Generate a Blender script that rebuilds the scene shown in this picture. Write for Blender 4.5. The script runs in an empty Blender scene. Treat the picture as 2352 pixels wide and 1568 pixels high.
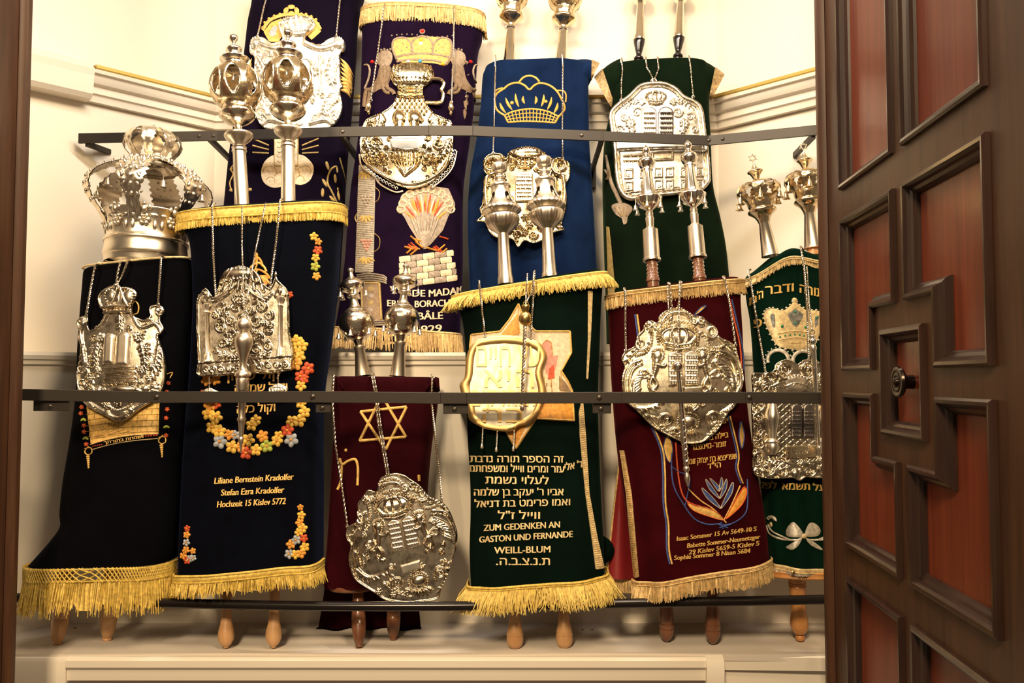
import bpy, bmesh, math, random
import numpy as np
from math import sin, cos, pi, radians
from mathutils import Vector, Matrix, geometry
from mathutils.bvhtree import BVHTree
random.seed(7)
scene = bpy.context.scene
COL = scene.collection
# ---------------------------------------------------------------- camera
F, CX, CY = 1900.0, 1176.0, 784.0
EYE = Vector((0.0, 0.0, 1.5)); PITCH = radians(2.6)
cam_d = bpy.data.cameras.new('camera'); cam = bpy.data.objects.new('camera', cam_d); COL.objects.link(cam)
cam_d.sensor_width = 36.0; cam_d.lens = 36.0*F/2352.0; cam_d.clip_start = 0.02
cam.location = EYE; cam.rotation_euler = (pi/2+PITCH, 0, 0)
scene.camera = cam
# ---------------------------------------------------------------- world, lamps, exposure
scene.view_settings.view_transform = 'Standard'; scene.view_settings.look = 'None'
scene.view_settings.exposure = 0.0; scene.view_settings.gamma = 1.0
scene.view_settings.use_curve_mapping = False
world = bpy.data.worlds.new('world'); scene.world = world; world.use_nodes = True
bgn = world.node_tree.nodes['Background']
bgn.inputs['Color'].default_value = (1.0, 0.74, 0.48, 1); bgn.inputs['Strength'].default_value = 0.15
def area(name, loc, target, sx, sy, power, col):
    d = bpy.data.lights.new(name, 'AREA'); d.shape = 'RECTANGLE'; d.size = sx; d.size_y = sy
    d.energy = power; d.color = col
    o = bpy.data.objects.new(name, d); COL.objects.link(o); o.location = loc
    o.rotation_euler = (Vector(target)-Vector(loc)).to_track_quat('-Z', 'Y').to_euler()
    return o
WARM = (1.0, 0.76, 0.47); PALE = (1.0, 0.92, 0.80)
area('ark_strip_lamp', (-0.1, 1.42, 2.62), (-0.1, 2.0, 1.5), 1.3, 0.08, 16.5, PALE)      # lamp behind the head of the opening
area('ceiling_lamp_near', (0.55, 0.25, 3.0), (0.0, 1.8, 1.2), 0.45, 0.45, 30.0, WARM)    # lamps of the room in front
area('ceiling_lamp_far', (-0.6, -1.5, 3.4), (-0.1, 1.8, 1.2), 0.5, 0.5, 120.0, WARM)
# ---------------------------------------------------------------- geometry helpers
_cp, _sp = cos(PITCH), sin(PITCH)
def ray(px, py):
    dx = (px-CX)/F; dz = -(py-CY)/F
    return Vector((dx, _cp-dz*_sp, _sp+dz*_cp))
def W(px, py, Y):
    d = ray(px, py); return EYE + d*(Y/d.y)
def lerp(a, b, t): return a+(b-a)*t
def catmull(P, n, closed=False):
    P = np.array(P, float); m = len(P); out = []
    segs = m if closed else m-1
    for i in range(segs):
        if closed: p0, p1, p2, p3 = P[i-1], P[i], P[(i+1) % m], P[(i+2) % m]
        else: p0, p1, p2, p3 = P[max(i-1, 0)], P[i], P[i+1], P[min(i+2, m-1)]
        for k in range(n):
            t = k/n
            out.append(0.5*((2*p1)+(-p0+p2)*t+(2*p0-5*p1+4*p2-p3)*t*t+(-p0+3*p1-3*p2+p3)*t**3))
    if not closed: out.append(P[-1])
    return np.array(out)
def resample(P, step):
    P = np.array(P, float); d = np.r_[0, np.cumsum(np.linalg.norm(np.diff(P, axis=0), axis=1))]
    n = max(2, int(round(d[-1]/step))+1); s = np.linspace(0, d[-1], n)
    return np.stack([np.interp(s, d, P[:, k]) for k in range(P.shape[1])], 1)
class MB:
    """collects geometry for ONE mesh object"""
    def __init__(s): s.v = []; s.f = []; s.m = []
    def add(s, verts, faces, m=0):
        o = len(s.v); s.v.extend([tuple(v) for v in verts])
        for f in faces: s.f.append(tuple(i+o for i in f)); s.m.append(m)
    def grid(s, rows, closed=False, m=0, flip=False):
        n = len(rows[0]); V = [p for r in rows for p in r]; Fc = []
        for i in range(len(rows)-1):
            for j in range(n if closed else n-1):
                a, b, c, d = i*n+j, i*n+(j+1) % n, (i+1)*n+(j+1) % n, (i+1)*n+j
                Fc.append((a, d, c, b) if flip else (a, b, c, d))
        s.add(V, Fc, m)
    def box(s, lo, hi, m=0):
        x0, y0, z0 = lo; x1, y1, z1 = hi
        s.add([(x0,y0,z0),(x1,y0,z0),(x1,y1,z0),(x0,y1,z0),(x0,y0,z1),(x1,y0,z1),(x1,y1,z1),(x0,y1,z1)],
              [(3,2,1,0),(4,5,6,7),(0,1,5,4),(1,2,6,5),(2,3,7,6),(3,0,4,7)], m)
    def tube(s, pts, r, n=8, m=0, caps=True, flat=None):
        pts = [Vector(p) for p in pts]; R = r if hasattr(r, '__len__') else [r]*len(pts)
        prev = None; rows = []
        for i, p in enumerate(pts):
            t = (pts[min(i+1, len(pts)-1)]-pts[max(i-1, 0)]).normalized()
            if prev is None:
                u = t.cross(Vector((0, 0, 1)));
                if u.length < 1e-3: u = t.cross(Vector((0, 1, 0)))
                u.normalize()
            else:
                u = prev-t*prev.dot(t); u.normalize()
            prev = u; w = t.cross(u)
            rows.append([p+(u*cos(2*pi*k/n)+w*sin(2*pi*k/n))*R[i] for k in range(n)])
        s.grid(rows, True, m)
        if caps:
            o = len(s.v)-n*len(rows)
            s.f.append(tuple(o+k for k in range(n))[::-1]); s.m.append(m)
            e = o+n*(len(rows)-1); s.f.append(tuple(e+k for k in range(n))); s.m.append(m)
    def dome(s, c, n, u, rx, ry, h, m=0, na=12, nr=4):
        n = Vector(n).normalized(); u = Vector(u); u = (u-n*u.dot(n)).normalized(); w = n.cross(u); c = Vector(c)
        V = [c+n*h]; Fc = []
        for i in range(1, nr+1):
            a = i/nr*pi/2
            for k in range(na):
                b = 2*pi*k/na
                V.append(c+u*(rx*sin(a)*cos(b))+w*(ry*sin(a)*sin(b))+n*(h*cos(a)))
        for k in range(na): Fc.append((0, 1+k, 1+(k+1) % na))
        for i in range(nr-1):
            for k in range(na):
                a = 1+i*na+k; b = 1+i*na+(k+1) % na
                Fc.append((a, a+na, b+na, b))
        s.add(V, Fc, m)
    def lathe(s, prof, base, axis, n=40, m=0, hole=None, wob=None):
        """prof: (t metres along axis, r)"""
        axis = Vector(axis).normalized(); base = Vector(base)
        u = axis.cross(Vector((0, 1, 0))).normalized(); w = axis.cross(u)
        rows = []
        for (t, r) in prof:
            row = []
            for k in range(n):
                a = 2*pi*k/n; rr = r*(wob(a, t) if wob else 1)
                row.append(base+axis*t+(u*cos(a)+w*sin(a))*rr)
            rows.append(row)
        if hole is None: s.grid(rows, True, m); return
        V = [p for r in rows for p in r]; Fc = []
        for i in range(len(rows)-1):
            for k in range(n):
                if hole(2*pi*(k+.5)/n, (prof[i][0]+prof[i+1][0])/2): continue
                Fc.append((i*n+k, i*n+(k+1) % n, (i+1)*n+(k+1) % n, (i+1)*n+k))
        s.add(V, Fc, m)
    def build(s, name, mats, parent=None, smooth=True, sharp=40, bevel=0, solid=0):
        me = bpy.data.meshes.new(name); me.from_pydata([tuple(map(float, v)) for v in s.v], [], s.f)
        if not isinstance(mats, (list, tuple)): mats = [mats]
        for mt in mats: me.materials.append(mt)
        if len(mats) > 1: me.polygons.foreach_set('material_index', s.m)
        bm = bmesh.new(); bm.from_mesh(me); bmesh.ops.recalc_face_normals(bm, faces=bm.faces); bm.to_mesh(me); bm.free()
        if smooth:
            me.polygons.foreach_set('use_smooth', [True]*len(me.polygons))
            me.set_sharp_from_angle(angle=radians(sharp))
        o = bpy.data.objects.new(name, me); COL.objects.link(o)
        if parent: o.parent = parent
        if bevel:
            b = o.modifiers.new('bevel', 'BEVEL'); b.width = bevel; b.segments = 2; b.limit_method = 'ANGLE'
        if solid:
            b = o.modifiers.new('solid', 'SOLIDIFY'); b.thickness = solid; b.offset = 0
        return o
def tag(o, label, cat, group=None):
    o['label'] = label; o['category'] = cat
    if group: o['group'] = group
    return o
    return o
def thing(name, label, cat, loc, group=None):
    """an Empty at the thing's base; children keep world coordinates through the inverse matrix"""
    o = bpy.data.objects.new(name, None); COL.objects.link(o); o.location = loc; o.empty_display_size = .05
    o['T'] = [float(c) for c in loc]
    return tag(o, label, cat, group)
def fix(root):
    """part meshes are written in world coordinates: undo the root's shift"""
    loc = Vector(root['T'])
    for ch in root.children:
        ch.matrix_parent_inverse = Matrix.Translation(-loc)
    if 'T' in root: del root['T']
def structure(mb, name, mat, **k):
    o = mb.build(name, mat, **k); o['kind'] = 'structure'; return o
def obox(mb, c, ax, ay, az, m=0):
    c, ax, ay, az = map(Vector, (c, ax, ay, az)); V = []
    for k in (-1, 1):
        for (i, j) in ((-1, -1), (1, -1), (1, 1), (-1, 1)): V.append(c+ax*i+ay*j+az*k)
    mb.add(V, [(3,2,1,0),(4,5,6,7),(0,1,5,4),(1,2,6,5),(2,3,7,6),(3,0,4,7)], m)
# ---- surfaces to embroider on
class Surf:
    def __init__(s, verts, faces): s.b = BVHTree.FromPolygons([tuple(v) for v in verts], faces)
    def hit(s, px, py):
        d = ray(px, py).normalized(); loc, nrm, i, dist = s.b.ray_cast(EYE, d)
        if loc is None:
            best = None                                  # just past the edge: nearest point on the cloth
            p = W(px, py, s.near if hasattr(s, 'near') else 1.65)
            loc, nrm, i, dist = s.b.find_nearest(p)
        if nrm.dot(d) > 0: nrm = -nrm
        return loc, nrm
    def pt(s, px, py, off=0.0):
        l, n = s.hit(px, py); return l+n*off
def stroke(mb, S, pts, w, h=0.0016, m=0, step=3.0, taper=False, smooth=4):
    """raised thread line on a cloth; w = full width in pixels of the photo"""
    P = catmull(pts, smooth) if smooth and len(pts) > 2 else np.array(pts, float)
    P = resample(P, step); n = len(P); rows = []
    for i in range(n):
        l, nn = S.hit(*P[i]); t2 = P[min(i+1, n-1)]-P[max(i-1, 0)]; t2 = t2/(np.linalg.norm(t2)+1e-9)
        ww = w*(1 if not taper else max(.12, sin(pi*(i+.3)/(n-.4))**.8))/2
        q = S.hit(P[i][0]-t2[1]*2, P[i][1]+t2[0]*2)[0]-l
        if q.length < 1e-6: q = Vector((1, 0, 0))
        q = (q-nn*q.dot(nn)).normalized()*(ww*l.y/F)
        hh = h*(1 if not taper else max(.3, ww/(w/2)))
        rows.append([l-q-nn*.0006, l-q*.8+nn*hh*.7, l+nn*hh, l+q*.8+nn*hh*.7, l+q-nn*.0006])
    mb.grid(rows, False, m)
def inpoly(P, X, Y):
    P = np.asarray(P, float); X = np.asarray(X, float); Y = np.asarray(Y, float); ins = np.zeros(X.shape, bool)
    j = len(P)-1
    for i in range(len(P)):
        xi, yi = P[i]; xj, yj = P[j]
        c = ((yi > Y) != (yj > Y))
        xc = (xj-xi)*(Y-yi)/((yj-yi) if abs(yj-yi) > 1e-9 else 1e-9)+xi
        ins ^= (c & (X < xc)); j = i
    return ins
def dist_line(P, X, Y, closed=False):
    P = np.asarray(P, float); D = np.full(np.shape(X), 1e9); n = len(P)
    for i in range(n if closed else n-1):
        a, b = P[i], P[(i+1) % n]; d = b-a; L = d@d+1e-9
        t = np.clip(((X-a[0])*d[0]+(Y-a[1])*d[1])/L, 0, 1)
        D = np.minimum(D, np.hypot(X-a[0]-t*d[0], Y-a[1]-t*d[1]))
    return D
def raised(mb, S, V2, Fc, h, m=0):
    """2-D faces (pixel coordinates) laid on a cloth with thickness; h = number or list per vertex"""
    hs = h if hasattr(h, '__len__') else [h]*len(V2)
    top = []; low = []
    for i, p in enumerate(V2):
        l, n = S.hit(p[0], p[1]); top.append(l+n*hs[i]); low.append(l-n*.0008)
    from collections import Counter
    ec = Counter(); eo = {}
    for f in Fc:
        for a, b in zip(f, f[1:]+f[:1]):
            k = (min(a, b), max(a, b)); ec[k] += 1; eo[k] = (a, b)
    N = len(V2); sides = []
    for k, c in ec.items():
        if c == 1:
            a, b = eo[k]; sides.append((a, a+N, b+N, b))
    mb.add(top+low, [tuple(f) for f in Fc]+sides, m)
def fill(mb, S, poly, h=0.0016, m=0, step=7.0, puff=True):
    P = np.array(poly, float)
    b = resample(np.vstack([P, P[:1]]), step)[:-1]
    x0, y0 = b.min(0); x1, y1 = b.max(0)
    gx, gy = np.meshgrid(np.arange(x0+step/2, x1, step), np.arange(y0+step/2, y1, step))
    D = dist_line(b, gx, gy, True); k = inpoly(b, gx, gy) & (D > step*.45)
    pts = [Vector(p) for p in b]+[Vector((x, y)) for x, y in zip(gx[k], gy[k])]
    nb = len(b)
    r = geometry.delaunay_2d_cdt(pts, [(i, (i+1) % nb) for i in range(nb)], [], 1, 1e-4)
    V = [tuple(v) for v in r[0]]; Fc = [list(f) for f in r[2]]
    if not Fc: return
    if puff:
        D = dist_line(b, np.array([v[0] for v in V]), np.array([v[1] for v in V]), True)
        hs = list(h*(.45+.55*np.minimum(1, D/(step*1.2))))
    else: hs = h
    raised(mb, S, V, Fc, hs, m)
_tc = {}
def glyphs(s, bold=.0):
    k = (s, bold)
    if k in _tc: return _tc[k]
    c = bpy.data.curves.new('txt', 'FONT'); c.body = s; c.size = 1
    o = bpy.data.objects.new('txt', c); COL.objects.link(o)
    cu = o.to_curve(bpy.context.evaluated_depsgraph_get()); loops = []
    for sp in cu.splines:
        bp = sp.bezier_points; n = len(bp); L = []
        for i in range(n):
            a, b = bp[i], bp[(i+1) % n]; p0, p1, p2, p3 = [np.array(q[:2]) for q in (a.co, a.handle_right, b.handle_left, b.co)]
            ch = np.linalg.norm(p3-p0); ex = np.linalg.norm(p1-p0)+np.linalg.norm(p2-p1)+np.linalg.norm(p3-p2)-ch
            m = 1 if ex < .004*max(ch, .01)+1e-5 else 4
            for j in range(m): t = j/m; L.append((1-t)**3*p0+3*t*(1-t)**2*p1+3*t*t*(1-t)*p2+t**3*p3)
        if len(L) > 2: loops.append(np.array(L))
    o.to_curve_clear(); bpy.data.objects.remove(o); bpy.data.curves.remove(c)
    V = []; E = []
    for L in loops: q = len(V); V += [Vector(p) for p in L]; E += [(q+i, q+(i+1) % len(L)) for i in range(len(L))]
    if not V: _tc[k] = (np.zeros((0, 2)), []); return _tc[k]
    r = geometry.delaunay_2d_cdt(V, E, [], 0, 1e-5); V2 = [np.array(v) for v in r[0]]; F2 = []
    tri = [list(f) for f in r[2]]; cen = np.array([sum(V2[i] for i in f)/len(f) for f in tri]); wn = np.zeros(len(tri))
    for L in loops:                                        # nonzero winding, so overlapping contours stay filled
        for i in range(len(L)):
            a, b = L[i], L[(i+1) % len(L)]; cr = (b[0]-a[0])*(cen[:, 1]-a[1])-(cen[:, 0]-a[0])*(b[1]-a[1])
            wn += ((a[1] <= cen[:, 1]) & (b[1] > cen[:, 1]) & (cr > 0)).astype(int)-((a[1] > cen[:, 1]) & (b[1] <= cen[:, 1]) & (cr < 0)).astype(int)
    F2 = [f for f, w in zip(tri, wn) if w != 0]
    use = sorted({i for f in F2 for i in f}); mp = {i: j for j, i in enumerate(use)}; V2 = [V2[i] for i in use]; F2 = [[mp[i] for i in f] for f in F2]
    _tc[k] = (np.array(V2), F2); return _tc[k]
def text(mb, S, s, x0, x1, y0, y1, cap, heb=False, h=0.0015, m=0, sag=0.0, bold=.0, skew=0.0):
    """one embroidered line from (x0,y0) to (x1,y1) on its baseline, cap = letter height in pixels"""
    if heb: s = s[::-1].replace('(', '<').replace(')', '(').replace('<', ')')
    V, Fc = glyphs(s, bold)
    if not len(V): return
    mn = V[:, 0].min(); mx = V[:, 0].max()
    u = (V[:, 0]-mn)/(mx-mn); H = .60 if heb else .729
    X = x0+u*(x1-x0); Yb = y0+u*(y1-y0)+sag*4*u*(1-u)
    Yp = Yb-V[:, 1]/H*cap; X = X+V[:, 1]/H*cap*skew
    w = cap*.035
    for dx in (-w, w): raised(mb, S, list(zip(X+dx, Yp)), Fc, h+(dx > 0)*.0001, m)       # two passes of thread
def chain(mb, pts, r=0.0019, pitch=0.0085, m=0):
    """twisted two-strand metal chain"""
    P = resample([tuple(p) for p in pts], pitch/7); n = len(P)
    for ph in (0, pi):
        q = []
        for i in range(n):
            t = Vector(P[min(i+1, n-1)]-P[max(i-1, 0)]).normalized()
            u = t.cross(Vector((0, 1, 0))).normalized(); w = t.cross(u); a = 2*pi*i/7+ph
            q.append(Vector(P[i])+(u*cos(a)+w*sin(a))*r*.62)
        mb.tube(q, r*.6, 5, m)
def mono(pts, n=3):
    return [tuple(p) for p in catmull(pts, n)]
# ---------------------------------------------------------------- materials
def newmat(name):
    m = bpy.data.materials.new(name); m.use_nodes = True; nt = m.node_tree
    return m, nt, nt.nodes['Principled BSDF']
def node(nt, typ, **k):
    n = nt.nodes.new(typ)
    for a, v in k.items():
        if a in n.inputs: n.inputs[a].default_value = v
        else: setattr(n, a, v)
    return n
def bump(nt, p, height, strength=.3, dist=.001):
    b = nt.nodes.new('ShaderNodeBump'); b.inputs['Strength'].default_value = strength; b.inputs['Distance'].default_value = dist
    nt.links.new(height, b.inputs['Height']); nt.links.new(b.outputs['Normal'], p.inputs['Normal'])
def coords(nt, scale=(1, 1, 1)):
    t = nt.nodes.new('ShaderNodeTexCoord'); mp = nt.nodes.new('ShaderNodeMapping'); mp.inputs['Scale'].default_value = scale
    nt.links.new(t.outputs['Object'], mp.inputs['Vector']); return mp.outputs['Vector']
def ramp(nt, fac, stops):
    r = nt.nodes.new('ShaderNodeValToRGB'); e = r.color_ramp.elements
    while len(e) < len(stops): e.new(.5)
    for i, (p, c) in enumerate(stops): e[i].position = p; e[i].color = (*c, 1)
    nt.links.new(fac, r.inputs['Fac']); return r.outputs['Color']
def plain(name, col, rough=.5, metal=0.0, bs=0, bscale=200, spec=.5):
    m, nt, p = newmat(name); p.inputs['Base Color'].default_value = (*col, 1); p.inputs['Roughness'].default_value = rough
    p.inputs['Metallic'].default_value = metal; p.inputs['Specular IOR Level'].default_value = spec
    if bs:
        n = node(nt, 'ShaderNodeTexNoise', Scale=bscale, Detail=3.0); nt.links.new(coords(nt), n.inputs['Vector'])
        bump(nt, p, n.outputs['Fac'], bs)
    return m
def velvet(name, col, sheen, tint):
    m, nt, p = newmat(name); v = coords(nt)
    n = node(nt, 'ShaderNodeTexNoise', Scale=9.0, Detail=5.0, Roughness=.65); nt.links.new(v, n.inputs['Vector'])
    c = ramp(nt, n.outputs['Fac'], [(.3, tuple(x*.65 for x in col)), (.7, tuple(min(1, x*1.35) for x in col))])
    nt.links.new(c, p.inputs['Base Color'])
    p.inputs['Roughness'].default_value = .95; p.inputs['Specular IOR Level'].default_value = .05
    p.inputs['Sheen Weight'].default_value = sheen; p.inputs['Sheen Roughness'].default_value = .35
    p.inputs['Sheen Tint'].default_value = (*tint, 1)
    f = node(nt, 'ShaderNodeTexNoise', Scale=900.0, Detail=1.0); nt.links.new(v, f.inputs['Vector'])
    bump(nt, p, f.outputs['Fac'], .25, .0006); return m
def thread(name, col, var=.25, metal=.25, rough=.42, scale=520):
    m, nt, p = newmat(name); v = coords(nt)
    n = node(nt, 'ShaderNodeTexNoise', Scale=160.0, Detail=2.0); nt.links.new(v, n.inputs['Vector'])
    c = ramp(nt, n.outputs['Fac'], [(.3, tuple(x*(1-var) for x in col)), (.7, tuple(min(1, x*(1+var)) for x in col))])
    nt.links.new(c, p.inputs['Base Color']); p.inputs['Roughness'].default_value = rough; p.inputs['Metallic'].default_value = metal
    w = node(nt, 'ShaderNodeTexWave', Scale=float(scale), Distortion=2.5, bands_direction='DIAGONAL'); nt.links.new(v, w.inputs['Vector'])
    bump(nt, p, w.outputs['Fac'], .5, .0006); return m
def metal(name, col, rough, bs=0, bscale=300, vor=False, dist=.001):
    m, nt, p = newmat(name); v = coords(nt)
    n = node(nt, 'ShaderNodeTexNoise', Scale=26.0, Detail=4.0); nt.links.new(v, n.inputs['Vector'])
    c = ramp(nt, n.outputs['Fac'], [(.3, tuple(x*.86 for x in col)), (.65, col)])
    nt.links.new(c, p.inputs['Base Color']); p.inputs['Metallic'].default_value = 1.0
    mr = node(nt, 'ShaderNodeMapRange'); mr.inputs['To Min'].default_value = rough*.8; mr.inputs['To Max'].default_value = rough*1.3
    nt.links.new(n.outputs['Fac'], mr.inputs['Value']); nt.links.new(mr.outputs['Result'], p.inputs['Roughness'])
    if bs:
        if vor: t = node(nt, 'ShaderNodeTexVoronoi', Scale=float(bscale), feature='SMOOTH_F1'); o = t.outputs['Distance']
        else: t = node(nt, 'ShaderNodeTexNoise', Scale=float(bscale), Detail=2.0); o = t.outputs['Fac']
        nt.links.new(v, t.inputs['Vector']); bump(nt, p, o, bs, dist)
    return m
def wood(name, c0, c1, rough, scale=(30, 30, 2.0), coat=.3):
    m, nt, p = newmat(name); v = coords(nt, scale)
    n = node(nt, 'ShaderNodeTexNoise', Scale=2.2, Detail=7.0, Roughness=.62, Distortion=.4); nt.links.new(v, n.inputs['Vector'])
    c = ramp(nt, n.outputs['Fac'], [(.3, c0), (.7, c1)]); nt.links.new(c, p.inputs['Base Color'])
    p.inputs['Roughness'].default_value = rough; p.inputs['Coat Weight'].default_value = coat; p.inputs['Coat Roughness'].default_value = .18
    bump(nt, p, n.outputs['Fac'], .06, .001); return m
M = {}
M['wall'] = plain('cream_paint', (.80, .725, .61), .55, bs=.05, bscale=60)
M['trim'] = plain('cream_gloss_paint', (.82, .74, .63), .38, bs=.05, bscale=40)
M['gilt'] = plain('gilt_strip', (.62, .44, .12), .4, .6)
M['baize'] = plain('pale_shelf_cloth', (.62, .55, .48), .9, bs=.25, bscale=700)
M['rail'] = plain('brown_black_metal', (.040, .032, .026), .48, .3, bs=.12, bscale=90)
M['rod'] = plain('black_rod', (.018, .014, .013), .22, .4)
M['screw'] = plain('screw_steel', (.10, .085, .07), .35, .8)
M['dwood'] = wood('dark_walnut', (.040, .016, .008), (.085, .036, .017), .45, (30, 30, 2.0), .0)
M['dwoodh'] = wood('dark_walnut_cross', (.030, .012, .008), (.075, .030, .018), .36, (2.0, 2.0, 30))
M['redwood'] = wood('red_mahogany', (.12, .020, .008), (.20, .038, .013), .45, (40, 40, 1.5), .15)
M['mould'] = wood('ebony_moulding', (.020, .010, .008), (.045, .022, .016), .3)
M['knob'] = plain('dark_bronze', (.03, .022, .018), .25, .9)
M['light_wood'] = wood('honey_beech', (.52, .27, .11), (.70, .41, .20), .3, (20, 20, 3))
M['orange_wood'] = wood('orange_pine', (.42, .17, .045), (.60, .27, .08), .35, (20, 20, 3))
M['mid_wood'] = wood('brown_walnut', (.13, .048, .022), (.22, .085, .038), .32, (20, 20, 3))
M['black_wood'] = plain('black_lacquer', (.012, .009, .008), .18)
M['v_black'] = velvet('black_velvet', (0.00147, 0.00147, 0.00252), 0.024, (.25, .3, .6))
M['v_navy'] = velvet('navy_velvet', (0.00147, 0.00189, 0.00462), 0.10, (.2, .3, .7))
M['v_purple'] = velvet('purple_velvet', (0.00672, 0.00210, 0.01092), 0.088, (.35, .18, .55))
M['v_plum'] = velvet('dark_plum_velvet', (0.00420, 0.00210, 0.00798), 0.048, (.3, .2, .5))
M['v_blue'] = velvet('blue_velvet', (0.00420, 0.01260, 0.04410), 0.140, (.18, .35, .75))
M['v_green'] = velvet('bottle_green_velvet', (0.00252, 0.00672, 0.00252), 0.080, (.25, .45, .2))
M['v_dgreen'] = velvet('dark_green_velvet', (0.00126, 0.00546, 0.00336), 0.040, (.15, .4, .25))
M['v_emerald'] = velvet('emerald_velvet', (0.00126, 0.01176, 0.00588), 0.072, (.15, .5, .3))
M['v_maroon'] = velvet('maroon_velvet', (0.02100, 0.00126, 0.00294), 0.088, (.6, .1, .1))
M['v_red'] = velvet('crimson_velvet', (0.03150, 0.00126, 0.00294), 0.080, (.7, .1, .1))
M['lining'] = plain('red_lining', (.22, .010, .012), .55)
M['gold'] = thread('gold_thread', (.78, .48, .13))
M['goldl'] = thread('pale_gold_thread', (.80, .60, .30))
M['goldd'] = thread('old_gold_thread', (.50, .34, .12))
M['fr_yellow'] = thread('yellow_gold_fringe', (.84, .56, .12), .3, .2)
M['fr_bright'] = thread('bright_yellow_fringe', (.90, .62, .17), .25, .05, .55)
M['fr_gold'] = thread('tan_gold_fringe', (.74, .51, .22), .3, .3)
M['braid'] = thread('tan_braid', (.38, .25, .11), .45, .3, .45, 260)
M['fr_brown'] = thread('brown_fringe', (.34, .16, .06), .3, .1)
M['silk'] = thread('silver_thread', (.70, .62, .50), .25, .45)
M['pearl'] = plain('cream_silk', (.78, .66, .48), .45, .1)
M['t_orange'] = thread('orange_thread', (.80, .34, .05), .25, 0, .5)
M['t_yellow'] = thread('yellow_thread', (.84, .50, .07), .25, 0, .5)
M['t_red'] = thread('red_thread', (.60, .08, .02), .25, 0, .5)
M['t_blue'] = thread('blue_thread', (.035, .07, .24), .25, 0, .5)
M['t_grey'] = thread('grey_blue_thread', (.40, .42, .44), .25, 0, .5)
M['t_green'] = thread('green_thread', (.40, .45, .06), .25, 0, .5)
M['t_pink'] = thread('pink_thread', (.72, .28, .20), .25, 0, .5)
M['t_cream'] = thread('cream_thread', (.82, .64, .42), .2, 0, .5)
M['t_brown'] = thread('brown_thread', (.30, .19, .10), .25, .1, .5)
M['t_taupe'] = thread('taupe_thread', (.42, .33, .25), .25, .2, .5)
M['silver'] = metal('warm_silver', (.88, .79, .65), .30)
M['silver_b'] = metal('bright_silver', (.93, .86, .74), .16)
M['silver_d'] = metal('old_silver', (.74, .65, .53), .33)
M['silver_c'] = metal('chased_silver', (.86, .76, .60), .20, .5, 190, True)
M['silver_g'] = metal('gilt_silver', (.86, .70, .46), .22, .45, 210, True)
M['brass'] = metal('worn_brass', (.62, .44, .16), .3)
M['plate_gold'] = metal('pale_gilt_plate', (.74, .50, .20), .40)
M['plate_pale'] = metal('pale_plate', (.62, .55, .42), .45)
def chased(name, col, rough):
    m = metal(name, col, rough, .30, 420, dist=.0004); nt = m.node_tree; p = nt.nodes['Principled BSDF']; v = coords(nt)
    a = node(nt, 'ShaderNodeTexNoise', Scale=70.0, Detail=6.0, Roughness=.7); nt.links.new(v, a.inputs['Vector'])      # tarnish in blotches
    c = ramp(nt, a.outputs['Fac'], [(.36, tuple(x*q for x, q in zip(col, (.42, .40, .36)))), (.56, col)]); nt.links.new(c, p.inputs['Base Color']); return m
M['pl_white'] = chased('bright_chased_plate', (.98, .93, .83), .40)
M['pl_warm'] = chased('warm_chased_plate', (.86, .76, .58), .27)
M['pl_gilt'] = chased('gilt_chased_plate', (.66, .53, .34), .18)
M['pl_smooth'] = chased('smooth_chased_plate', (.68, .60, .48), .36)
M['pl_old'] = chased('old_chased_plate', (.72, .63, .50), .25)
M['pl_dark'] = chased('antique_chased_plate', (.62, .55, .44), .24)
M['gold_deep'] = thread('deep_gold_thread', (.66, .36, .06), .2, .1)
M['silk_d'] = thread('dull_silver_thread', (.46, .39, .30), .25, .4)
M['t_dbrown'] = thread('dull_brown_thread', (.20, .125, .07), .25, .1, .5)
M['t_dtaupe'] = thread('dull_taupe_thread', (.30, .22, .15), .25, .2, .5)
M['t_mustard'] = thread('mustard_thread', (.55, .36, .10), .25, 0, .5)
M['t_grain'] = thread('grey_bead_field', (.26, .25, .22), .5, .3, .4, 900)
M['chain'] = metal('chain_silver', (.82, .74, .62), .25)
def gem(name, c): return plain(name, c, .08)
M['gem_red'] = gem('red_bead', (.7, .01, .01)); M['gem_blue'] = gem('blue_gem', (.03, .25, .45))
M['gem_green'] = gem('green_gem', (.01, .20, .09)); M['gem_white'] = gem('clear_gem', (.8, .8, .8)); M['gem_amber'] = gem('amber_gem', (.75, .4, .02))
for k_ in ('dwood', 'redwood', 'mould'): M[k_].node_tree.nodes['Principled BSDF'].inputs['Specular IOR Level'].default_value = .28
# ---------------------------------------------------------------- the setting
ZF = W(1000, 1500, 1.55).z                    # shelf the lower scrolls stand on
ZL = W(1000, 806, 1.735).z                    # top of the rear step
def wallbox(name, a, b, z0, z1, th, mat):
    a = Vector((*a, 0)); b = Vector((*b, 0)); t = (b-a).normalized(); n = Vector((-t.y, t.x, 0))
    mb = MB(); c = (a+b)/2+n*th/2; c.z = (z0+z1)/2
    obox(mb, c, (b-a)/2, n*th/2, (0, 0, (z1-z0)/2)); return structure(mb, name, mat, smooth=False)
A = (-0.80, 2.20); B = (0.555, 2.20); A0 = (-1.50, 1.50); B0 = (1.24, 1.515)
wallbox('wall_left', A0, A, ZF-.2, 2.78, .05, M['wall'])
wallbox('wall_back', A, B, ZF-.2, 2.78, .05, M['wall'])
wallbox('wall_right', B, B0, ZF-.2, 2.78, .05, M['wall'])
mb = MB(); mb.box((-1.5, 1.42, 2.78), (1.3, 2.26, 2.82)); structure(mb, 'ceiling', M['wall'], smooth=False)
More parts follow.
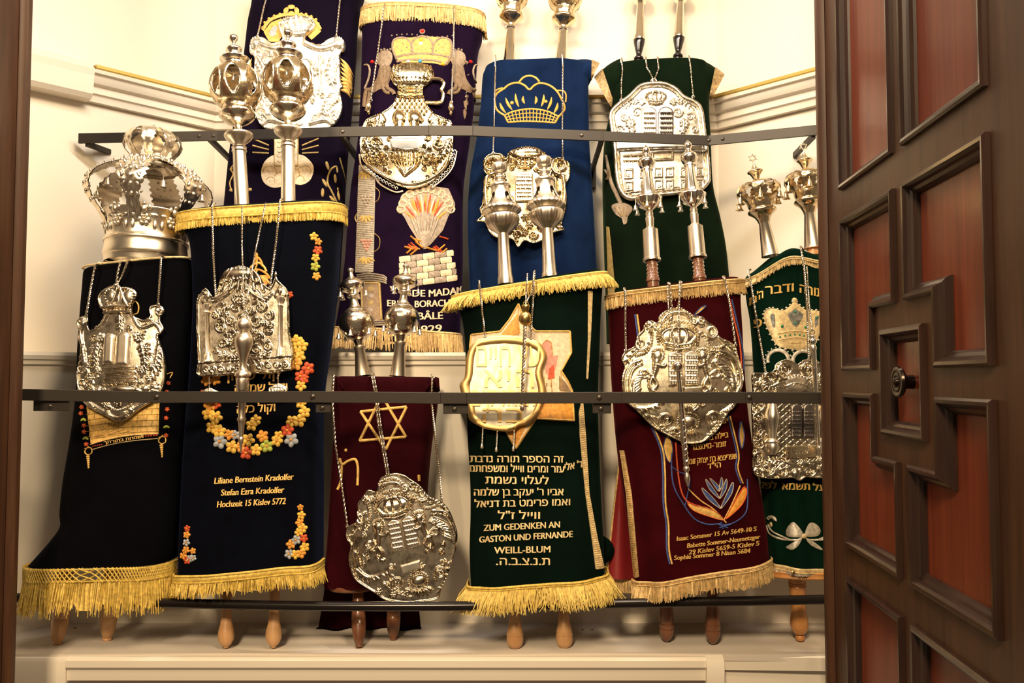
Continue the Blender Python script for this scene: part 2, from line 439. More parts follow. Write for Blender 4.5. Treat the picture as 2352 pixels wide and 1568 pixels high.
def sweep(path, prof, mb, m=0):
    """prof: (out, z) swept along an open plan path; out is towards the viewer's side of the wall"""
    P = [Vector((*p, 0)) for p in path]; rows = []
    for i, p in enumerate(P):
        ds = []
        if i > 0: ds.append((P[i]-P[i-1]).normalized())
        if i < len(P)-1: ds.append((P[i+1]-P[i]).normalized())
        ns = [Vector((d.y, -d.x, 0)) for d in ds]; n = sum(ns, Vector()); n.normalize(); n = n/max(.3, n.dot(ns[0]))
        rows.append([p+n*o+Vector((0, 0, z)) for o, z in prof])
    mb.grid(rows, False, m)
    for r in (rows[0], rows[-1]): mb.add(r, [tuple(range(len(r)))], m)
# cornice with a gilt strip
zc = 1.5+(.300+.0)*0+W(488, 300, 2.2).z-1.5      # its lower edge at the corner
prof = [(0, zc), (.016, zc), (.018, zc+.012), (.020, zc+.016), (.026, zc+.018), (.028, zc+.034), (.040, zc+.038), (.046, zc+.046), (.050, zc+.056), (.058, zc+.058), (.060, zc+.066), (0, zc+.066)]
wl = lambda t: (A[0]-t*.70711, A[1]-t*.70711)
wr = lambda t: (B[0]+t*.70711, B[1]-t*.70711)
tb = .325
mb = MB(); sweep([wl(tb), A, B, wr(.9)], prof, mb); structure(mb, 'trim_1', M['trim'], sharp=25)
mb = MB(); sweep([wl(tb-.004), A, B, wr(.9)], [(0, zc+.0665), (.058, zc+.0665), (.060, zc+.070), (.058, zc+.078), (.045, zc+.080), (0, zc+.080)], mb)
structure(mb, 'trim_2', M['gilt'], sharp=25)
mb = MB()
sweep([wl(.95), wl(tb+.10), wl(tb+.015), wl(tb)], [(0, zc-.002), (.040, zc-.002), (.050, zc+.008), (.056, zc+.050), (.060, zc+.066), (.034, zc+.084), (0, zc+.100)], mb)
structure(mb, 'trim_3', M['trim'], smooth=False)
# rear step: riser, tread and nosing
RP = [(-1.22, 1.435), (-.915, 1.74), (.66, 1.74), (.94, 1.46)]
mb = MB(); sweep(RP, [(0, ZF-.02), (0, ZL-.03), (-.02, ZL-.03), (-.02, ZF-.02)], mb); structure(mb, 'wall_step', M['wall'], smooth=False)
mb = MB(); sweep(RP, [(-.6, ZL-.006), (.004, ZL-.006), (.010, ZL-.003), (.012, ZL-.010), (.010, ZL-.018), (.006, ZL-.020), (.006, ZL-.028), (.0, ZL-.031), (-.6, ZL-.031)], mb)
structure(mb, 'trim_4', M['trim'], sharp=25)
mb = MB(); mb.add([(-1.22, 1.43, ZL-.003), (-.915, 1.735, ZL-.003), (.66, 1.735, ZL-.003), (.94, 1.455, ZL-.003), (1.24, 1.515, ZL-.003), (.555, 2.2, ZL-.003), (-.80, 2.2, ZL-.003), (-1.5, 1.5, ZL-.003)], [tuple(range(8))])
o = structure(mb, 'floor_step', M['baize'], smooth=False)
# lower shelf covered in pale cloth, a little wavy at its front edge
yf = 1.548; rows = []
for j in range(15):
    t = j/14; r = []
    for i in range(121):
        x = -1.35+i/120*2.45; y = lerp(yf+.004*sin(x*9), 1.80, t)
        z = ZF+(.0035*sin(x*7+1)+.002*sin(x*17))*max(0, 1-abs(t-.16)/.16)
        r.append((x, y, z))
    rows.append(r)
mb = MB(); mb.grid([[(p[0], p[1], ZF-.012) for p in rows[0]]]+rows, False); structure(mb, 'floor', M['baize'])
mb = MB(); mb.box((-1.35, yf+.01, ZF-.06), (1.1, 1.9, ZF-.009)); structure(mb, 'floor_board', M['trim'], smooth=False)
zb = ZF
xa = W(160, 1530, yf).x; xb = W(1618, 1530, yf).x; xc = W(1658, 1530, yf).x
prof = [(-.05, zb-.002), (.016, zb-.003), (.021, zb-.008), (.021, zb-.020), (.017, zb-.0245), (.015, zb-.026), (.015, zb-.029), (.013, zb-.046), (.0, zb-.050), (-.05, zb-.050)]
mb = MB(); sweep([(xa, yf+.006), (xb, yf+.006)], prof, mb); structure(mb, 'trim_5', M['trim'], sharp=25)
mb = MB(); sweep([(-1.35, yf+.006), (xa, yf+.006)], [(-.05, zb-.004), (.017, zb-.004), (.020, zb-.012), (.019, zb-.050), (-.05, zb-.050)], mb); structure(mb, 'trim_6', M['trim'], sharp=25)
mb = MB(); sweep([(xb, yf+.006), (xc, yf+.006)], [(-.012, zb-.002), (.010, zb-.0005), (.022, zb-.006), (.026, zb-.018), (.024, zb-.050), (-.05, zb-.050)], mb)
structure(mb, 'trim_7', M['trim'], sharp=25)
mb = MB(); sweep([(xc, yf+.006), (1.1, yf-.02)], [(-.012, zb-.004), (.004, zb-.003), (.006, zb-.006), (.004, zb-.030), (-.05, zb-.032)], mb); structure(mb, 'trim_8', M['trim'], sharp=25)
mb = MB(); mb.box((-1.35, yf+.012, ZF-.5), (1.1, yf+.05, ZF-.045)); structure(mb, 'wall_front', M['wall'], smooth=False)
# ---- small nail heads in the shelf cloth
def floorpt(px, py): d = ray(px, py); return EYE+d*((ZF-EYE.z)/d.z)
for (x, y) in [(172, 1442), (1338, 1446), (1360, 1446), (1348, 1478), (1371, 1477)]:
    p = floorpt(x, y); mb = MB(); mb.dome(p, (0, 0, 1), (1, 0, 0), .0028, .0028, .0015)
    tag(mb.build('nail_head', M['screw']), 'small dark nail head in the pale shelf cloth', 'nail', 'nail heads in the shelf cloth')
# ---------------------------------------------------------------- doors
def door(name, D0, dirv, nrm, full):
    dirv = Vector(dirv).normalized(); nrm = Vector(nrm).normalized(); ZC = W(2085, 877, 1.075).z
    P = lambda s, z, n: Vector((D0[0], D0[1], ZC))+dirv*s+nrm*n+Vector((0, 0, z))
    mirror = lambda poly: [(.647-s, z) for s, z in poly][::-1]
    L = [(.092, .024), (.2136, .024), (.2136, .112), (.30, .112), (.30, .251), (.092, .251)]
    R_ = [(.092, .313), (.30, .313), (.30, 1.15), (.092, 1.15)]
    up = [L, mirror(L), R_, mirror(R_)]
    polys = up+[[(s, -z) for s, z in p][::-1] for p in up]+[[(.2585, -.065), (.3885, -.065), (.3885, .065), (.2585, .065)]]
    V = []; E = []
    def ring(p):
        o = len(V); V.extend(Vector(q) for q in p); E.extend((o+i, o+(i+1) % len(p)) for i in range(len(p)))
    ring([(0, -1.35), (.647, -1.35), (.647, 1.35), (0, 1.35)])
    for p in polys: ring(p)
    r = geometry.delaunay_2d_cdt(V, E, [], 1, 1e-5)
    mb = MB(); fs = []
    for f in r[2]:
        c = sum((r[0][i] for i in f), Vector((0, 0)))/len(f)
        if not any(inpoly(p, np.array([c.x]), np.array([c.y]))[0] for p in polys): fs.append(tuple(f))
    mb.add([P(v.x, v.y, 0) for v in r[0]], fs)
    for p in polys:
        n = len(p); mb.add([P(s, z, 0) for s, z in p]+[P(s, z, -.014) for s, z in p], [(i, (i+1) % n, (i+1) % n+n, i+n) for i in range(n)])
    c = [(0, -1.35), (.647, -1.35), (.647, 1.35), (0, 1.35)]
    mb.add([P(s, z, 0) for s, z in c]+[P(s, z, -.042) for s, z in c], [(i, (i+1) % 4, (i+1) % 4+4, i+4) for i in range(4)]+[(4, 5, 6, 7)])
    root = structure(mb, name, M['dwood'], smooth=False)
    # rounded lip along the far edge
    mb = MB(); pr = [(-.002, -.04), (-.010, -.036), (-.012, 0), (-.011, .008), (-.006, .013), (.004, .013), (.008, .009), (.010, .001)]
    mb.grid([[P(s, z, n) for s, n in pr] for z in (-1.35, 1.35)]); mb.build('edge_lip', M['dwood'], root)
    for k, p in enumerate(polys):
        mb = MB(); mb.add([P(s, z, -.011) for s, z in p], [tuple(range(len(p)))])
        pn = mb.build('door_panel', M['redwood'], root, smooth=False)
        rows = []; n = len(p); sg = 1 if sum(p[i][0]*p[(i+1) % n][1]-p[(i+1) % n][0]*p[i][1] for i in range(n)) > 0 else -1
        for d, h in [(-.007, -.001), (-.007, .005), (-.004, .0075), (0, .007), (.003, .003), (.005, -.001), (.009, -.003), (.012, -.007), (.013, -.012)]:
            row = []
            for i in range(n):
                a, b, c = Vector(p[i-1]), Vector(p[i]), Vector(p[(i+1) % n])
                n1 = Vector((-(b-a).y, (b-a).x)).normalized()*sg; n2 = Vector((-(c-b).y, (c-b).x)).normalized()*sg
                q = (n1+n2); q = q/q.dot(n1); v = b+q*d; row.append(P(v.x, v.y, h))
            rows.append(row)
        mb = MB(); mb.grid(rows, True); mb.build('panel_moulding', M['mould'], pn, smooth=False)
    mb = MB(); mb.lathe([(-.012, .009), (-.002, .009), (.002, .011), (.004, .0185), (.007, .0205), (.010, .0195), (.0105, .016), (.0095, .0135), (.0105, .012), (.0105, .009), (.0095, .007), (.013, .0055), (.0145, .0)], P(.3235, 0, 0), nrm, 40)
    mb.build('door_knob', M['knob'], root)
    return root
door('door_1', (W(1905, 870, 1.4).x, 1.4), (-.0808, -.9967, 0), (-.9967, .0808, 0), True)
door('door_2', (W(30, 870, 1.40).x, 1.40), (-.05, -.9987, 0), (.9987, -.05, 0), True)
# ---------------------------------------------------------------- guard rails
def bar(mb, a, b, h, th):
    a, b = Vector(a), Vector(b); t = (b-a); t.z = 0; t.normalize(); n = Vector((t.y, -t.x, 0))
    d = b-a; obox(mb, (a+b)/2, d/2, n*th/2, Vector((0, 0, h/2)))
def screwhead(p, parent):
    mb = MB(); mb.dome(p, (0, -1, 0), (1, 0, 0), .0048, .0048, .0018, 0, 14, 3)
    obox(mb, Vector(p)+Vector((0, -.0017, 0)), (.0035, 0, .0012), (0, .0004, 0), (-.0003, 0, .0006)); mb.build('screw', M['screw'], parent)
def rail(name, label, pts, h, screws, brackets):
    root = thing(name, label, 'rail', pts[0], None)
    for a, b in zip(pts[:-1], pts[1:]):
        mb = MB(); bar(mb, a, b, h, .006); mb.build('bar', M['rail'], root, smooth=False, bevel=.0007)
    P = np.array([tuple(p) for p in pts])
    def at(px):
        xs = [CX+F*p[0]/p[1] for p in P]; i = max(0, min(len(xs)-2, int(np.searchsorted(xs, px))-1)); t = (px-xs[i])/(xs[i+1]-xs[i])
        a, b = P[i], P[i+1]; return Vector(a+(b-a)*t)
    for x in screws: screwhead(at(x)+Vector((0, -.0034, 0)), root)
    for f in brackets: f(root, at)
    fix(root); return root
PU = [W(181, 318, 1.935), W(500, 312, 1.935), W(781, 303, 1.915), W(985, 300, 1.905), W(1086, 301, 1.905), W(1386, 313, 1.935), W(1628, 323, 1.955), W(1905, 296, 1.87)]
zr = sum(p.z for p in PU)/len(PU)
def wallbr(px, wx, drop=.012):
    def f(root, at):
        a = at(px); side = wl if wx < 900 else wr
        best = min((abs(CX+F*side(k/500)[0]/side(k/500)[1]-wx), k/500) for k in range(480))[1]
        q = Vector((*side(best), a.z-drop)); a = a+Vector((0, .004, -drop))
        mb = MB(); bar(mb, a, q, .012, .010); mb.build('bracket', M['rail'], root, smooth=False)
    return f
def backbr(px, dx, plate=None):
    def f(root, at):
        a = at(px)+Vector((0, .004, -.004)); q = Vector((a.x+dx, 2.199, a.z-.015)); mb = MB(); bar(mb, a, q, .012, .010)
        mb.box((q.x-.01, 2.185, q.z-.045), (q.x+.01, 2.1995, q.z+.02)); mb.build('bracket', M['rail'], root, smooth=False)
    return f
rail('guard_rail', 'upper flat dark metal rail in front of the back row of scrolls', PU, .0235, [449, 482, 783, 1337, 1634, 1667],
     [wallbr(186, 240), wallbr(1880, 1832), backbr(470, -.004), backbr(777, .008), backbr(1386, 0)])
PM = [W(8, 905, 1.47), W(350, 912, 1.488), W(715, 911, 1.497), W(1012, 914, 1.500), W(1072, 914, 1.500), W(1428, 913, 1.497), W(1712, 913, 1.490), W(1905, 914, 1.482)]
def stepbr(px, x0, x1):
    def f(root, at):
        a = at(px); z1 = a.z-.003; z0 = a.z-.0285; xa = a.x+(x0-px)*1.5/F; xb = a.x+(x1-px)*1.5/F
        mb = MB(); mb.box((xa, a.y+.0035, z0), (xb, a.y+.010, z1)); cx = (xa+xb)/2
        if px == 1046: mb.box((cx-.010, a.y+.010, z0+.004), (cx+.010, 1.745, z0+.012))
        b = mb.build('bracket', M['rail'], root, smooth=False, bevel=.001); screwhead(Vector((cx-.002, a.y+.003, (z0+a.z-.012)/2)), b)
    return f
rail('guard_rail', 'middle flat dark metal rail in front of the lower scrolls', PM, .0205, [20, 362, 720, 1376, 1720],
     [stepbr(115, 76, 156), stepbr(742, 725, 760), stepbr(1046, 1018, 1075), stepbr(1388, 1362, 1404)])
mb = MB(); pts = catmull([tuple(p) for p in [W(-40, 1369, 1.565), W(300, 1382, 1.55), W(700, 1391, 1.537), W(1100, 1391, 1.535), W(1500, 1384, 1.54), W(1912, 1376, 1.55)]], 8)
mb.tube(pts, .0088, 16); tag(mb.build('guard_rod', M['rod']), 'round black rod in front of the wooden handles near the shelf', 'rail')
# ---------------------------------------------------------------- velvet mantles
def sgnpow(v, e): return math.copysign(abs(v)**e, v)
class Mantle:
    """rows from the shoulder to the hem: (x_left, y_left, x_right, y_right) of the outline in the photo;
    lean = depth at image height 0 and at 1500; dp = half thickness top, bottom"""
    NA = 120
    def __init__(s, rows, lean, dp, fold=.004, seed=1, e=.62, nfold=5, round_top=.012, flare=0.0, hump=None):
        R = catmull(rows, 10); s.R = R; s.lean = lean; s.dp = dp; s.e = e; rnd = random.Random(seed)
        s.ph = [(rnd.randint(2, nfold+3), rnd.uniform(0, 6.28), rnd.uniform(.5, 1)) for _ in range(4)]
        s.ph2 = [(rnd.uniform(3, 9), rnd.uniform(0, 6.28)) for _ in range(3)]
        s.rt = round_top; s.hump = hump; s.fold = fold; s.flare = flare; s.n = len(R)
        rt = round_top; K = 4
        # rounded shoulder: shrink outwards offset and lift
        ring = []
        for k in range(K+1):
            a = k/K*pi/2
            ring.append([s.p(b, 0.0, -rt*(1-sin(a)), zoff=rt*(cos(a))) for b in s.angs()])
        for i in range(1, s.n): ring.append([s.p(b, i/(s.n-1)) for b in s.angs()])
        inner = [[s.p(b, 1.0, -.003, zoff=.0) for b in s.angs()], [s.p(b, .95, -.008) for b in s.angs()]]
        s.rings = ring
        mb = MB(); mb.grid(ring+inner, True); c = sum((Vector(q) for q in ring[0]), Vector())/s.NA
        o = len(mb.v); mb.v.append(tuple(c))
        for k in range(s.NA): mb.f.append((o, (k+1) % s.NA, k)); mb.m.append(0)
        s.mb = mb; s.S = Surf(mb.v, mb.f); s.S.near = s.Y(800)
    def angs(s): return [2*pi*k/s.NA for k in range(s.NA)]
    def Y(s, y): return lerp(s.lean[0], s.lean[1], y/1500)
    def topz(s, x, y=None):
        """height of the closed top under a world point x"""
        xl, yl, xr, yr = s.R[0]; Y = s.Y((yl+yr)/2); a = W(xl, yl, Y); b = W(xr, yr, Y); u = (x-a.x)/(b.x-a.x)
        z = a.z+(b.z-a.z)*u+s.rt
        if s.hump: z += s.hump[0]*math.exp(-((u*2-1-s.hump[1])/s.hump[2])**2)
        return z
    def row(s, t):
        f = t*(s.n-1); i = min(int(f), s.n-2); return s.R[i]+(s.R[i+1]-s.R[i])*(f-i)
    def p(s, a, t, off=0.0, zoff=0.0):
        xl, yl, xr, yr = s.row(t); Y = s.Y((yl+yr)/2); dp = lerp(s.dp[0], s.dp[1], t)
        L = W(xl, yl, Y); R = W(xr, yr, Y)
        c = cos(a); sn = sin(a); u = sgnpow(c, s.e); v = sgnpow(sn, s.e)
        P = L+(R-L)*((u+1)/2); P.y -= dp*v
        amp = s.fold*(.35+1.25*t)
        d = sum(w*sin(k*a+f+t*1.3) for k, f, w in s.ph)*amp*.6+sum(sin(t*k+f+2*a) for k, f in s.ph2)*amp*.22
        d += off+s.flare*max(0, t-.75)*4*max(0, sn)
        P.y -= d*v; P.x += d*u*.25+off*u*.75
        P.z += zoff
        if s.hump: P.z += s.hump[0]*math.exp(-((u-s.hump[1])/s.hump[2])**2)*max(0, 1-t*9)
        return P
    def front(s, t, off=0.0, n=60, a0=pi*.02, a1=pi*.98, zoff=0): return [s.p(a1+(a0-a1)*i/(n-1), t, off, zoff) for i in range(n)]
def fringe(Mt, t, a0, a1, length, n, head, mats, parent, name='fringe', off=.004, jit=.15, fluff=0.0, w=.0011, twist=0.0, slant=0.0, zoff=0.0, seed=3, net=False):
    """hanging cords below a woven heading; mats = cords, heading"""
    rnd = random.Random(seed); mb = MB()
    m = 150; rows = []
    for h, o in [(0, .0012), (.004, .003), (head*.5, .0042), (head-.004, .003), (head, .0015)] if head > .006 else [(0, .001), (head*.5, .003), (head, .001)]:
        rows.append([Mt.p(a1+(a0-a1)*i/m, t, off+o, zoff-h) for i in range(m+1)])
    if net:                                                # open knotted heading: crossing cords
        N = 70
        for q in (0, 1):
            for k in range(-2, N):
                P = []
                for i in range(7):
                    fr = (k+(i/6*2.4 if q else 2.4-i/6*2.4))/N
                    if 0 <= fr <= 1: P.append(Mt.p(a1+(a0-a1)*fr, t, off+.003+.0006*q, zoff-head*i/6))
                if len(P) > 2: mb.tube(P, .0013, 4, 1, caps=False)
    else: mb.grid(rows, False, 1)
    if head > .006:                                        # two corded edges on the heading
        for h in (.0025, head-.002):
            P = [Mt.p(a1+(a0-a1)*i/m, t, off+.003, zoff-h) for i in range(m+1)]; mb.tube(P, .0016, 6, 1)
    bk = []; ww = [rnd.uniform(.62, .92) for _ in range(m+1)]   # dense cords behind the loose ones
    for h in (.0, .5, 1.0): bk.append([Mt.p(a1+(a0-a1)*i/m, t, off-.0008+.05*length*h+.0012*sin(i*2.3)*h, zoff-head*.9-length*h*ww[i]) for i in range(m+1)])
    mb.grid(bk, False, 0); mb.grid([[p+Vector((0, .0012, 0)) for p in r] for r in bk], False, 0, True)
    grp = 0.0
    for k in range(n):
        f = (k+.5)/n; a = a1+(a0-a1)*f
        if k % 9 == 0: grp = rnd.uniform(-1, 1)
        L = length*(1+rnd.uniform(-jit, jit*.5))
        p0 = Mt.p(a, t, off+rnd.uniform(.0, .003), zoff-head*.85); outw = Mt.p(a, t, off+.02, zoff)-Mt.p(a, t, off, zoff)
        outw = outw.normalized() if outw.length > 0 else Vector((0, -1, 0))
        side = Vector((1, 0, 0))
        dx = slant*L+grp*.06*L+rnd.gauss(0, .05+fluff)*L; do = rnd.uniform(0, .10+fluff*1.6)*L
        pts = [p0, p0+outw*do*.6+side*dx*.4+Vector((0, 0, -L*.5)), p0+outw*do+side*dx+Vector((0, 0, -L))]
        if fluff > .1: pts[1] += outw*.003
        mb.tube(pts, [w, w*1.05, w*.55], 4, 0, caps=False)
    return mb.build(name, mats, parent)
def cordline(Mt, t, a0, a1, r, mat, parent, name, off=.002, zoff=0, m=150, wob=0):
    mb = MB(); mb.tube([Mt.p(a1+(a0-a1)*i/m, t, off, zoff+wob*sin(i*1.9)) for i in range(m+1)], r, 6); return mb.build(name, mat, parent)
def floorY(px, py):
    d = ray(px, py); return (ZF-EYE.z)/d.z*d.y
def turned(mb, p0, p1, prof, n=24):
    """prof: (fraction of the way from p0 to p1, radius in metres)"""
    ax = Vector(p1)-Vector(p0); L = ax.length
    mb.lathe([(f*L, r) for f, r in prof], p0, ax, n)
def roller(root, bx, by, tx, ty, Mt, prof, mat, off=.016):
    """lower wooden handle, from the shelf up into the mantle"""
    Y0 = floorY(bx, by)+off; p0 = W(bx, by, Y0); p0.z = ZF+.0006; p1 = W(tx, ty, Mt.Y((Mt.R[-1][1]+Mt.R[-1][3])/2-60)+.005)
    mb = MB(); turned(mb, p0, p1, prof); return mb.build('roller_handle', mat, root)
PEAR = [(0, .0), (0, .0035), (.02, .0055), (.03, .0085), (.05, .0105), (.09, .0140), (.14, .0152), (.19, .0145), (.27, .0110), (.36, .0092), (.5, .0088), (.8, .0105), (1, .012)]
PEAR2 = [(0, .0), (.004, .006), (.025, .0115), (.06, .0148), (.10, .0158), (.135, .0160), (.14, .0150), (.15, .0160), (.175, .0158), (.18, .0148), (.20, .0150), (.29, .0115), (.38, .0096), (.5, .0092), (.8, .0105), (1, .012)]
BULLET = [(0, .0), (.008, .0035), (.035, .0085), (.08, .0122), (.12, .0142), (.155, .0146), (.158, .0134), (.172, .0146), (.215, .0146), (.218, .0134), (.232, .0142), (.34, .0128), (.45, .0115), (.6, .0108), (.8, .0108), (1, .012)]
CONE = [(0, .0), (0, .0075), (.02, .0095), (.035, .0080), (.05, .0095), (.10, .0125), (.22, .0150), (.28, .0156), (.295, .0145), (.31, .0156), (.42, .0158), (.6, .0155), (.8, .0145), (1, .014)]
BALLFOOT = [(0, .0), (.0, .0035), (.02, .0075), (.055, .0088), (.085, .0075), (.10, .005), (.12, .0100), (.17, .0145), (.25, .0172), (.33, .0165), (.45, .0140), (.55, .0132), (.7, .0150), (.8, .0155), (.83, .0165), (.85, .0152), (.87, .0165), (.89, .0152), (.91, .0165), (1, .017)]
SPINDLE = [(0, .0), (0, .0055), (.015, .0075), (.03, .0060), (.045, .008), (.12, .0115), (.24, .0135), (.30, .0136), (.31, .0126), (.33, .0136), (.45, .0122), (.6, .0105), (.8, .0105), (1, .012)]
LEAN = (1.755, 1.565)          # depth of the lower scrolls at image y = 0 and 1500
SC = {}
def scroll(key, label, rows, mat, lean=LEAN, dp=(.056, .066), **k):
    Mt = Mantle(rows, lean, dp, **k)
    r = Mt.R[-1]; base = W((r[0]+r[2])/2, (r[1]+r[3])/2, Mt.Y((r[1]+r[3])/2))
    if key[0] == 'L': base.z = ZF
    root = thing('torah_scroll', label, 'scroll', base)
    Mt.root = root; Mt.m = Mt.mb.build('mantle', mat, root, sharp=80); SC[key] = Mt; return Mt
# ---- front row
m = scroll('L1', 'torah scroll in a black velvet mantle, beneath the big silver crown at far left',
    [(203, 632, 444, 608), (201, 662, 444, 640), (196, 720, 442, 700), (190, 810, 437, 800), (187, 900, 430, 900), (175, 1000, 423, 1000), (159, 1100, 416, 1100), (153, 1170, 412, 1180), (155, 1202, 409, 1212), (134, 1234, 407, 1240), (108, 1264, 405, 1264), (84, 1290, 400, 1283)],
    M['v_black'], seed=3, fold=.004)
cordline(m, 0, 0, pi, .0022, M['goldl'], m.m, 'edge_cord', off=.001, zoff=.011)
fringe(m, .99, .0, pi+.25, .062, 380, .026, [M['fr_yellow'], M['fr_yellow']], m.m, seed=5, jit=.22, slant=-.06, w=.0012, net=True)
roller(m.root, 131, 1484, 158, 1270, m, CONE, M['light_wood'], off=.010); roller(m.root, 246, 1474, 262, 1270, m, CONE, M['light_wood'], off=.010)
m = scroll('L2', 'torah scroll in a navy mantle with yellow flower garland and looped yellow fringe',
    [(421, 506, 788, 482), (430, 530, 786, 508), (444, 560, 780, 540), (450, 620, 776, 620), (452, 700, 770, 700), (448, 800, 758, 800), (442, 900, 744, 900), (434, 1000, 740, 1000), (428, 1120, 740, 1120), (424, 1220, 740, 1200), (421, 1312, 740, 1284)],
    M['v_navy'], seed=9, fold=.0055, dp=(.060, .066), round_top=.016)
fringe(m, .02, -.2, pi+.05, .018, 420, .024, [M['fr_yellow'], M['fr_yellow']], m.m, seed=2, off=.003, jit=.12, w=.0013, zoff=.012)
fringe(m, .99, .0, pi+.0, .026, 400, .016, [M['fr_yellow'], M['fr_yellow']], m.m, seed=4, off=.004, jit=.25, fluff=.08, w=.0012)
roller(m.root, 519, 1495, 521, 1280, m, PEAR, M['light_wood']); roller(m.root, 628, 1494, 632, 1280, m, PEAR, M['light_wood'])
m = scroll('L3', 'short torah scroll in a maroon mantle with a gold six-pointed star',
    [(764, 884, 1006, 886), (764, 905, 1006, 908), (768, 940, 1002, 950), (768, 1000, 991, 1020), (764, 1060, 984, 1080), (760, 1140, 978, 1160), (755, 1230, 973, 1230), (750, 1290, 966, 1290), (746, 1338, 956, 1332)],
    M['v_maroon'], seed=12, fold=.006, nfold=7, lean=(1.742, 1.628), dp=(.050, .058), round_top=.018)
m.back = True
roller(m.root, 825, 1492, 821, 1290, m, SPINDLE, M['mid_wood'], off=.012); roller(m.root, 903, 1474, 906, 1290, m, SPINDLE, M['mid_wood'], off=.012)
mb = MB(); p = W(806, 1350, 1.622); mb.lathe([(-.005, 0), (-.005, .037), (-.003, .040), (.003, .040), (.005, .037), (.005, 0)], p, (0, .12, 1), 40); mb.build('roller_disc', M['mid_wood'], m.root)
rows = []                                                   # the longer back of the mantle, down to the shelf
for i in range(16):
    t = i/15; y = lerp(1290, 1452, t); xl = lerp(752, 729, t**1.3); xr = lerp(952, 967, t); Yb = lerp(1.700, 1.706, t)
    rows.append([W(lerp(xl, xr, u/60), y, Yb+.006*sin(u*.33+t)*(.5+t)+.010*(abs(u-30)/30)**2*-1) for u in range(61)])
zm = min(p.z for p in rows[-1])
mb = MB(); mb.grid(rows); mb.grid([[p+Vector((0, .004, 0)) for p in r] for r in rows], flip=True); bk = mb.build('mantle_back', M['v_maroon'], m.root)
mb = MB(); P = [p+Vector((0, -.003, -.004)) for p in rows[-1]]
mb.tube(P, .0055, 8)
rnd = random.Random(4)
for k in range(420):
    q = P[rnd.randrange(len(P)-1)].lerp(P[rnd.randrange(len(P))], 0); mb.tube([q, q+Vector((rnd.gauss(0, .004), rnd.uniform(-.008, .002), -rnd.uniform(.003, .012)))], [.0008, .0004], 3, caps=False)
for v in range(len(mb.v)):
    if mb.v[v][2] < ZF+.001: mb.v[v] = (mb.v[v][0], mb.v[v][1], ZF+.001)
mb.build('fringe', M['fr_brown'], bk)
m = scroll('L4', 'torah scroll in a dark green mantle with thick bright yellow fringes',
    [(1046, 690, 1386, 634), (1056, 716, 1382, 668), (1066, 760, 1379, 720), (1070, 820, 1377, 800), (1071, 900, 1374, 900), (1074, 1000, 1376, 1000), (1080, 1100, 1380, 1100), (1081, 1180, 1384, 1180), (1079, 1260, 1388, 1250), (1082, 1338, 1390, 1308)],
    M['v_dgreen'], seed=21, fold=.0035, dp=(.058, .066), round_top=.012)
fringe(m, .015, -.15, pi+.15, .024, 1300, .007, [M['fr_bright'], M['fr_bright']], m.m, seed=7, off=.005, jit=.3, fluff=.22, w=.0011, zoff=.010)
fringe(m, .99, -.15, pi+.15, .041, 1000, .008, [M['fr_bright'], M['fr_yellow']], m.m, seed=8, off=.004, jit=.2, fluff=.16, w=.0011)
roller(m.root, 1183, 1497, 1182, 1290, m, PEAR2, M['light_wood']); roller(m.root, 1297, 1496, 1292, 1290, m, PEAR2, M['light_wood'])
m = scroll('L5', 'torah scroll in a crimson mantle with the round silver shield',
    [(1396, 686, 1696, 650), (1399, 720, 1695, 690), (1402, 790, 1699, 760), (1405, 860, 1703, 840), (1410, 940, 1710, 930), (1416, 1010, 1720, 1010), (1424, 1080, 1731, 1080), (1436, 1160, 1743, 1150), (1448, 1240, 1752, 1215), (1458, 1328, 1757, 1276)],
    M['v_red'], seed=33, fold=.0035, dp=(.064, .068), round_top=.010)
fringe(m, .012, .0, pi+.0, .022, 330, .010, [M['fr_gold'], M['fr_gold']], m.m, seed=11, off=.003, jit=.16, w=.0013, slant=.12, zoff=.008)
fringe(m, .99, .05, pi-.05, .029, 380, .010, [M['fr_gold'], M['fr_gold']], m.m, seed=12, off=.003, jit=.14, w=.0013)
roller(m.root, 1531, 1478, 1530, 1270, m, BULLET, M['mid_wood'], off=.010); roller(m.root, 1637, 1484, 1638, 1270, m, BULLET, M['mid_wood'], off=.010)
# its slit side: the hanging back half with a lining
rows = []
for i in range(14):
    t = i/13; y = lerp(1020, 1330, t); xl = lerp(1430, 1393, t**.8); xr = lerp(1436, 1475, t); Y = m.Y(y)
    rows.append([W(lerp(xl, xr, u/10), y, Y+.05-.012*sin(u*.5)) for u in range(11)])
mb = MB(); mb.grid(rows); mb.grid([[p+Vector((0, .004, 0)) for p in r] for r in rows], flip=True); bk = mb.build('mantle_back', M['lining'], m.root)
mb = MB(); mb.tube([r[0]+Vector((0, -.002, 0)) for r in rows], .0022, 6); mb.build('edge_trim', M['fr_gold'], bk)
mb = MB()
for k in range(90):
    q = rows[-1][0].lerp(rows[-1][-1], k/90); mb.tube([q, q+Vector((random.gauss(0, .003), -.003, -.026))], [.0013, .0008], 4, caps=False)
mb.build('fringe', M['fr_gold'], bk)
m = scroll('L6', 'torah scroll in an emerald mantle, half hidden by the open door',
    [(1714, 650, 1985, 592), (1719, 690, 1987, 650), (1728, 740, 1990, 740), (1736, 840, 1985, 840), (1741, 940, 1980, 940), (1747, 1040, 1975, 1040), (1756, 1130, 1972, 1130), (1763, 1220, 1970, 1220), (1767, 1290, 1968, 1302)],
    M['v_emerald'], seed=41, fold=.003, lean=(1.74, 1.60), dp=(.052, .060), round_top=.016, hump=(.034, -.40, .42))
mb = MB(); p = W(1850, 1312, m.Y(1312)); R = (1968-1757)/2*p.y/F*1.03
